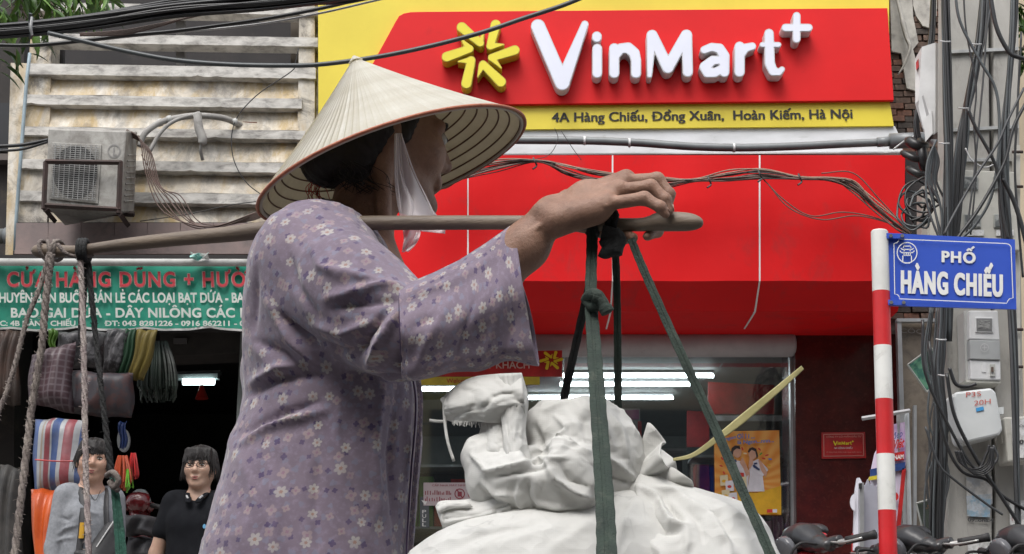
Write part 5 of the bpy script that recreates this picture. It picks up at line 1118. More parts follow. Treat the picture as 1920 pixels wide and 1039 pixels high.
def creases(v, n, lines):
    """raise or sink the surface along traced fold lines; each line: [(px,py)...], width px, height m"""
    x, y, d = proj(v); fr = np.clip(-(n @ FW) * 1.5 + .3, 0, 1); out = np.zeros(len(v))
    for pts, w, a in lines:
        best = np.full(len(v), 1e9); tt = np.zeros(len(v)); m = len(pts) - 1
        for i in range(m):
            ax, ay = pts[i]; bx, by = pts[i + 1]; dx, dy = bx - ax, by - ay; t = np.clip(((x - ax) * dx + (y - ay) * dy) / (dx * dx + dy * dy + 1e-9), 0, 1)
            q = np.hypot(x - ax - t * dx, y - ay - t * dy); b = q < best; best = np.where(b, q, best); tt = np.where(b, (i + t) / m, tt)
        taper = np.sin(np.pi * np.clip(tt * .92 + .04, 0, 1)) ** .6
        out += a * taper * np.exp(-np.abs(best / w) ** 1.5)
    return v + n * (out * fr)[:, None]
# ================================================================ materials of skin, hair and cloth
def skin(name, c, c2, bmp=.25):
    m, n, b = nt(name); v = coord(n)
    L(n, mix(n, ramp(n, noise(n, v, 22, 6, .65), [(.35, 0.), (.7, 1.)]), c, c2), b.inputs['Base Color']); b.inputs['Roughness'].default_value = .5
    b.inputs['Subsurface Weight'].default_value = .12; b.inputs['Subsurface Radius'].default_value = (.012, .005, .003); b.inputs['Subsurface Scale'].default_value = .6
    bump(n, b, noise(n, v, 110, 6, .75), bmp, .003); return m
SKW = skin('tanned_skin', (.34, .195, .135), (.2, .105, .07), .7); HAIR = mat('black_hair', (.010, .008, .008), (.018, .014, .013), 60, .62, stretch=(1, 1, .15), bm=.6, bsc=120)
def floral(name):
    m, n, b = nt(name); uvn = n.nodes.new('ShaderNodeUVMap'); uvn.uv_map = 'UVMap'; uv = uvn.outputs[0]
    def mth(op, a, b_=None, c_=None):
        q = n.nodes.new('ShaderNodeMath'); q.operation = op
        for i, s in enumerate((a, b_, c_)):
            if s is None: continue
            if hasattr(s, 'is_output'): L(n, s, q.inputs[i])
            else: q.inputs[i].default_value = s
        return q.outputs[0]
    def layer(scale, off, r0, pres, petals, soft=.03):
        mp = n.nodes.new('ShaderNodeMapping'); mp.inputs['Location'].default_value = (off, off * .7, 0); mp.inputs['Scale'].default_value = (scale, scale, scale); L(n, uv, mp.inputs[0])
        vo = n.nodes.new('ShaderNodeTexVoronoi'); vo.voronoi_dimensions = '2D'; vo.inputs['Scale'].default_value = 1; vo.inputs['Randomness'].default_value = .72; L(n, mp.outputs[0], vo.inputs['Vector'])
        sb = n.nodes.new('ShaderNodeVectorMath'); sb.operation = 'SUBTRACT'; L(n, mp.outputs[0], sb.inputs[0]); L(n, vo.outputs['Position'], sb.inputs[1])
        sx = n.nodes.new('ShaderNodeSeparateXYZ'); L(n, sb.outputs[0], sx.inputs[0]); cx = n.nodes.new('ShaderNodeSeparateColor'); L(n, vo.outputs['Color'], cx.inputs[0])
        an = mth('ADD', mth('ARCTAN2', sx.outputs[1], sx.outputs[0]), mth('MULTIPLY', cx.outputs[0], 6.283))
        rad = mth('MULTIPLY_ADD', mth('ABSOLUTE', mth('COSINE', mth('MULTIPLY', an, petals / 2.))), .42, .6)
        size = mth('MULTIPLY_ADD', cx.outputs[2], .45, .75)
        q = mth('DIVIDE', vo.outputs['Distance'], mth('MULTIPLY', mth('MULTIPLY', rad, size), r0))
        mr = n.nodes.new('ShaderNodeMapRange'); mr.inputs[1].default_value = 1.08; mr.inputs[2].default_value = .88; L(n, q, mr.inputs[0])
        on = mth('GREATER_THAN', pres, cx.outputs[1]); msk = mth('MULTIPLY', mr.outputs[0], on)
        mc = n.nodes.new('ShaderNodeMapRange'); mc.inputs[1].default_value = .36; mc.inputs[2].default_value = .26; L(n, q, mc.inputs[0])
        return msk, mth('MULTIPLY', mc.outputs[0], on), q
    fade = noise(n, uv, 30, 6, .7)
    base = mix(n, ramp(n, noise(n, uv, 9, 4, .6), [(.35, 0.), (.65, 1.)]), (.21, .168, .212), (.16, .127, .168))
    base = mix(n, ramp(n, noise(n, uv, 120, 3, .6), [(.5, 0.), (.68, .5)]), base, (.28, .235, .31))
    k, _, _ = layer(64, 3.3, .3, .5, 3); base = mix(n, mth('MULTIPLY', k, .5), base, (.19, .21, .29))
    k, _, _ = layer(44, 9.1, .2, .62, 4); base = mix(n, mth('MULTIPLY', k, .8), base, (.06, .04, .11))
    k, kc, _ = layer(38, 1.7, .27, .66, 4); base = mix(n, mth('MULTIPLY', k, .62), base, (.36, .28, .275)); base = mix(n, mth('MULTIPLY', kc, .8), base, (.25, .14, .2))
    k, kc, _ = layer(29, 5.9, .23, .68, 6); base = mix(n, mth('MULTIPLY', k, .72), base, (.45, .43, .4)); base = mix(n, mth('MULTIPLY', kc, .9), base, (.3, .17, .13))
    base = mix(n, ramp(n, fade, [(.4, 0.), (.75, .5)]), base, (.2, .16, .22))
    L(n, base, b.inputs['Base Color']); b.inputs['Roughness'].default_value = .85; b.inputs['Specular IOR Level'].default_value = .2; b.inputs['Sheen Weight'].default_value = .25
    bump(n, b, noise(n, coord(n), 420, 3, .6), .25, .0015); return m
FLO = floral('floral_cotton')
# ================================================================ the vendor in front
wm = thing('person', (V(650, 1039, 2.2)[0], 2.2, 0), 'woman in a purple floral blouse steadying a shoulder pole with her raised hand', 'person')
# --- head frame
yaw = R(24); hf = np.array([math.cos(yaw), math.sin(yaw), 0]); hu = np.array([0., 0, 1]); hsd = np.array([math.sin(yaw), -math.cos(yaw), 0])   # forward, up, near side
HC = V(733, 262, 2.235)
def hp(a, s, u): return HC + a * hf + s * hsd + u * hu
HM = np.stack([hf, hsd, hu])
body = [el(hp(-.012, 0, .012), (.082, .066, .068), HM), el(hp(.026, 0, -.018), (.06, .055, .082), HM, .03)]
for s in (-1, 1):
    body += [rc(hp(-.02, s * .046, -.055), hp(.045, s * .018, -.1), .02, .016, .03), sp(hp(.05, s * .038, -.028), .022, .03), rc(hp(.074, s * .012, .022), hp(.066, s * .045, .018), .01, .009, .015),
             sp(hp(.083, s * .03, .0), .013, .012, -1), el(hp(-.022, s * .069, -.015), (.016, .008, .03), HM, .006)]
body += [sp(hp(.062, 0, -.106), .017, .02), rc(hp(.08, 0, .01), hp(.094, 0, -.032), .007, .011, .012), sp(hp(.084, .012, -.036), .007, .008), sp(hp(.084, -.012, -.036), .007, .008),
         rc(hp(.074, -.018, -.063), hp(.074, .018, -.063), .006, .006, .01), rc(hp(.079, -.008, -.062), hp(.079, .008, -.062), .0055, .0055, .008), rc(hp(.077, -.01, -.073), hp(.077, .01, -.073), .006, .006, .008)]
NB = V(668, 470, 2.22)
body += [rc(hp(-.03, 0, -.04), NB, .047, .055, .03), rc(hp(-.03, .055, -.05), V(720, 480, 2.15), .012, .012, .02)]
# --- torso, legs, arms
SH_N, SH_F = V(576, 482, 2.08), V(640, 474, 2.36)
body += [rc(SH_N, SH_F, .045, .045, .03), rc(V(610, 560, 2.2), V(600, 1000, 2.2), .1, .11, .05), rc(V(665, 560, 2.2), V(640, 900, 2.2), .085, .09, .05)]
HIP = V(580, 1060, 2.2)
for s in (-1, 1):
    hipj = np.array([HIP[0], 2.2 + s * .075, .68]); kn = np.array([HIP[0] + .06 * s, 2.2 + s * .075, .38]); an_ = np.array([HIP[0] - .03 + .06 * s, 2.2 + s * .07, .07])
    body += [rc(hipj, kn, .075, .052, .03), rc(kn, an_, .048, .033, .02), rc(an_ + (0, 0, -.035), an_ + (.12, 0, -.045), .03, .02, .02)]
# far arm hanging
body += chain([SH_F, V(650, 680, 2.42), np.array([V(700, 850, 2.4)[0], 2.4, V(700, 850, 2.4)[2]])], [.042, .036, .024], .02) + [rc(V(700, 850, 2.4), V(712, 910, 2.4), .025, .02, .02)]
# near arm and hand
EL = V(812, 606, 1.98); WR = V(1030, 402, 1.965)
body += [rc(SH_N, EL, .044, .036, .02), rc(EL, V(920, 524, 1.972), .037, .034, .02), rc(V(920, 524, 1.972), V(985, 462, 1.968), .034, .03, .02), rc(V(985, 462, 1.968), WR, .0295, .0235, .02), sp(V(1014, 394, 1.947), .009, .014)]
def h3(x, y, Y): return V(x, y, Y)
mcp = [(1140, 380, 1.925), (1160, 358, 1.94), (1170, 343, 1.96), (1174, 338, 1.985)]
wr_ = [(1045, 415, 1.945), (1042, 402, 1.955), (1040, 393, 1.968), (1042, 390, 1.985)]
for i in range(4): body.append(rc(h3(*wr_[i]), h3(*mcp[i]), .0165, .0125, .016))
body += [rc(h3(1050, 412, 1.94), h3(1118, 398, 1.93), .018, .016, .02), rc(h3(1055, 410, 1.99), h3(1110, 395, 1.995), .018, .017, .02), sp(h3(1100, 368, 1.958), .022, .02)]
for i in range(4): body.append(sp(h3(mcp[i][0] + 1, mcp[i][1] - 3, mcp[i][2]), .0125 if i else .0115, .006))
fing = [[(1142, 382, 1.922), (1208, 372, 1.908), (1238, 388, 1.901), (1248, 402, 1.903)],
        [(1162, 358, 1.94), (1220, 350, 1.934), (1247, 374, 1.93), (1254, 396, 1.93)],
        [(1172, 342, 1.962), (1232, 337, 1.96), (1254, 364, 1.957), (1252, 393, 1.955)],
        [(1176, 339, 1.982), (1236, 352, 1.99), (1246, 396, 1.995), (1232, 434, 1.985), (1214, 443, 1.965)]]
FR = [[.0095, .0092, .0078, .0062], [.0105, .0098, .0084, .0066], [.011, .01, .0086, .0068], [.0105, .0098, .009, .0082, .0068]]
for f_, r_ in zip(fing, FR):
    P_ = [h3(*q) for q in f_]; body += chain(P_, r_, .002); body += [sp(q, r * 1.07, .004) for q, r in zip(P_[1:-1], r_[1:-1])]
body += chain([h3(1075, 410, 2.0), h3(1128, 428, 2.005), h3(1168, 442, 1.985), h3(1186, 446, 1.965)], [.0175, .0125, .0108, .0078], .008)
# tendons and veins on the back of the hand
for i in range(4):
    a = h3(wr_[i][0] + 12, wr_[i][1] - 12, wr_[i][2]); b_ = h3(mcp[i][0], mcp[i][1] - 10, mcp[i][2]); 
    body.append(rc(a + (0, -.004, .006 + .002 * i), b_ + (0, -.006, .002), .0032, .0042, .0035))
    m_ = (h3(*mcp[i]) + h3(*fing[i][1])) / 2
for q in ([(1052, 385, 1.93), (1075, 380, 1.925), (1096, 388, 1.918), (1118, 380, 1.915), (1138, 386, 1.912)], [(1078, 366, 1.94), (1100, 362, 1.938), (1128, 368, 1.93)], [(990, 440, 1.938), (1010, 425, 1.937), (1030, 412, 1.937)], [(1020, 405, 1.94), (1050, 398, 1.932), (1080, 392, 1.924)]): body += chain([h3(*p) for p in q], [.0029] * len(q), .0025)
bv, bf = nets(body, .0026)
bv = relax(bv, bf, 2, .4)
body_o = npmesh('body', bv, bf, SKW, True, wm)
NAIL = mat('fingernail', (.5, .33, .27), None, 9, .3)
for k in range(3):
    a, b_ = [h3(*q) for q in fing[k][-2:]]; d = (b_ - a) / np.linalg.norm(b_ - a); o_ = np.cross(d, [0, 1, 0]); o_ = o_ / np.linalg.norm(o_); o_ = o_ if o_[0] > 0 else -o_
    c = b_ - d * .003 + o_ * (FR[k][-1] + .0002); w_ = np.cross(d, o_)
    MB().grid(lambda i, j: c + d * .0055 * math.sin(math.pi * j) * math.cos(6.283 * i) + w_ * .0045 * math.sin(math.pi * j) * math.sin(6.283 * i) + o_ * .0011 * math.cos(math.pi * j), 12, 6, True).build('fingernail', NAIL, wm, smooth=True)
# --- eyes, hair
EYW = mat('eye_white', (.5, .48, .45), None, 5, .2); EYD = mat('eye_dark', (.02, .012, .01), None, 5, .1); LIP = mat('lip', (.28, .09, .08), None, 30, .5)
for s in (-1, 1):
    e = MB().grid(lambda i, j: hp(.071, s * .031, .0) + .0125 * np.array([math.sin(math.pi * j) * math.cos(6.283 * i), math.sin(math.pi * j) * math.sin(6.283 * i), math.cos(math.pi * j)]), 14, 8, True).build('eye', EYW, wm, smooth=True)
    MB().grid(lambda i, j: hp(.078, s * .032, .0) + .0068 * np.array([math.sin(math.pi * j) * math.cos(6.283 * i), math.sin(math.pi * j) * math.sin(6.283 * i), math.cos(math.pi * j)]), 12, 6, True).build('iris', EYD, e, smooth=True)
    MB().tube(smooth_path([hp(.084, s * .02, .023), hp(.082, s * .034, .027), hp(.068, s * .047, .022)]), [.002] + [.003] * 7 + [.002] * 8 + [.001], 5).build('eyebrow', HAIR, wm)
hair = [el(hp(-.018, 0, .012), (.08, .07, .07), HM), el(hp(-.05, 0, -.02), (.07, .07, .06), HM, .02), el(hp(-.1, .0, -.055), (.045, .05, .038), HM, .02), rc(hp(-.045, .055, -.01), hp(-.07, .045, -.075), .028, .02, .02), rc(hp(.01, .06, .02), hp(.0, .066, -.02), .014, .008, .012),
        el(hp(.075, 0, -.03), (.065, .12, .09), HM, .01, -1)]
hv, hf_ = nets(hair, .0035); nn = vnormals(hv, hf_); loc = (hv - HC) @ HM.T
hv = hv + nn * (.0018 * vnoise(np.stack([loc[:, 0] * 30, loc[:, 1] * 260, loc[:, 2] * 160 + loc[:, 0] * 100], 1), 3))[:, None]
npmesh('hair', hv, hf_, HAIR, True, wm)
rr = random.Random(9)
mb = MB()
for k in range(60):
    a = rr.uniform(-.1, -.03); p0 = hp(a, .045 + rr.uniform(-.01, .02), -.07); mb.tube(smooth_path([p0, p0 + (rr.uniform(-.02, .03), -.005, -.02), p0 + (rr.uniform(-.03, .05), -.008, -.045)], 4), [.0006] * 8 + [.0002], 3)
tag(mb.build('loose_hair', HAIR, wm), kind='stuff')
mb = MB(); 
for k in range(14): p0 = V(580 + rr.uniform(0, 26), 340 + rr.uniform(0, 6), 2.2); mb.tube(smooth_path([p0, p0 + (rr.uniform(-.01, .01), 0, -.015), p0 + (rr.uniform(-.02, .02), 0, -.03 - .02 * rr.random())], 4), .0007, 3)
tag(mb.build('red_thread', CM['r'], wm), kind='stuff')
# --- blouse
ROWS = [(452, 545, 715, .11), (480, 520, 738, .135), (540, 492, 762, .152), (620, 470, 780, .158), (700, 461, 784, .158), (745, 463, 789, .157), (790, 455, 789, .158), (860, 431, 785, .164), (950, 404, 777, .172), (1039, 383, 772, .18), (1130, 366, 775, .185), (1230, 352, 780, .19)]
YT = 2.2
rz = np.array([V(0, r[0], YT)[2] for r in ROWS])[::-1]; rxl = np.array([V(r[1], r[0], YT)[0] for r in ROWS])[::-1]; rxr = np.array([V(r[2], r[0], YT)[0] for r in ROWS])[::-1]; ryy = np.array([r[3] for r in ROWS])[::-1]
def torso(X):
    z = X[..., 2]; a = np.interp(z, rz, rxl); b_ = np.interp(z, rz, rxr); ry = np.interp(z, rz, ryy); cx = (a + b_) / 2; rx = (b_ - a) / 2
    dx, dy = np.abs(X[..., 0] - cx) / rx, np.abs(X[..., 1] - YT) / ry; k0 = (dx ** 2.3 + dy ** 2.3) ** (1 / 2.3)
    d = (k0 - 1) * np.minimum(rx, ry); return np.maximum(np.maximum(d, z - rz[-1] - .03 * (1 - np.clip(k0, 0, 1) ** 2)), rz[0] - z)
tc = np.array([V(620, 800, YT)[0], YT, (rz[0] + rz[-1]) / 2])
SHS = V(576, 484, 2.075); ELS = V(752, 622, 1.985)
sh_p = [('fn', torso, tc, (rz[-1] - rz[0]) / 2 + .2, 0, .02, 1), rc(V(590, 478, 2.11), V(650, 470, 2.33), .062, .058, .05), rc(SHS, V(660, 552, 2.02), .065, .066, .06), rc(V(660, 552, 2.02), ELS, .066, .068, .05), rc(V(560, 560, 2.12), V(600, 600, 2.1), .07, .07, .05),
        rc(V(672, 440, 2.2), V(685, 300, 2.2), .056, .06, .012, -1), sp(V(735, 445, 2.2), .04, .02, -1)]
sv, sf_ = nets(sh_p, .0046)
sv = relax(sv, sf_, 3, .5); nn = vnormals(sv, sf_)
# general drape: soft vertical and diagonal folds, sharper near the arm
q = sv - tc
dr_ = ridged(np.stack([q[:, 0] * 9 + q[:, 2] * 5, q[:, 1] * 9, q[:, 2] * 3.2 - q[:, 0] * 3], 1), 2, 3, .5)
sv = sv + nn * (.0052 * dr_ + .0011 * ridged(q * np.array([26, 26, 15.]), 9, 2, .6))[:, None]
FOLD = [([(522, 588), (556, 622), (596, 650)], 9, -.012), ([(500, 560), (545, 640), (600, 690)], 8, .007), ([(690, 690), (712, 640), (745, 585)], 8, .011), ([(668, 672), (690, 628), (735, 570)], 7, -.009), ([(610, 560), (670, 545), (730, 535), (752, 540)], 9, .008), ([(620, 580), (680, 570), (745, 562)], 8, -.007),
        ([(600, 500), (660, 515), (720, 530)], 9, .006), ([(590, 610), (640, 625), (700, 605)], 9, .007), ([(600, 640), (640, 660), (690, 650)], 8, -.006), ([(540, 470), (555, 540), (600, 600)], 10, -.006), ([(575, 440), (600, 500), (660, 530)], 8, .004),
        ([(455, 832), (500, 802), (560, 783), (615, 768)], 8, .009), ([(460, 812), (520, 780), (600, 752)], 9, -.007), ([(470, 720), (520, 690), (570, 680)], 10, .008), ([(464, 742), (520, 712), (600, 700)], 9, -.007), ([(480, 640), (530, 660), (580, 700)], 9, -.006),
        ([(505, 870), (520, 950), (515, 1039)], 12, .004), ([(640, 720), (630, 820), (650, 900)], 12, .005), ([(720, 720), (700, 840), (712, 960)], 10, .006), ([(745, 730), (730, 850), (740, 1000)], 8, -.005), ([(600, 850), (590, 960), (600, 1039)], 12, -.004), ([(770, 720), (765, 800), (764, 900)], 6, .004), ([(655, 700), (700, 712), (752, 706)], 8, -.008), ([(480, 500), (478, 560), (476, 620)], 9, -.005)]
sv = creases(sv, vnormals(sv, sf_), [(a, w * .8, h * 1.45) for a, w, h in FOLD]); sv = relax(sv, sf_, 1, .3)
fc = sv[sf_].mean(1)
arm = [rc(SHS, V(660, 552, 2.02), .065, .066), rc(V(660, 552, 2.02), ELS, .066, .068)]
da = np.minimum(pev(arm[0], fc), pev(arm[1], fc)); dt = torso(fc); isarm = (da < dt - .004) & (fc[:, 1] < 2.14)
V4 = sv[sf_]; ctr = ((np.interp(V4[..., 2], rz, rxl) + np.interp(V4[..., 2], rz, rxr)) / 2)
ang = np.arctan2(V4[..., 0] - ctr, -(V4[..., 1] - YT)); a0 = ang[:, :1]; ang = a0 + (ang - a0 + np.pi) % (2 * np.pi) - np.pi
uvt = np.stack([ang * .165, V4[..., 2]], -1)
ad = (ELS - SHS) / np.linalg.norm(ELS - SHS); e1 = np.cross(ad, [0, 1, 0]); e1 /= np.linalg.norm(e1); e2 = np.cross(ad, e1)
rel = V4 - SHS; an2 = np.arctan2(rel @ e1, -(rel @ e2) * np.sign(e2[1]) * -1 * -1); a0 = an2[:, :1]; an2 = a0 + (an2 - a0 + np.pi) % (2 * np.pi) - np.pi
uva = np.stack([rel @ ad + .4, an2 * .068 + 3], -1)
uv = np.where(isarm[:, None, None], uva, uvt)
npmesh('blouse', sv, sf_, FLO, True, wm, uv.reshape(-1, 2))
def gridmesh(name, fn, nu, nv, m, parent, uvs=(1, 1), close=False, th=.0, uvoff=(0, 0)):
    U, W_ = np.meshgrid(np.linspace(0, 1, nu + 1), np.linspace(0, 1, nv + 1), indexing='ij'); P = fn(U.ravel(), W_.ravel())
    i, j = np.meshgrid(np.arange(nu), np.arange(nv), indexing='ij'); i = i.ravel(); j = j.ravel(); w = nv + 1
    f = np.stack([i * w + j, (i + 1) * w + j, (i + 1) * w + j + 1, i * w + j + 1], 1); uv = np.stack([U.ravel() * uvs[0] + uvoff[0], W_.ravel() * uvs[1] + uvoff[1]], 1)[f.ravel()]
    o = npmesh(name, P, f, m, True, parent, uv)
    if th: d = o.modifiers.new('s', 'SOLIDIFY'); d.thickness = th; d.offset = 0
    return o
# flared lower sleeve
def ipath(keys, t):
    K = np.array(keys, float); return [np.interp(t, K[:, 0], K[:, i]) for i in range(1, K.shape[1])]
def sleeve(u, w):       # u along, w around
    KX = [(0, 748, 538, 754, 708, .069), (.12, 762, 534, 768, 712, .072), (.3, 815, 512, 822, 706, .066), (.5, 862, 489, 878, 692, .062), (.75, 912, 457, 940, 684, .058), (1, 957, 425, 1010, 676, .05)]
    xt, yt, xb, yb, dd = ipath(KX, u); a = 2 * np.pi * w; c = (1 - np.cos(a)) / 2      # 0 at the top, 1 at the bottom
    wav = u * (7 * np.sin(a * 3 + 1.2 + u * 2) + 5 * np.sin(a * 5 + 2 * u)) + 4 * np.sin(u * 9 + a * 2) * (1 - u * .4)
    x = xt + (xb - xt) * c + 4 * np.sin(a * 2) * u; y = yt + (yb - yt) * c + wav * np.abs(np.sin(a)) * .8 + np.where(c > .8, 9 * u * np.sin(u * 14), 0) * (c - .8) * 5
    Y = 1.975 - dd * 1.08 * np.sign(np.sin(a)) * np.abs(np.sin(a)) ** .6 * (1 + .06 * np.sin(5 * a)) - .0009 * wav
    P = np.empty((len(x), 3))
    r = RT[None] * ((x - 960) / FPX)[:, None] + UP[None] * ((519.5 - y) / FPX)[:, None] + FW[None]
    return CAM + r * (Y / r[:, 1])[:, None]
sl0 = gridmesh('sleeve', sleeve, 60, 90, FLO, wm, (.26, .5), th=.0028, uvoff=(1.3, .2))
me = sl0.data; co = np.zeros(len(me.vertices) * 3, np.float32); me.vertices.foreach_get('co', co); co = co.reshape(-1, 3).astype(float)
fcs = np.array([tuple(p.vertices) for p in me.polygons]); n0 = vnormals(co, fcs); 
if (n0[np.argmin(co[:, 1])] @ FW) > 0: n0 = -n0
co = creases(co, n0, [([(775, 700), (800, 640), (850, 560)], 9, .007), ([(790, 550), (850, 530), (930, 480)], 8, .005), ([(850, 690), (870, 620), (900, 540)], 9, -.006), ([(900, 680), (930, 600), (940, 520)], 10, .006), ([(940, 670), (965, 600), (960, 520)], 9, -.005), ([(770, 620), (800, 600), (830, 600)], 8, -.005)])
me.vertices.foreach_set('co', co.astype(np.float32).ravel()); me.update()
DKC = mat('dark_seam', (.05, .03, .07), None, 20, .9)
MB().tube(smooth_path([V(752, 538, 1.955) + (0, -.0, 0), V(749, 560, 1.92), V(750, 620, 1.905), V(753, 680, 1.92), V(757, 706, 1.95)], 6), .0011, 6).build('sleeve_seam', DKC, wm, smooth=True)
# placket and collar
def ribbon(name, pts, w, m, parent, th=.002, nv=4, uvs=(1, .04), wob=0.):
    """pts: (px,py,Y, dirx,diry) with half width px along dir"""
    P = smooth_path([np.array(p, float) for p in pts], 8); 
    def fn(u, v):
        idx = u * (len(P) - 1); A = np.stack([np.interp(idx, np.arange(len(P)), P[:, k]) for k in range(P.shape[1])], 1); s = (v - .5) * 2
        ww = A[:, 5] if P.shape[1] > 5 else w
        x = A[:, 0] + A[:, 3] * s * ww; y = A[:, 1] + A[:, 4] * s * ww; Y = A[:, 2] + wob * np.sin(s * 3 + u * 9)
        r = RT[None] * ((x - 960) / FPX)[:, None] + UP[None] * ((519.5 - y) / FPX)[:, None] + FW[None]; return CAM + r * (Y / r[:, 1])[:, None]
    return gridmesh(name, fn, len(P) * 2, nv, m, parent, uvs, th=th)
ribbon('placket', [(757, 548, 2.12, 1, 0), (770, 600, 2.12, 1, 0), (781, 690, 2.13, 1, 0), (788, 745, 2.14, 1, 0), (787, 800, 2.14, 1, 0), (780, 880, 2.14, 1, 0), (774, 960, 2.14, 1, 0), (770, 1039, 2.14, 1, 0), (772, 1150, 2.14, 1, 0)], 4.5, FLO, wm, .006)
ribbon('placket_gap', [(772, 700, 2.118, 1, 0), (779, 745, 2.115, 1, 0), (778, 800, 2.112, 1, 0), (771, 880, 2.112, 1, 0), (766, 960, 2.11, 1, 0), (762, 1039, 2.105, 1, 0), (764, 1150, 2.1, 1, 0)], 1.6, DKC, wm, .003)
FLD = FLO
ribbon('collar', [(598, 392, 2.22, .25, 1), (615, 388, 2.17, .3, 1), (640, 398, 2.13, .3, 1), (668, 420, 2.105, .2, 1), (700, 452, 2.09, .3, .9), (728, 488, 2.085, .5, .8), (750, 522, 2.1, .7, .6)], 15, FLD, wm, .003, 6)
ribbon('collar_stand', [(610, 385, 2.2, .4, 1), (640, 400, 2.15, .5, 1), (680, 440, 2.13, .6, 1), (715, 480, 2.125, .7, .8), (738, 512, 2.13, .8, .6)], 14, DKC, wm, .003)
# trousers (below the frame)
TRO = mat('black_trousers', (.02, .02, .022), None, 9, .8); tr_ = []
for s in (-1, 1): hj = np.array([HIP[0], 2.2 + s * .075, .66]); kn = np.array([HIP[0] + .06 * s, 2.2 + s * .075, .38]); an_ = np.array([HIP[0] - .03 + .06 * s, 2.2 + s * .07, .1]); tr_ += [rc(hj, kn, .1, .08, .04), rc(kn, an_, .08, .07, .04)]
tv, tf = nets(tr_, .009); npmesh('trousers', tv, tf, TRO, True, wm)
# --- translucent chin scarf
m, n, b = nt('sheer_scarf'); b.inputs['Base Color'].default_value = (.85, .78, .8, 1); b.inputs['Roughness'].default_value = .7; b.inputs['Alpha'].default_value = .6; b.inputs['Sheen Weight'].default_value = .4; SCF = m
ribbon('scarf', [(747, 250, 2.145, 1, 0, 6), (752, 300, 2.13, 1, .1, 13), (762, 340, 2.12, 1, .1, 20), (775, 375, 2.11, 1, .2, 27), (790, 398, 2.105, 1, .3, 33), (805, 415, 2.1, 1, .2, 30), (812, 436, 2.1, 1, .1, 22)], 1, SCF, wm, .001, 16, wob=.012)
ribbon('scarf', [(745, 252, 2.13, 1, 0, 5), (748, 330, 2.11, 1, 0, 8), (760, 380, 2.1, 1, 0, 15), (768, 410, 2.095, 1, 0, 17), (772, 436, 2.09, 1, .1, 16), (768, 455, 2.085, 1, .3, 11), (760, 470, 2.085, 1, .5, 5)], 1, SCF, wm, .001, 12, wob=.01)
for q in ([(746, 252), (750, 320), (764, 370), (782, 404)], [(752, 252), (775, 320), (800, 372), (815, 404)], [(770, 436), (758, 462), (756, 472), (775, 458), (782, 436)], [(746, 260), (745, 330), (752, 400)]):
    MB().tube(smooth_path([V(x, y, 2.095) for x, y in q], 6), .0012, 5).build('scarf_hem', SCF, wm, smooth=True)
# ================================================================ conical hat
hat = thing('conical_hat', V(737, 315, 2.2), 'pale palm leaf conical hat with an orange bound rim on the vendor head', 'hat')
HD = 2.385
hc = D(737, 315, HD); AX = -.334 * RT + .923 * UP + .19 * FW; AX /= np.linalg.norm(AX)
AX = AX; HRm = 263 / FPX * HD; HHt = 232 / FPX * HD
a1 = np.cross(AX, FW); a1 /= np.linalg.norm(a1); a2 = np.cross(AX, a1)
def hatp(t, ang, off=0.):     # t 0 apex, 1 rim
    rad = a1 * math.cos(ang) + a2 * math.sin(ang); prof = t
    sag = .006 * math.sin(math.pi * t)
    return hc + AX * (HHt * (1 - t) - sag + off * .75) + rad * (HRm * prof + off * .65)
m, n, b = nt('palm_leaf'); v = coord(n); oi = n.nodes.new('ShaderNodeObjectInfo'); translucent(m, .3, (.75, .68, .5))
c = mix(n, oi.outputs['Random'], (.74, .73, .67), (.63, .61, .54)); c = mix(n, ramp(n, noise(n, v, 28, 8, .7), [(.4, 0.), (.72, .6)]), c, (.42, .38, .29)); c = mix(n, ramp(n, noise(n, v, 7, 4, .6), [(.5, 0.), (.7, .5)]), c, (.7, .68, .6))
L(n, c, b.inputs['Base Color']); b.inputs['Roughness'].default_value = .5; b.inputs['Specular IOR Level'].default_value = .35; bump(n, b, noise(n, v, 90, 5, .7), .35, .002); LEAFM = m
NL = 112
mb = MB(); nt_ = 14; dth = 2 * math.pi / NL
for i in range(nt_ + 1):
    t = .004 + .996 * (i / nt_)
    for j, (aa, o_) in enumerate(((-.56, .0), (-.3, .001), (.1, .0008), (.56, .0015))):
        p = hatp(t, aa * dth, o_ * min(1, t * 2)); mb.v.append(tuple(p - hc))
mb.f = [(i * 4 + j, i * 4 + j + 1, (i + 1) * 4 + j + 1, (i + 1) * 4 + j) for i in range(nt_) for j in range(3)]
lm = mb.mesh('palm_leaf', LEAFM, False)
for k in range(NL):
    o = link('palm_leaf', lm, None); o.parent = hat; o.location = Vector(hc) - wloc(hat)
    o.rotation_mode = 'QUATERNION'; o.rotation_quaternion = Matrix.Rotation(k * dth, 3, Vector(AX)).to_quaternion()
HOOP = mat('hoop_brown', (.16, .07, .04), (.1, .05, .03), 20, .7); RIM = mat('rim_orange', (.5, .17, .09), (.42, .13, .07), 60, .55, bm=.6, bsc=200); INL = mat('inner_leaf', (.6, .55, .45), (.5, .45, .36), 30, .7, bm=.3, bsc=90, transl=.3)
for k in range(15):
    t = (k + 1.2) / 15.6
    mb = MB(); mb.tube([hatp(t, a, -.0028) for a in np.linspace(0, 2 * math.pi, 90)], .0014, 5, cap=False); mb.build('hoop', HOOP, hat, smooth=True)
MB().grid(lambda i, j: hatp(.01 + .985 * j, 6.28318 * i, -.0015), 112, 3, True).build('inner_lining', INL, hat, smooth=True)
MB().tube([hatp(1.0, a, .0) for a in np.linspace(0, 2 * math.pi, 120)], .0026, 8, cap=False).build('rim_binding', RIM, hat, smooth=True)
MB().tube([hatp(.985, a, -.004) for a in np.linspace(0, 2 * math.pi, 120)], .0026, 6, cap=False).build('inner_rim', mat('cream_rim', (.55, .5, .42), None, 9, .6), hat, smooth=True)
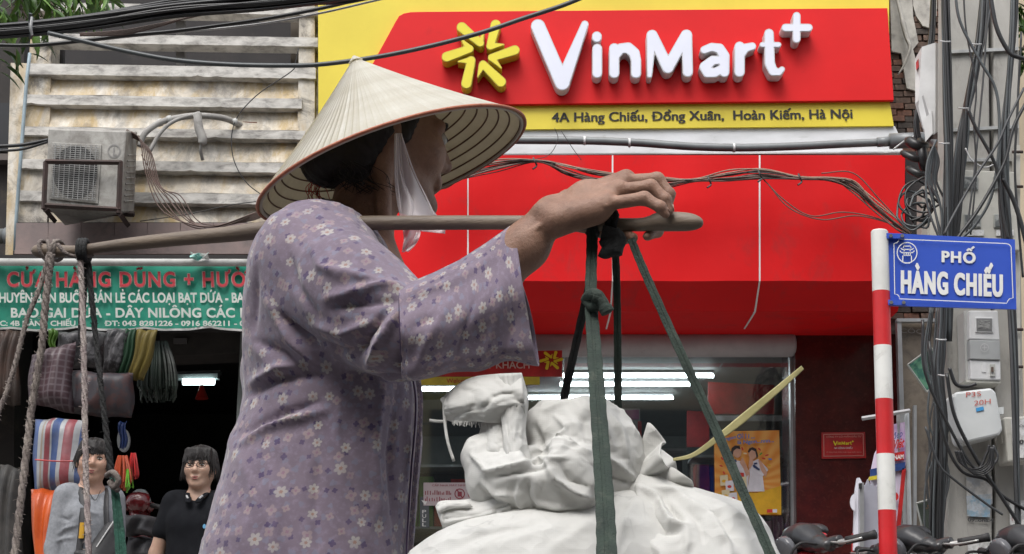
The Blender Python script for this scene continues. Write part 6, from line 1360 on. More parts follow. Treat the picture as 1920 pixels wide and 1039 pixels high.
MB().grid(lambda i, j: hatp(.045 * j, 6.28318 * i, .003), 24, 4, True).build('tip_cap', LEAFM, hat, smooth=True)
# ================================================================ shoulder pole
WDP = mat('weathered_bamboo', (.215, .165, .12), (.13, .1, .078), 14, .55, stretch=(.25, 1, 1.6), dirt=(.06, .05, .045), damt=.35, dsc=24, bm=.5, bsc=60)
def YP(x): return 1.935 + (1318 - x) * .305 / 1258
pk = [(60, 466, 474), (66, 460, 480), (78, 457, 484), (100, 457, 484), (144, 460, 479), (241, 446, 470), (340, 434, 461), (433, 424, 454), (500, 414, 448), (560, 408, 442), (640, 405, 433), (800, 404, 431.5), (960, 404, 431), (1060, 405.5, 432), (1130, 408, 433), (1195, 409, 434), (1218, 405, 434), (1236, 398, 434), (1262, 397, 434), (1290, 399, 433.5), (1306, 404, 431), (1315, 411, 427), (1318, 417, 422)]
pole = thing('shoulder_pole', V(1000, 418, YP(1000)), 'long worn bamboo carrying pole resting on the vendor shoulder under her hand', 'carrying pole')
K = smooth_path([(x, (a + b_) / 2, (b_ - a) / 2) for x, a, b_ in pk], 5)
PP_ = [V(k[0], k[1], YP(k[0])) for k in K]; rad_ = [max(k[2], 1.2) * proj(p)[2] / FPX for k, p in zip(K, PP_)]
mb = MB(); mb.tube(PP_, [r for r in rad_], 20, flat=1.0, upv=(0, 1, 0)); mb.build('shaft', WDP, pole, smooth=True)
# ================================================================ straps and ropes
def web(name): 
    m = mat(name, (.035, .055, .042), (.02, .032, .026), 26, .8, dirt=(.09, .1, .08), damt=.35, dsc=45, bm=.8, bsc=300); return m
WEB = web('green_webbing'); WEBB = mat('black_webbing', (.014, .015, .016), (.03, .03, .03), 30, .85, bm=.7, bsc=300); TWI = mat('frayed_twine', (.3, .26, .23), (.17, .14, .13), 40, .9, dirt=(.07, .055, .05), damt=.4, dsc=60, bm=.9, bsc=240)
def strap(nm, pts, w0, w1, m, label, par=None, ridges=True):
    """flat webbing: pts (px,py,Y); width px from w0 to w1"""
    P = smooth_path([np.array(p, float) for p in pts], 10); W3 = np.array([V(*p) for p in P]); nP = len(P); cum = np.linspace(0, 1, nP)
    T = np.gradient(P[:, :2], axis=0); T /= np.linalg.norm(T, axis=1)[:, None]; Nn = np.stack([-T[:, 1], T[:, 0]], 1)
    mb = MB(); cs = [(-1, 0), (-.93, -.6), (-.7, -.75), (-.25, -.95), (-.15, -.55), (.15, -.55), (.25, -.95), (.7, -.75), (.93, -.6), (1, 0), (.8, .7), (-.8, .7)]
    for i in range(nP):
        w = (w0 + (w1 - w0) * cum[i]) / 2 * (1 + .04 * math.sin(i * 1.7))
        for s, d in cs: mb.v.append(tuple(V(P[i, 0] + Nn[i, 0] * s * w, P[i, 1] + Nn[i, 1] * s * w, P[i, 2] + d * .003)))
    k = len(cs); mb.f = [(i * k + a, i * k + (a + 1) % k, (i + 1) * k + (a + 1) % k, (i + 1) * k + a) for i in range(nP - 1) for a in range(k)] + [tuple(range(k)), tuple((nP - 1) * k + a for a in range(k - 1, -1, -1))]
    return tag(mb.build(nm, m, None), label, 'strap', 'straps hanging from the pole')
def rope(pts, r, m, label, fuzz=60, seed=1):
    P = smooth_path([V(*p) for p in pts], 14); t = thing('rope', P[0], label, 'rope', 'ropes hanging from the pole'); rr = random.Random(seed)
    for s in range(3):
        q = []
        for i, p in enumerate(P):
            a = i * .75 + s * 2.094; q.append(p + np.array([math.cos(a), math.sin(a), 0]) * r * .55)
        MB().tube(smooth_path(q, 2), r * .62, 6).build('strand', m, t, smooth=True)
    mb = MB()
    for k in range(fuzz):
        i = rr.randrange(2, len(P) - 2); p = P[i] + (P[i + 1] - P[i]) * rr.random(); a = rr.uniform(0, 6.28); d = np.array([math.cos(a), math.sin(a) * .6 - .3, rr.uniform(-.8, .8)])
        L_ = .0045 * rr.uniform(.5, 1.3); mb.tube([p + d * r * .6, p + d * (r + L_ * .6), p + d * (r + L_) + (0, 0, rr.uniform(-.3, .3) * L_)], [.0006, .0005, .0002], 3)
    tag(mb.build('frayed_fibres', m, t), kind='stuff'); return t
strap('carrying_strap', [(1113, 428, 1.99), (1113, 470, 1.99), (1108, 520, 2.0), (1090, 600, 2.02), (1070, 690, 2.05), (1058, 745, 2.08), (1040, 860, 2.1)], 15, 16, WEBB, 'thin dark strap slanting left from the pole end behind the white sack')
strap('carrying_strap', [(1108, 430, 1.965), (1109, 480, 1.955), (1108, 560, 1.93), (1113, 640, 1.89), (1120, 740, 1.83), (1128, 850, 1.77), (1135, 960, 1.71), (1138, 1060, 1.66), (1140, 1200, 1.6)], 17, 43, WEB, 'broad green black strap hanging straight down in front of the white sack')
strap('carrying_strap', [(1152, 440, 1.985), (1156, 520, 2.0), (1158, 640, 2.03), (1159, 760, 2.06), (1160, 900, 2.1)], 14, 15, WEB, 'narrow strap hanging straight down behind the top of the white sack')
strap('carrying_strap', [(1183, 447, 1.93), (1200, 490, 1.93), (1235, 570, 1.92), (1285, 680, 1.9), (1340, 800, 1.88), (1392, 920, 1.85), (1432, 1010, 1.82), (1465, 1090, 1.8)], 15, 21, WEB, 'green strap slanting down right from the pole end across the poster')
k_ = thing('knot', V(1120, 568, 1.92), 'frayed dark green knot on the front strap halfway to the sack', 'knot')
MB().tube(smooth_path([V(1100, 562, 1.94), V(1110, 552, 1.905), V(1122, 556, 1.9), (V(1126, 568, 1.905)), V(1114, 574, 1.91), V(1104, 566, 1.93)], 6), .0085, 8).build('loop', WEB, k_, smooth=True)
MB().tube(smooth_path([V(1112, 556, 1.9), V(1126, 562, 1.9), V(1134, 576, 1.9), V(1141, 588, 1.9)], 6), [.008] * 12 + [.0095] * 6 + [.004], 8).build('tail', WEB, k_, smooth=True)
k_ = thing('lashing', V(1148, 440, 1.95), 'black strap lashing knotted under the pole beneath the hand', 'lashing')
for q, r in (([(1128, 436), (1145, 440), (1160, 448), (1150, 466), (1134, 470)], .011), ([(1130, 462), (1140, 455), (1160, 446)], .009), ([(1148, 434), (1156, 452), (1152, 476)], .011), ([(1126, 470), (1136, 474), (1146, 468)], .009)): MB().tube(smooth_path([V(x, y, 1.955) for x, y in q], 5), r, 8).build('turn', WEBB, k_, smooth=True)
for x in (1106, 1116, 1140, 1152):
    c = V(x, 419, YP(x)); mb = MB(); rr_ = .0165; mb.tube([c + (0.002 * math.sin(3 * a), rr_ * math.cos(a) * 1., rr_ * math.sin(a) * 1.0) for a in np.linspace(0, 6.283, 20)], .0042, 6, cap=False); mb.build('turn', WEBB, k_, smooth=True)
rope([(92, 474, 2.2), (74, 540, 2.19), (50, 600, 2.18), (32, 670, 2.17), (14, 730, 2.16), (-14, 800, 2.15)], .0036, TWI, 'frayed brown rope leaving the pole end towards the left edge', 90, 2)
rope([(97, 476, 2.2), (86, 560, 2.19), (78, 650, 2.18), (60, 760, 2.17), (46, 880, 2.15), (32, 1000, 2.13), (18, 1120, 2.1)], .0052, TWI, 'thick frayed brown rope down the left side of the picture', 190, 3)
rope([(150, 476, 2.215), (154, 560, 2.2), (158, 700, 2.17), (160, 850, 2.14), (165, 1000, 2.1), (168, 1140, 2.07)], .0042, mat('grey_twine', (.42, .37, .34), (.25, .2, .2), 40, .9, bm=.9, bsc=240, dirt=(.12, .09, .08), damt=.35, dsc=70), 'pale frayed rope hanging in front of the young man in grey', 150, 4)
strap('carrying_strap', [(156, 462, 2.225), (157, 500, 2.225), (155, 560, 2.23), (152, 640, 2.24)], 20, 13, WEBB, 'black strap hanging from the left part of the pole')
rope([(164, 476, 2.225), (176, 600, 2.22), (189, 720, 2.2), (202, 830, 2.19), (212, 905, 2.18)], .0042, WEBB, 'dark rope ending in a green net beside the young man in grey', 60, 5)
strap('net_strap', [(212, 895, 2.18), (218, 940, 2.17), (224, 1000, 2.16), (232, 1100, 2.14)], 13, 24, mat('green_net', (.015, .09, .06), (.01, .05, .035), 40, .8, bm=.8, bsc=200), 'dark green net strap at the foot of the dark rope')
k_ = thing('knot', V(212, 900, 2.17), 'frayed grey knot joining the dark rope to the green net', 'knot')
MB().tube(smooth_path([V(200, 892, 2.17), V(212, 886, 2.155), V(222, 900, 2.155), V(214, 914, 2.16), V(206, 902, 2.165), V(222, 920, 2.16)], 6), .0045, 7).build('loop', TWI, k_, smooth=True)
k_ = thing('lashing', V(95, 466, 2.22), 'brown twine wound round the left tip of the pole', 'lashing')
for x in (84, 92, 99, 108): 
    c = V(x, 470, YP(x)); MB().tube([c + (.006 * math.sin(a + x), .0155 * math.cos(a), .0155 * math.sin(a)) for a in np.linspace(0, 6.283, 20)], .003, 6, cap=False).build('turn', TWI, k_, smooth=True)
MB().tube(smooth_path([V(108, 458, 2.2), V(125, 476, 2.2), V(150, 482, 2.21), V(175, 478, 2.22)], 6), .0032, 6).build('turn', TWI, k_, smooth=True)
MB().tube([V(x_, 470, YP(150)) + np.array([0, .0165 * math.cos(a), .0165 * math.sin(a)]) for x_, a in zip(np.linspace(148, 165, 40), np.linspace(0, 18.8, 40))], .004, 6, cap=False).build('turn', WEBB, k_, smooth=True)
# ================================================================ white sacks hanging in the straps
def sackmat(name, marks):
    m, n, b = nt(name); v = coord(n)
    c = mix(n, ramp(n, noise(n, v, 6, 6, .6), [(.35, 0.), (.7, 1.)]), (.66, .66, .64), (.55, .545, .52))
    if marks:
        f = noise(n, v, 11, 4, .55, 1.5); ln = ramp(n, f, [(.47, 0.), (.49, .8), (.5, .8), (.53, 0.)]); reg = ramp(n, noise(n, v, 5.5, 2, .5), [(.58, 0.), (.68, .55)])
        q = n.nodes.new('ShaderNodeMath'); q.operation = 'MULTIPLY'; L(n, ln, q.inputs[0]); L(n, reg, q.inputs[1]); c = mix(n, q.outputs[0], c, (.2, .2, .21))
        c = mix(n, ramp(n, noise(n, v, 9, 7, .7), [(.55, 0.), (.8, .35)]), c, (.35, .34, .33))
    L(n, c, b.inputs['Base Color']); b.inputs['Roughness'].default_value = .7; b.inputs['Specular IOR Level'].default_value = .25; translucent(m, .2, (.75, .74, .7))
    wv = n.nodes.new('ShaderNodeTexWave'); wv.inputs['Scale'].default_value = 120; wv.bands_direction = 'X'; wv.inputs['Distortion'].default_value = 1.; L(n, v, wv.inputs['Vector'])
    w2 = n.nodes.new('ShaderNodeTexWave'); w2.inputs['Scale'].default_value = 120; w2.bands_direction = 'Z'; w2.inputs['Distortion'].default_value = 1.; L(n, v, w2.inputs['Vector'])
    s_ = mix(n, .5, w2.outputs['Color'], wv.outputs['Color'])
    nz = N(n, 'ShaderNodeTexNoise', Scale=9., Detail=3.); L(n, v, nz.inputs['Vector']); wv_ = mix(n, .12, v, nz.outputs['Color'])
    hs_ = []
    for sc_ in (16., 37.):
        vo = n.nodes.new('ShaderNodeTexVoronoi'); vo.feature = 'F1'; vo.inputs['Scale'].default_value = sc_; L(n, wv_, vo.inputs['Vector']); hs_.append(vo.outputs['Distance'])
    b1 = N(n, 'ShaderNodeBump', Strength=.36, Distance=.014); L(n, hs_[0], b1.inputs['Height']); b2 = N(n, 'ShaderNodeBump', Strength=.42, Distance=.007); L(n, hs_[1], b2.inputs['Height']); L(n, b1.outputs[0], b2.inputs['Normal'])
    b3 = N(n, 'ShaderNodeBump', Strength=.12, Distance=.0008); L(n, s_, b3.inputs['Height']); L(n, b2.outputs[0], b3.inputs['Normal']); L(n, b3.outputs[0], b.inputs['Normal']); return m
SKA, SKB = sackmat('woven_sack_printed', True), sackmat('woven_sack', False)
def cloth_solid(name, prims, h, m, parent, lines, amp=.004, fs=10., seed=1, sharp=.0, it=2):
    sh = lambda a: np.sign(a) * (1 - np.abs(1 - np.abs(a)) ** 1.0)
    v, f = nets(prims, h); v = relax(v, f, it, .5); n_ = vnormals(v, f)
    v = v + n_ * (amp * ridged(v * fs, seed, 4, .55))[:, None]
    n_ = vnormals(v, f); v = v + n_ * (amp * 1.35 * crumple(v, fs * 1.25, seed))[:, None]
    if lines: v = creases(v, vnormals(v, f), lines)
    v = relax(v, f, 1, .2)
    return npmesh(name, v, f, m, True, parent)
sa = thing('sack', V(1020, 1200, 1.93), 'big white woven sack with a loose crumpled torn mouth carried in the front straps', 'sack')
A_ = [el(V(1010, 1120, 1.95), (.185, .15, .115), None, .03), el(V(1180, 1060, 1.98), (.1, .12, .1), None, .05), el(V(1000, 1250, 1.95), (.2, .16, .15), None, .05)]
LA = [([(800, 1030), (870, 1000), (960, 980), (1060, 955)], 9, .003), ([(830, 1039), (900, 1006), (1000, 985)], 7, -.003), ([(880, 1030), (960, 1015), (1040, 990), (1110, 960)], 10, .004), ([(1020, 1039), (1080, 1000), (1120, 970)], 9, .004), ([(1150, 1039), (1165, 990), (1195, 930)], 9, .006), ([(1130, 1039), (1150, 980), (1185, 925)], 8, -.005)]
cloth_solid('bag', A_, .0042, SKA, sa, LA, .003, 11, 3)
B_ = [el(V(1098, 838, 1.97), (.071, .062, .066), None, .02), el(V(1150, 880, 1.97), (.045, .05, .05), None, .03), el(V(990, 902, 1.92), (.074, .052, .046), None, .025), el(V(1050, 895, 1.9), (.06, .045, .045), None, .02), rc(V(1060, 950, 1.95), V(1150, 930, 1.98), .04, .04, .03),
      el(V(915, 885, 1.93), (.026, .03, .042), None, .018), rc(V(940, 800, 1.94), V(945, 880, 1.93), .022, .03, .015), el(V(1045, 925, 1.93), (.06, .05, .04), None, .02), el(V(895, 848, 1.94), (.016, .022, .022), None, .02), el(V(1020, 790, 1.96), (.022, .02, .028), None, .02),
      el(V(1008, 838, 1.885), (.014, .028, .028), None, .02, -1), el(V(960, 915, 1.86), (.02, .014, .012), None, .01, -1)]
LB = [([(909, 884), (941, 879), (1022, 862), (1062, 858)], 5, .007), ([(925, 896), (975, 884), (1030, 876)], 6, -.006), ([(1022, 862), (1038, 898), (1086, 926), (1114, 930)], 6, .009), ([(1050, 870), (1070, 900), (1110, 915)], 7, -.006), ([(990, 900), (988, 930), (1004, 962)], 6, -.007), ([(975, 905), (972, 935), (985, 965)], 6, .006),
      ([(1002, 800), (1018, 840), (1000, 858)], 7, -.008), ([(1060, 808), (1036, 836), (1020, 858)], 5, .009), ([(1046, 830), (1062, 826), (1086, 846), (1112, 850)], 5, .007), ([(1040, 780), (1062, 800), (1060, 822)], 5, .005), ([(1070, 770), (1095, 790), (1100, 830)], 6, -.004), ([(1090, 750), (1130, 790), (1150, 840)], 7, .005), ([(1020, 770), (1050, 760), (1090, 745)], 6, .004), ([(1130, 760), (1165, 810), (1180, 870)], 7, .005), ([(1120, 850), (1160, 870), (1190, 900)], 6, .006), ([(1110, 870), (1150, 895), (1185, 905)], 6, -.006),
      ([(882, 850), (900, 870), (915, 888)], 4, .006), ([(905, 905), (930, 925), (960, 930)], 6, .007), ([(900, 915), (925, 945), (930, 960)], 6, -.006), ([(1000, 940), (1040, 950), (1090, 948)], 6, .006)]
cloth_solid('crumpled_mouth', B_, .003, SKB, sa, [(a, w_ * .85, h_ * 1.3) for a, w_, h_ in LB], .0055, 15, 7)
def sheet4(name, L_, R_, Yf, m, parent, th=.0018, nu=28, nv=40, amp=.004, seed=1, torn=None):
    """cloth sheet between a left and a right pixel polyline (x,y,Y)"""
    Ls, Rs = smooth_path([np.array(p, float) for p in L_], 6), smooth_path([np.array(p, float) for p in R_], 6)
    def fn(u, v):
        il, ir = v * (len(Ls) - 1), v * (len(Rs) - 1)
        a = np.stack([np.interp(il, np.arange(len(Ls)), Ls[:, k]) for k in range(3)], 1); b_ = np.stack([np.interp(ir, np.arange(len(Rs)), Rs[:, k]) for k in range(3)], 1)
        q = a + (b_ - a) * u[:, None]; q[:, 2] += Yf * np.sin(np.pi * u)
        if torn: q[:, 1] += torn * (v > .93) * (vnoise(np.stack([u * 40, v, v], 1), seed) + 1)
        w = amp * ridged(np.stack([u * 3.1, v * 3.7, u * 0 + seed], 1), seed, 3, .5); q[:, 2] += w
        r = RT[None] * ((q[:, 0] - 960) / FPX)[:, None] + UP[None] * ((519.5 - q[:, 1]) / FPX)[:, None] + FW[None]; return CAM + r * (q[:, 2] / r[:, 1])[:, None]
    return gridmesh(name, fn, nu, nv, m, parent, (1, 1), th=th)
# standing folded column and the flap bending left from it
sheet4('torn_flap', [(832, 745, 1.96), (850, 728, 1.95), (885, 708, 1.94), (930, 702, 1.93), (978, 700, 1.93)], [(834, 786, 1.96), (858, 792, 1.94), (890, 790, 1.92), (935, 792, 1.91), (985, 778, 1.91)], -.02, SKB, sa, seed=3, amp=.006)
sheet4('folded_column', [(936, 704, 1.925), (938, 760, 1.91), (944, 820, 1.9), (946, 872, 1.89)], [(978, 700, 1.93), (990, 750, 1.92), (985, 810, 1.91), (996, 866, 1.9)], -.016, SKB, sa, seed=5, amp=.004)
sheet4('folded_column', [(905, 786, 1.95), (898, 820, 1.94), (890, 850, 1.93), (910, 885, 1.92)], [(950, 780, 1.92), (952, 820, 1.91), (955, 850, 1.9), (960, 885, 1.9)], -.014, SKB, sa, seed=8, amp=.005)
sheet4('torn_flap', [(817, 950, 1.93), (828, 940, 1.925), (870, 938, 1.92), (905, 930, 1.915), (945, 925, 1.91)], [(836, 1004, 1.93), (850, 1004, 1.92), (885, 994, 1.91), (930, 984, 1.9), (965, 965, 1.9)], -.016, SKB, sa, seed=9, amp=.004)
sheet4('torn_flap', [(818, 952, 1.915), (840, 942, 1.91), (880, 942, 1.905)], [(822, 962, 1.91), (845, 954, 1.905), (886, 950, 1.9)], -.004, SKB, sa, seed=4, amp=.002, nv=16, nu=8)
for q, r in (([(832, 745, 1.95), (834, 790, 1.945), (840, 830, 1.94), (851, 865, 1.94)], .0022), ([(838, 790, 1.95), (820, 790, 1.95), (806, 788, 1.955)], .0022), ([(832, 746, 1.95), (828, 750, 1.95), (836, 760, 1.95)], .002)): MB().tube(smooth_path([V(*p) for p in q], 6), r, 6).build('loose_thread', SKB, sa, smooth=True)
mb = MB()
for k in range(40): x = 848 + k * 2.2; p0 = V(x, 790 - abs(k - 18) * .1, 1.925); mb.tube([p0, p0 + (rr.uniform(-.001, .001), 0, -.003 - .006 * rr.random())], .0005, 3)
tag(mb.build('frayed_edge', SKB, sa), kind='stuff')
sb = thing('sack', V(1310, 1200, 1.93), 'smooth white sack tied at the neck filling the right strap below the poster', 'sack')
C_ = [el(V(1300, 1105, 1.95), (.118, .12, .118), None, .03), rc(V(1196, 908, 1.96), V(1235, 1000, 1.95), .014, .06, .04), rc(V(1210, 940, 1.95), V(1185, 1080, 1.93), .03, .06, .03), el(V(1290, 1250, 1.95), (.15, .15, .14), None, .05), rc(V(1230, 950, 1.96), V(1360, 1010, 1.96), .03, .05, .03)]
LC = [([(1196, 912), (1200, 960), (1192, 1010), (1172, 1050)], 6, .010), ([(1188, 922), (1184, 980), (1170, 1039)], 5, -.010), ([(1200, 914), (1235, 935), (1256, 980), (1284, 984)], 6, .011), ([(1214, 960), (1244, 996), (1276, 996)], 7, -.009), ([(1222, 914), (1275, 930), (1330, 960), (1352, 1010)], 7, .009), ([(1236, 930), (1262, 958), (1284, 976)], 6, -.011), ([(1270, 942), (1310, 975), (1320, 1020)], 7, -.006), ([(1240, 914), (1300, 925), (1370, 956), (1410, 985)], 6, .007), ([(1290, 936), (1350, 968), (1380, 1020)], 7, -.006), ([(1215, 1010), (1240, 1039), (1250, 1070)], 8, .006), ([(1285, 984), (1290, 1020), (1280, 1060)], 6, .006), ([(1345, 985), (1365, 1020), (1370, 1060)], 7, .005)]
cloth_solid('bag', C_, .0036, SKB, sb, [(a, w_ * .9, h_ * 1.15) for a, w_, h_ in LC], .0022, 11, 12)
# mouth ruffle beyond the tie
def ruffle(u, v):
    a = u * 2 * np.pi; r_ = (.012 + .028 * v ** .8) * (1 + .3 * np.sin(a * 5 + 1) * v + .14 * np.sin(a * 9) * v); c0 = V(1192, 905, 1.96); c1 = V(1250, 868, 1.955); ax_ = (c1 - c0) / np.linalg.norm(c1 - c0)
    e1_ = np.cross(ax_, [0, 1, 0]); e1_ /= np.linalg.norm(e1_); e2_ = np.cross(ax_, e1_)
    return c0 + np.outer(v * (1 + .18 * np.sin(a * 3)) * .052, ax_) + np.outer(r_ * np.cos(a), e1_) + np.outer(r_ * np.sin(a), e2_)
gridmesh('ruffled_mouth', ruffle, 90, 18, SKB, sb, th=.0018)
MB().grid(lambda i, j: V(1235 + 32 * i, 845 + 60 * j, 1.945) + np.array([0, .006 * math.sin(9 * i + 3) * math.cos(4 * j), 0]), 12, 12).build('torn_corner', SKB, sb, smooth=True, solid=.002) if False else None
TIE = mat('tan_strip', (.5, .45, .22), (.4, .36, .16), 18, .45, bm=.3, bsc=90)
t = ribbon('plastic_strip', [(1262, 862, 1.95, .3, 1, 2.5), (1300, 853, 1.95, .35, 1, 4), (1345, 822, 1.945, .5, .9, 6), (1395, 783, 1.94, .6, .8, 8), (1450, 737, 1.93, .6, .8, 6.5), (1488, 704, 1.925, .6, .8, 5), (1505, 689, 1.92, .6, .8, 4)], 1, TIE, None, .0012, 6)
tag(t, 'stiff yellowish plastic strip sticking out to the right from the tied sack neck', 'plastic strip')
k_ = thing('tie', V(1194, 905, 1.95), 'pale twine tied tightly round the neck of the right sack', 'tie')
for q in range(3):
    c0 = V(1190 + q * 4, 906 - q * 3, 1.96); MB().tube([c0 + np.array([.5 * .016 * math.cos(a), .018 * math.sin(a), -.018 * math.cos(a)]) for a in np.linspace(0, 6.283, 18)], .002, 5, cap=False).build('turn', TIE, k_, smooth=True)
# ================================================================ two young men in front of the left shop
SKM = skin('young_skin', (.52, .32, .23), (.44, .25, .18), .15); SKM2 = skin('young_skin_pale', (.55, .36, .27), (.48, .29, .21), .12)
def man(x, Y, zt, yaw, hyaw, htilt, sk, lab, arm_out, wd=.7):
    """standing figure; local frame: f forward, s to his left, u up; zt = height of the head top"""
    t = thing('person', (x, Y, .12), lab, 'person'); H = (zt - .12) / 1.72
    def fr(a, tilt=0):
        f = np.array([math.sin(a), -math.cos(a), 0]); s = np.array([math.cos(a), math.sin(a), 0]); return f, s
    f, s = fr(yaw); O = np.array([x, Y, .12]); u = np.array([0, 0, 1.])
    def P(a, b_, c): return O + (a * .88 * f + b_ * wd * s + c * u) * H      # forward, left(screen right), up
    hfw, hs = fr(hyaw); hs = hs * math.cos(htilt) + u * math.sin(htilt); hu_ = np.cross(hfw, hs) * -1; hu_ = hu_ if hu_[2] > 0 else -hu_
    HO = P(.01, 0, 1.6); Mx = np.stack([hfw, hs, hu_])
    def h(a, b_, c): return HO + (a * hfw + b_ * hs + c * hu_) * H
    E_ = lambda c, r, k=.012, op=1: el(c, np.array(r) * H, Mx, k, op)
    b = [E_(h(-.012, 0, .02), (.09, .074, .092)), E_(h(.025, 0, -.03), (.062, .06, .08), .03), rc(h(-.01, -.05, -.05), h(.05, -.02, -.092), .024, .018, .02), rc(h(-.01, .05, -.05), h(.05, .02, -.092), .024, .018, .02), sp(h(.06, 0, -.096), .02, .02),
         rc(h(.082, 0, .01), h(.1, 0, -.026), .008, .012, .01), sp(h(.09, .012, -.03), .0075, .006), sp(h(.09, -.012, -.03), .0075, .006), rc(h(.083, -.02, -.06), h(.083, .02, -.06), .007, .007, .008), rc(h(.081, -.014, -.071), h(.081, .014, -.071), .008, .008, .006), sp(h(.055, .04, -.02), .024, .03), sp(h(.055, -.04, -.02), .024, .03),
         rc(h(.078, .014, .024), h(.066, .046, .022), .01, .01, .012), rc(h(.078, -.014, .024), h(.066, -.046, .022), .01, .01, .012), sp(h(.092, .032, .002), .014, .01, -1), sp(h(.092, -.032, .002), .014, .01, -1)]
    for q in (-1, 1): b.append(E_(h(-.012, q * .08, -.012), (.018, .009, .03), .005))
    b += [rc(h(-.03, 0, -.05), P(-.01, 0, 1.42), .05, .056, .03), rc(P(-.01, -.16, 1.42), P(-.01, .16, 1.42), .04, .04, .04), rc(P(0, -.08, 1.3), P(0, .08, 1.3), .08, .08, .06), rc(P(0, 0, 1.25), P(0, 0, .98), .1, .09, .05), rc(P(0, -.06, .95), P(0, .06, .95), .1, .1, .05)]
    arms = []
    for q in (-1, 1):
        S_, E2, W_ = P(-.01, q * .2, 1.41), P(-.02, q * (.25 + arm_out), 1.14), P(.05, q * (.26 + arm_out), .89)
        arms.append((S_, E2, W_)); b += [rc(S_, E2, .046, .036, .03), rc(E2, W_, .035, .024, .02), rc(W_, P(.06, q * (.25 + arm_out), .8), .026, .022, .015)]
        for k in range(4): b += chain([P(.03 + .02 * k, q * (.25 + arm_out), .79), P(.035 + .02 * k, q * (.252 + arm_out), .735), P(.045 + .018 * k, q * (.245 + arm_out), .695)], [.009, .0085, .007], .004)
        b += chain([P(.08, q * (.24 + arm_out), .82), P(.1, q * (.23 + arm_out), .78), P(.1, q * (.225 + arm_out), .745)], [.011, .01, .008], .004)
        b += [rc(P(0, q * .09, .92), P(.01, q * .1, .5), .08, .052, .03), rc(P(.01, q * .1, .5), P(-.01, q * .1, .09), .052, .036, .02), rc(P(-.01, q * .1, .05), P(.13, q * .11, .035), .035, .028, .02)]
    v, fc_ = nets(b, .0062, 12); v = relax(v, fc_, 1, .3); npmesh('body', v, fc_, sk, True, t)
    for q in (-1, 1):
        e = MB().grid(lambda i, j: h(.0735, q * .032, .003) + (.0118 * math.sin(math.pi * j) * math.cos(6.283 * i) * hfw + .0145 * math.sin(math.pi * j) * math.sin(6.283 * i) * hs + (.0045 if wd > .68 else .0055) * math.cos(math.pi * j) * hu_), 12, 8, True).build('eye', EYW, t, smooth=True)
        MB().grid(lambda i, j: h(.0815, q * .032, .003) + .0056 * (math.sin(math.pi * j) * math.cos(6.283 * i) * hfw + math.sin(math.pi * j) * math.sin(6.283 * i) * hs + math.cos(math.pi * j) * hu_), 10, 6, True).build('iris', EYD, e, smooth=True)
        MB().tube(smooth_path([h(.083, q * .018, .009), h(.085, q * .03, .013), h(.077, q * .047, .008)], 4), .0022, 5).build('eyelid', HAIR, t, smooth=True)
        MB().tube(smooth_path([h(.087, q * .014, .024), h(.086, q * .03, .03), h(.07, q * .052, .024)], 4), [.003] * 6 + [.0015] * 3, 5).build('eyebrow', HAIR, t, smooth=True)
    MB().tube(smooth_path([h(.082, -.022, -.064), h(.0895, -.008, -.0625), h(.0895, .008, -.0625), h(.082, .022, -.064)], 4), [.002] + [.0038] * 11 + [.002], 6).build('upper_lip', LIP, t, smooth=True)
    MB().tube(smooth_path([h(.082, -.018, -.07), h(.089, 0, -.0735), h(.082, .018, -.07)], 4), [.002] + [.0045] * 7 + [.002], 6).build('lower_lip', LIP, t, smooth=True)
    return t, P, h, H, arms, Mx, HO, f, s
def hairdo(t, h, H, Mx, HO, full, seed):
    E_ = lambda c, r, k=.012, op=1: el(c, np.array(r) * H, Mx, k, op)
    p = [E_(h(-.018, 0, .038), (.1, .084 + full * .008, .088)), E_(h(-.045, 0, -.02), (.062, .076 + full * .01, .066), .02)]
    rr = random.Random(seed)
    for k in range(11):     # fringe locks
        y = -.065 + .013 * k; L_ = rr.uniform(.0, .018); p.append(rc(h(.06 - abs(y) * .25, y * .9, .085), h(.088 - abs(y) * .42, y + rr.uniform(-.008, .008), .036 - L_ * (1 if full else .6)), .017, .006, .006))
    for q in (-1, 1):
        p += [rc(h(.0, q * .072, .04), h(.008, q * .08, -.0 - .03 * full), .02, .007, .012), rc(h(-.03, q * .072, .03), h(-.035, q * .078, -.03 - .02 * full), .024, .01, .012)]
    p += [E_(h(.1, 0, -.055), (.075, .066, .078), .006, -1)]
    v, f = nets(p, .005, 12); n_ = vnormals(v, f); l = (v - HO) @ Mx.T
    v = v + n_ * (.006 * ridged(np.stack([l[:, 0] * 12, l[:, 1] * 45, l[:, 2] * 14], 1), seed, 3, .3))[:, None]
    npmesh('hair', v, f, HAIR, True, t); mb = MB()
    for k in range(260):
        a = rr.uniform(-2.4, 2.4); fx, sy = math.cos(a), math.sin(a); lo = (.045 - rr.random() * .04) if abs(a) < .8 else -.01 - .055 * rr.random() - .02 * full
        q = [h(-.02 + fx * .02, sy * .02, .122), h(-.02 + fx * .07, sy * .062, .104), h(-.018 + fx * .1, sy * .086, .066), h(-.018 + fx * (.112 if abs(a) < .8 else .108), sy * .094 + rr.uniform(-.016, .016), lo)]
        mb.tube(smooth_path(q, 4), [.0032] * 9 + [.003, .0022, .0014, .0005], 4)
    tag(mb.build('hair_strands', HAIR, t), kind='stuff')
def garment(name, t, prims, m, lines, h_=.0075, amp=.004, seed=1):
    v, f = nets(prims, h_, 12); v = relax(v, f, 2, .5); n_ = vnormals(v, f)
    v = v + n_ * (amp * ridged(v * np.array([8, 8, 5.]), seed, 3, .5))[:, None]; v = creases(v, vnormals(v, f), lines) if lines else v
    return npmesh(name, v, f, m, True, t)
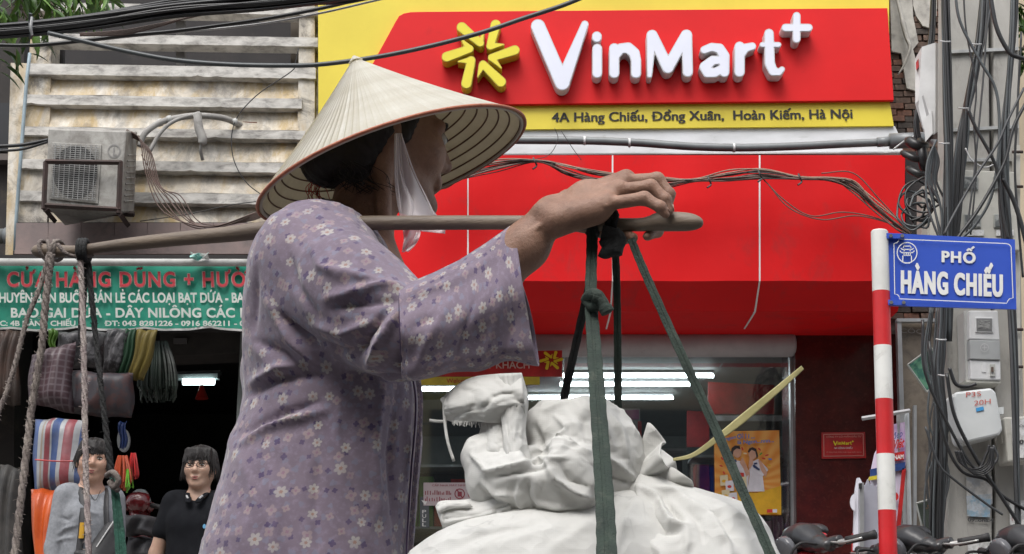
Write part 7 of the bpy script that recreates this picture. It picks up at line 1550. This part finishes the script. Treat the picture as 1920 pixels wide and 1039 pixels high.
GRYC = mat('heather_grey', (.27, .28, .3), (.2, .21, .23), 60, .9, bm=.4, bsc=200); BLKC = mat('black_cotton', (.009, .0095, .012), (.014, .015, .018), 12, .9, spec=.12); STRP = mat('bag_black', (.022, .022, .024), (.035, .035, .037), 15, .6, bm=.4, bsc=150)
# man in grey
p = V(178, 817, 7.3)
t, P, h, H, arms, Mx, HO, f_, s_ = man(p[0], 7.3, p[2] - .015, R(32), R(14), R(-4), SKM, 'young man in a grey long sleeved top with a black bag strapped across his chest', .0, .66)
hairdo(t, h, H, Mx, HO, .1, 5)
top = [rc(P(-.01, -.17, 1.425), P(-.01, .17, 1.425), .05, .05, .03), rc(P(0, -.07, 1.31), P(0, .07, 1.31), .1, .1, .05), rc(P(0, -.05, 1.25), P(0, -.05, .98), .1, .105, .04), rc(P(0, .05, 1.25), P(0, .05, .98), .1, .105, .04), rc(P(0, 0, .95), P(0, 0, .86), .13, .135, .04)]
for a, b_, c in arms: top += [rc(a, b_, .052, .044, .015), rc(b_, c, .043, .034, .015)]
top += [sp(P(.05, 0, 1.51), .082, .012, -1)]
garment('long_sleeved_top', t, top, GRYC, [([(110, 1000), (125, 990), (142, 985)], 3, .012), ([(105, 1015), (120, 1010), (140, 1008)], 3, .012), ([(112, 970), (128, 975), (140, 965)], 3, -.01), ([(150, 945), (165, 960), (185, 965)], 4, .01), ([(140, 930), (160, 935), (180, 930)], 4, .008)], seed=4)
tro = []
for q in (-1, 1): tro += [rc(P(0, q * .09, .88), P(.01, q * .1, .5), .1, .075, .03), rc(P(.01, q * .1, .5), P(-.01, q * .1, .12), .072, .06, .02)]
garment('jeans', t, tro, mat('dark_denim', (.03, .035, .05), None, 9, .85), None, .01, seed=6)
MB().tube(smooth_path([P(.14, -.13, 1.0), P(.15, -.11, 1.15), P(.13, -.1, 1.3), P(.06, -.1, 1.43), P(-.04, -.12, 1.44), P(-.12, -.12, 1.3)], 6), .017, 6, flat=.35, upv=(0, 1, 0)).build('camera_strap', STRP, t, smooth=True)
q = P(.165, -.113, 1.2); MB().tube([P(.168, -.111, 1.26), P(.168, -.113, 1.18)], .012, 6, flat=.4, upv=(0, 1, 0)).build('yellow_strap_print', mat('strap_yellow', (.55, .3, .02), None, 5, .5), t)
MB().tube(smooth_path([P(-.06, .1, 1.46), P(.05, .1, 1.43), P(.13, .08, 1.34), P(.155, .09, 1.24)], 6), .022, 6, flat=.35, upv=(0, 1, 0)).build('bag_strap', STRP, t, smooth=True)
bag = [rc(P(.175, -.02, 1.09), P(.17, .13, 1.22), .04, .05, .02), rc(P(.175, .02, 1.07), P(.165, .15, 1.13), .05, .06, .03), rc(P(.17, -.13, 1.1), P(.17, -.02, 1.08), .018, .04, .02)]
garment('sling_bag', t, bag, STRP, None, .006, .003, 9)
MB().tube([P(.225, -.01, 1.135), P(.232, .11, 1.275)], .0035, 5).build('zip', CWH, t)
MB().tube(smooth_path([P(.07, -.05, 1.44), P(.1, 0, 1.385), P(.07, .05, 1.44)], 5), .0018, 4).build('necklace', BLK, t)
# man in black
p = V(378, 829, 7.6)
t, P, h, H, arms, Mx, HO, f_, s_ = man(p[0], 7.6, p[2] - .02, R(-2), R(-3), R(0), SKM2, 'young man with glasses in a black polo shirt standing before the dark shop', .06)
hairdo(t, h, H, Mx, HO, .6, 15)
top = [rc(P(-.01, -.18, 1.425), P(-.01, .18, 1.425), .052, .052, .03), rc(P(0, -.09, 1.31), P(0, .09, 1.31), .1, .1, .05), rc(P(0, -.07, 1.25), P(0, -.07, .98), .1, .105, .04), rc(P(0, .07, 1.25), P(0, .07, .98), .1, .105, .04), rc(P(0, 0, .95), P(0, 0, .84), .14, .145, .04)]
for a, b_, c in arms: top += [rc(a, a + (b_ - a) * .55, .056, .055, .015)]
top += [sp(P(.06, 0, 1.5), .075, .012, -1), rc(P(.12, 0, 1.45), P(.155, 0, 1.36), .03, .006, .008, -1)]
garment('polo_shirt', t, top, BLKC, None, seed=8)
for q in (-1, 1):
    MB().tube(smooth_path([P(-.06, q * .06, 1.47), P(.04, q * .075, 1.455), P(.1, q * .05, 1.425), P(.135, q * .03, 1.395)], 5), [.014] * 10 + [.017] * 5 + [.006], 8, flat=.4).build('collar', BLKC, t, smooth=True)
    MB().tube([P(.1, q * .062, 1.437), P(.122, q * .043, 1.42)], .005, 5).build('collar_trim', CWH, t)
tro = []
for q in (-1, 1): tro += [rc(P(0, q * .09, .88), P(.01, q * .1, .5), .1, .075, .03), rc(P(.01, q * .1, .5), P(-.01, q * .1, .12), .072, .06, .02)]
garment('trousers', t, tro, BLKC, None, .01, seed=6)
MB().add([P(.138 + 0, .1 + .012 * math.cos(a), 1.27 + .012 * math.sin(a)) for a in np.linspace(0, 6.28, 12, False)], [tuple(range(12))]).build('chest_badge', mat('badge_blue', (.15, .4, .65), None, 5, .5), t, solid=.004)
for q in (-1, 1):
    c = h(.1, q * .034, .002); MB().tube([c + H * (.026 * math.cos(a) * (abs(math.cos(a)) ** -.0) * (Mx[1]) + .016 * math.sin(a) * Mx[2]) for a in np.linspace(0, 6.283, 24)], .0018, 5, cap=False).build('glasses_rim', BLK, t, smooth=True)
    MB().tube([h(.096, q * .06, .006), h(.0, q * .087, .006)], .0018, 5).build('glasses_arm', BLK, t)
MB().tube(smooth_path([h(.101, -.009, .004), h(.105, 0, .007), h(.101, .009, .004)], 4), .0016, 5).build('glasses_bridge', BLK, t)
# ================================================================ goods of the left shop
def stripes(name, cols_, wd, kind='x'):
    m, n, b = nt(name); v = coord(n); sx = n.nodes.new('ShaderNodeSeparateXYZ'); L(n, v, sx.inputs[0]); q = n.nodes.new('ShaderNodeMath'); q.operation = 'FRACT'; d = n.nodes.new('ShaderNodeMath'); d.operation = 'MULTIPLY_ADD'
    L(n, sx.outputs[0], d.inputs[0]); d.inputs[1].default_value = 1 / wd; d.inputs[2].default_value = 5.; L(n, d.outputs[0], q.inputs[0])
    r_ = n.nodes.new('ShaderNodeValToRGB'); r_.color_ramp.interpolation = 'CONSTANT'; e = r_.color_ramp.elements
    while len(e) < len(cols_): e.new(.5)
    for el_, (p_, c_) in zip(e, cols_): el_.position = p_; el_.color = rgba(c_)
    L(n, q.outputs[0], r_.inputs[0]); L(n, mix(n, ramp(n, noise(n, v, 8, 6), [(.4, 0.), (.8, .5)]), r_.outputs[0], (.2, .2, .22)), b.inputs['Base Color']); b.inputs['Roughness'].default_value = .45; bump(n, b, noise(n, v, 14, 5), .5, .01); return m
def bulge(pix, Y, depth, m, name, label, cat, seed=0, nu=14, nv=16, solid=0):
    a, b_, c, d = [np.array(p, float) for p in pix]     # tl tr br bl
    def fn(i, j):
        q = a + (b_ - a) * i + (d - a) * j + (a - b_ + c - d) * i * j; p = V(q[0] + 2 * math.sin(j * 7 + seed), q[1] + 1.5 * math.sin(i * 8 + seed), Y)
        e = (1 - (2 * i - 1) ** 4) * (1 - (2 * j - 1) ** 6); p[1] -= depth * e * (.8 + .2 * math.sin(5 * i + 3 * j + seed)) + .012 * math.sin(17 * i + 4 * j + seed); return p
    mb = MB().grid(fn, nu, nv); o = mb.build(name, m, None, smooth=True, solid=max(solid, .004)); return tag(o, label, cat)
W_, RD_, BL_ = (.36, .37, .38), (.26, .06, .07), (.045, .09, .24)
STR = stripes('striped_tarp', [(0, BL_), (.12, W_), (.22, RD_), (.4, W_), (.5, BL_), (.72, W_), (.8, (.3, .25, .2)), (.84, W_), (.88, RD_), (.97, W_)], .27)
bulge([(66, 786), (158, 787), (168, 922), (62, 922)], 7.9, .12, STR, 'striped_tarp_roll', 'red white and blue striped tarpaulin bale stacked behind the man in grey', 'tarpaulin bale', 1)
bulge([(58, 917), (118, 920), (120, 1120), (70, 1120)], 7.85, .12, mat('orange_tarp', (.6, .11, .02), (.45, .07, .012), 4, .4, bm=.4, bsc=12), 'orange_tarp_roll', 'bright orange tarpaulin bale below the striped one at the left', 'tarpaulin bale', 2)
MB_ = MB().tube(smooth_path([V(66, 862, 7.75), V(110, 865, 7.74), V(160, 864, 7.76)], 6), .004, 5); tag(MB_.build('red_cord', CM['r'], None), 'thin red cord tied round the striped tarpaulin bale', 'cord')
m, n, b = nt('plaid'); v = coord(n); ck = mix(n, ramp(n, noise(n, v, 5, 5), [(.4, 0.), (.7, 1.)]), (.06, .028, .034), (.03, .016, .02))
w1 = n.nodes.new('ShaderNodeTexWave'); w1.inputs['Scale'].default_value = 9; w1.bands_direction = 'X'; L(n, v, w1.inputs['Vector']); w2 = n.nodes.new('ShaderNodeTexWave'); w2.inputs['Scale'].default_value = 9; w2.bands_direction = 'Z'; L(n, v, w2.inputs['Vector'])
ck = mix(n, ramp(n, w1.outputs['Color'], [(.75, 0.), (.9, .7)]), ck, (.13, .1, .11)); ck = mix(n, ramp(n, w2.outputs['Color'], [(.75, 0.), (.9, .7)]), ck, (.12, .09, .1)); L(n, ck, b.inputs['Base Color']); b.inputs['Roughness'].default_value = .5; PLD = m
PAT = mat('patterned_bag', (.08, .076, .08), (.02, .018, .02), 26, .5, lo=.48, hi=.54); PAT2 = mat('floral_bag', (.035, .03, .036), (.06, .03, .03), 22, .5, lo=.5, hi=.56)
for q, Y, d, m_, nm, lab, cat in [([(60, 665), (140, 640), (136, 775), (50, 755)], 8.0, .12, PLD, 'shopping_bag', 'dark red plaid woven bag hanging at the left of the shop opening', 'bag'),
    ([(108, 622), (200, 622), (196, 690), (112, 690)], 8.15, .1, PAT, 'shopping_bag', 'grey bag with a dark leafy print hanging under the green banner', 'bag'), ([(200, 618), (252, 618), (226, 700), (190, 702)], 8.12, .08, PAT, 'shopping_bag', 'second leafy printed bag just left of the green and yellow cloths', 'bag'),
    ([(130, 695), (252, 702), (248, 784), (132, 776)], 8.05, .1, PAT2, 'shopping_bag', 'dark flowered bag hanging below the leafy printed bags', 'bag'),
    ([(236, 618), (258, 618), (244, 708), (218, 706)], 8.1, .03, mat('green_cloth', (.005, .04, .014), None, 5, .6), 'hanging_cloth', 'narrow green cloth hanging beside the yellow one', 'cloth'), ([(258, 618), (298, 620), (270, 715), (242, 710)], 8.08, .03, mat('yellow_cloth', (.13, .095, .01), (.09, .065, .008), 7, .6), 'hanging_cloth', 'dull yellow cloth hanging under the green banner', 'cloth'),
    ([(90, 618), (106, 618), (106, 655), (94, 656)], 8.1, .02, mat('lime_cloth', (.06, .14, .01), None, 5, .5), 'hanging_cloth', 'short lime green strip hanging at the far left under the banner', 'cloth'), ([(0, 620), (40, 620), (36, 760), (-10, 760)], 8.2, .05, mat('brown_bag', (.06, .03, .02), (.03, .02, .015), 6, .6), 'shopping_bag', 'dim brown bag at the very left edge under the banner', 'bag')]:
    bulge(q, Y, d, m_, nm, lab, cat, len(lab))
# hanging bunch of mesh, hanks of cord
def hank(c, w, hgt, Y, n_, r, m, name, label, cat, seed):
    rr = random.Random(seed); t = thing(name, V(c[0], c[1], Y), label, cat); mb = MB()
    for k in range(n_):
        a = rr.uniform(-1, 1); b_ = rr.uniform(-1, 1); x0 = c[0] + a * w * .5; 
        mb.tube(smooth_path([V(x0, c[1], Y), V(c[0] + a * w * .9, c[1] + hgt * .4, Y + b_ * .07), V(c[0] + a * w + rr.uniform(-3, 3), c[1] + hgt * .8, Y + b_ * .09), V(c[0] + a * w * rr.uniform(.5, 1.1), c[1] + hgt * rr.uniform(.7, 1.1), Y + b_ * .06)], 3), r, 4)
    tag(mb.build('cords', m, t), kind='stuff'); return t
hank((295, 640), 36, 105, 8.3, 120, .006, mat('dark_mesh', (.008, .02, .012), (.014, .018, .014), 9, .6), 'net_bundle', 'big dark green bundle of netting hanging left of the lamp', 'netting', 1)
hank((230, 855), 16, 60, 7.75, 40, .005, mat('orange_cord', (.35, .05, .012), None, 9, .5), 'cord_hank', 'hank of orange cord hanging right of the man in grey', 'cord', 2); hank((250, 850), 8, 50, 7.8, 14, .004, CM['r'], 'cord_hank', 'thin red cord hank beside the orange one', 'cord', 3)
hank((241, 880), 8, 42, 7.7, 10, .004, mat('lime_cord', (.1, .32, .015), None, 9, .5), 'cord_hank', 'lime green cord ends hanging under the orange hank', 'cord', 4)
alone(MB().add([V(232 + 12 * math.cos(a), 826 + 22 * math.sin(a), 8.4) for a in np.linspace(0, 6.28, 20, False)], [tuple(range(20))]), 'fan_cover', mat('dim_white', (.25, .26, .27), None, 5, .6), 'dim white round fan cover behind the man in grey', 'fan', solid=.02)
bulge([(222, 792), (238, 792), (236, 840), (226, 842)], 8.2, .03, CM['b'], 'hanging_cloth', 'small blue cloth in front of the dim fan cover', 'cloth', 3)
for k, (x, y, w, hh, c) in enumerate([(232, 965, 62, 40, 'stacked_grey'), (240, 1006, 60, 45, 'stacked_grey'), (232, 1050, 64, 50, 'stacked_grey')]):
    bulge([(x, y), (x + w, y + 4), (x + w - 3, y + hh), (x - 2, y + hh)], 7.9 + .05 * k, .12, mat(c, (.05, .05, .055), (.03, .03, .034), 7, .7, bm=.6, bsc=12), 'fabric_bale', ['top', 'middle', 'lowest'][k] + ' grey bale of the stack between the two young men', 'bale', k)
t = thing('motorbike', V(265, 960, 8.6), 'dark parked motorbike barely visible in the shade between the two young men', 'motorbike')
MB().tube(smooth_path([V(235, 950, 8.5), V(260, 942, 8.45), V(285, 952, 8.5)], 5), [.03] * 3 + [.06] * 5 + [.03] * 3, 10).build('handlebar_cover', mat('maroon_paint', (.12, .012, .015), None, 4, .2, coat=.5), t, smooth=True)
MB().tube([V(262, 930, 8.5), V(264, 945, 8.45)], [.05, .06], 12).build('instrument_panel', mat('dim_chrome', (.2, .22, .22), None, 5, .3), t, smooth=True)
for sx_ in (-1, 1): MB().tube(smooth_path([V(262, 945, 8.5), V(262 + 34 * sx_, 950, 8.45), V(262 + 52 * sx_, 960, 8.4)], 5), .014, 8).build('grip', RUB, t, smooth=True)
MB().tube(smooth_path([V(262, 960, 8.5), V(264, 1040, 8.5), V(268, 1150, 8.6)], 5), [.08] * 6 + [.12] * 5, 10, flat=.6).build('front_shield', mat('maroon_paint', (.12, .012, .015), None, 4, .2, coat=.5), t, smooth=True)
wz = V(268, 1200, 8.5); MB().grid(lambda i, j: np.array([wz[0] + .045 * math.sin(6.283 * j), 8.3 + (.27 + .035 * math.cos(6.283 * j)) * math.cos(6.283 * i), .42 + (.27 + .035 * math.cos(6.283 * j)) * math.sin(6.283 * i)]), 24, 8, True).build('tyre', RUB, t, smooth=True)
bulge([(0, 870), (40, 880), (44, 1100), (-5, 1100)], 8.3, .1, mat('dim_goods', (.07, .065, .06), (.03, .03, .03), 10, .7, bm=.6, bsc=12), 'fabric_bale', 'dim grey wrapped bale at the bottom left edge', 'bale', 8)
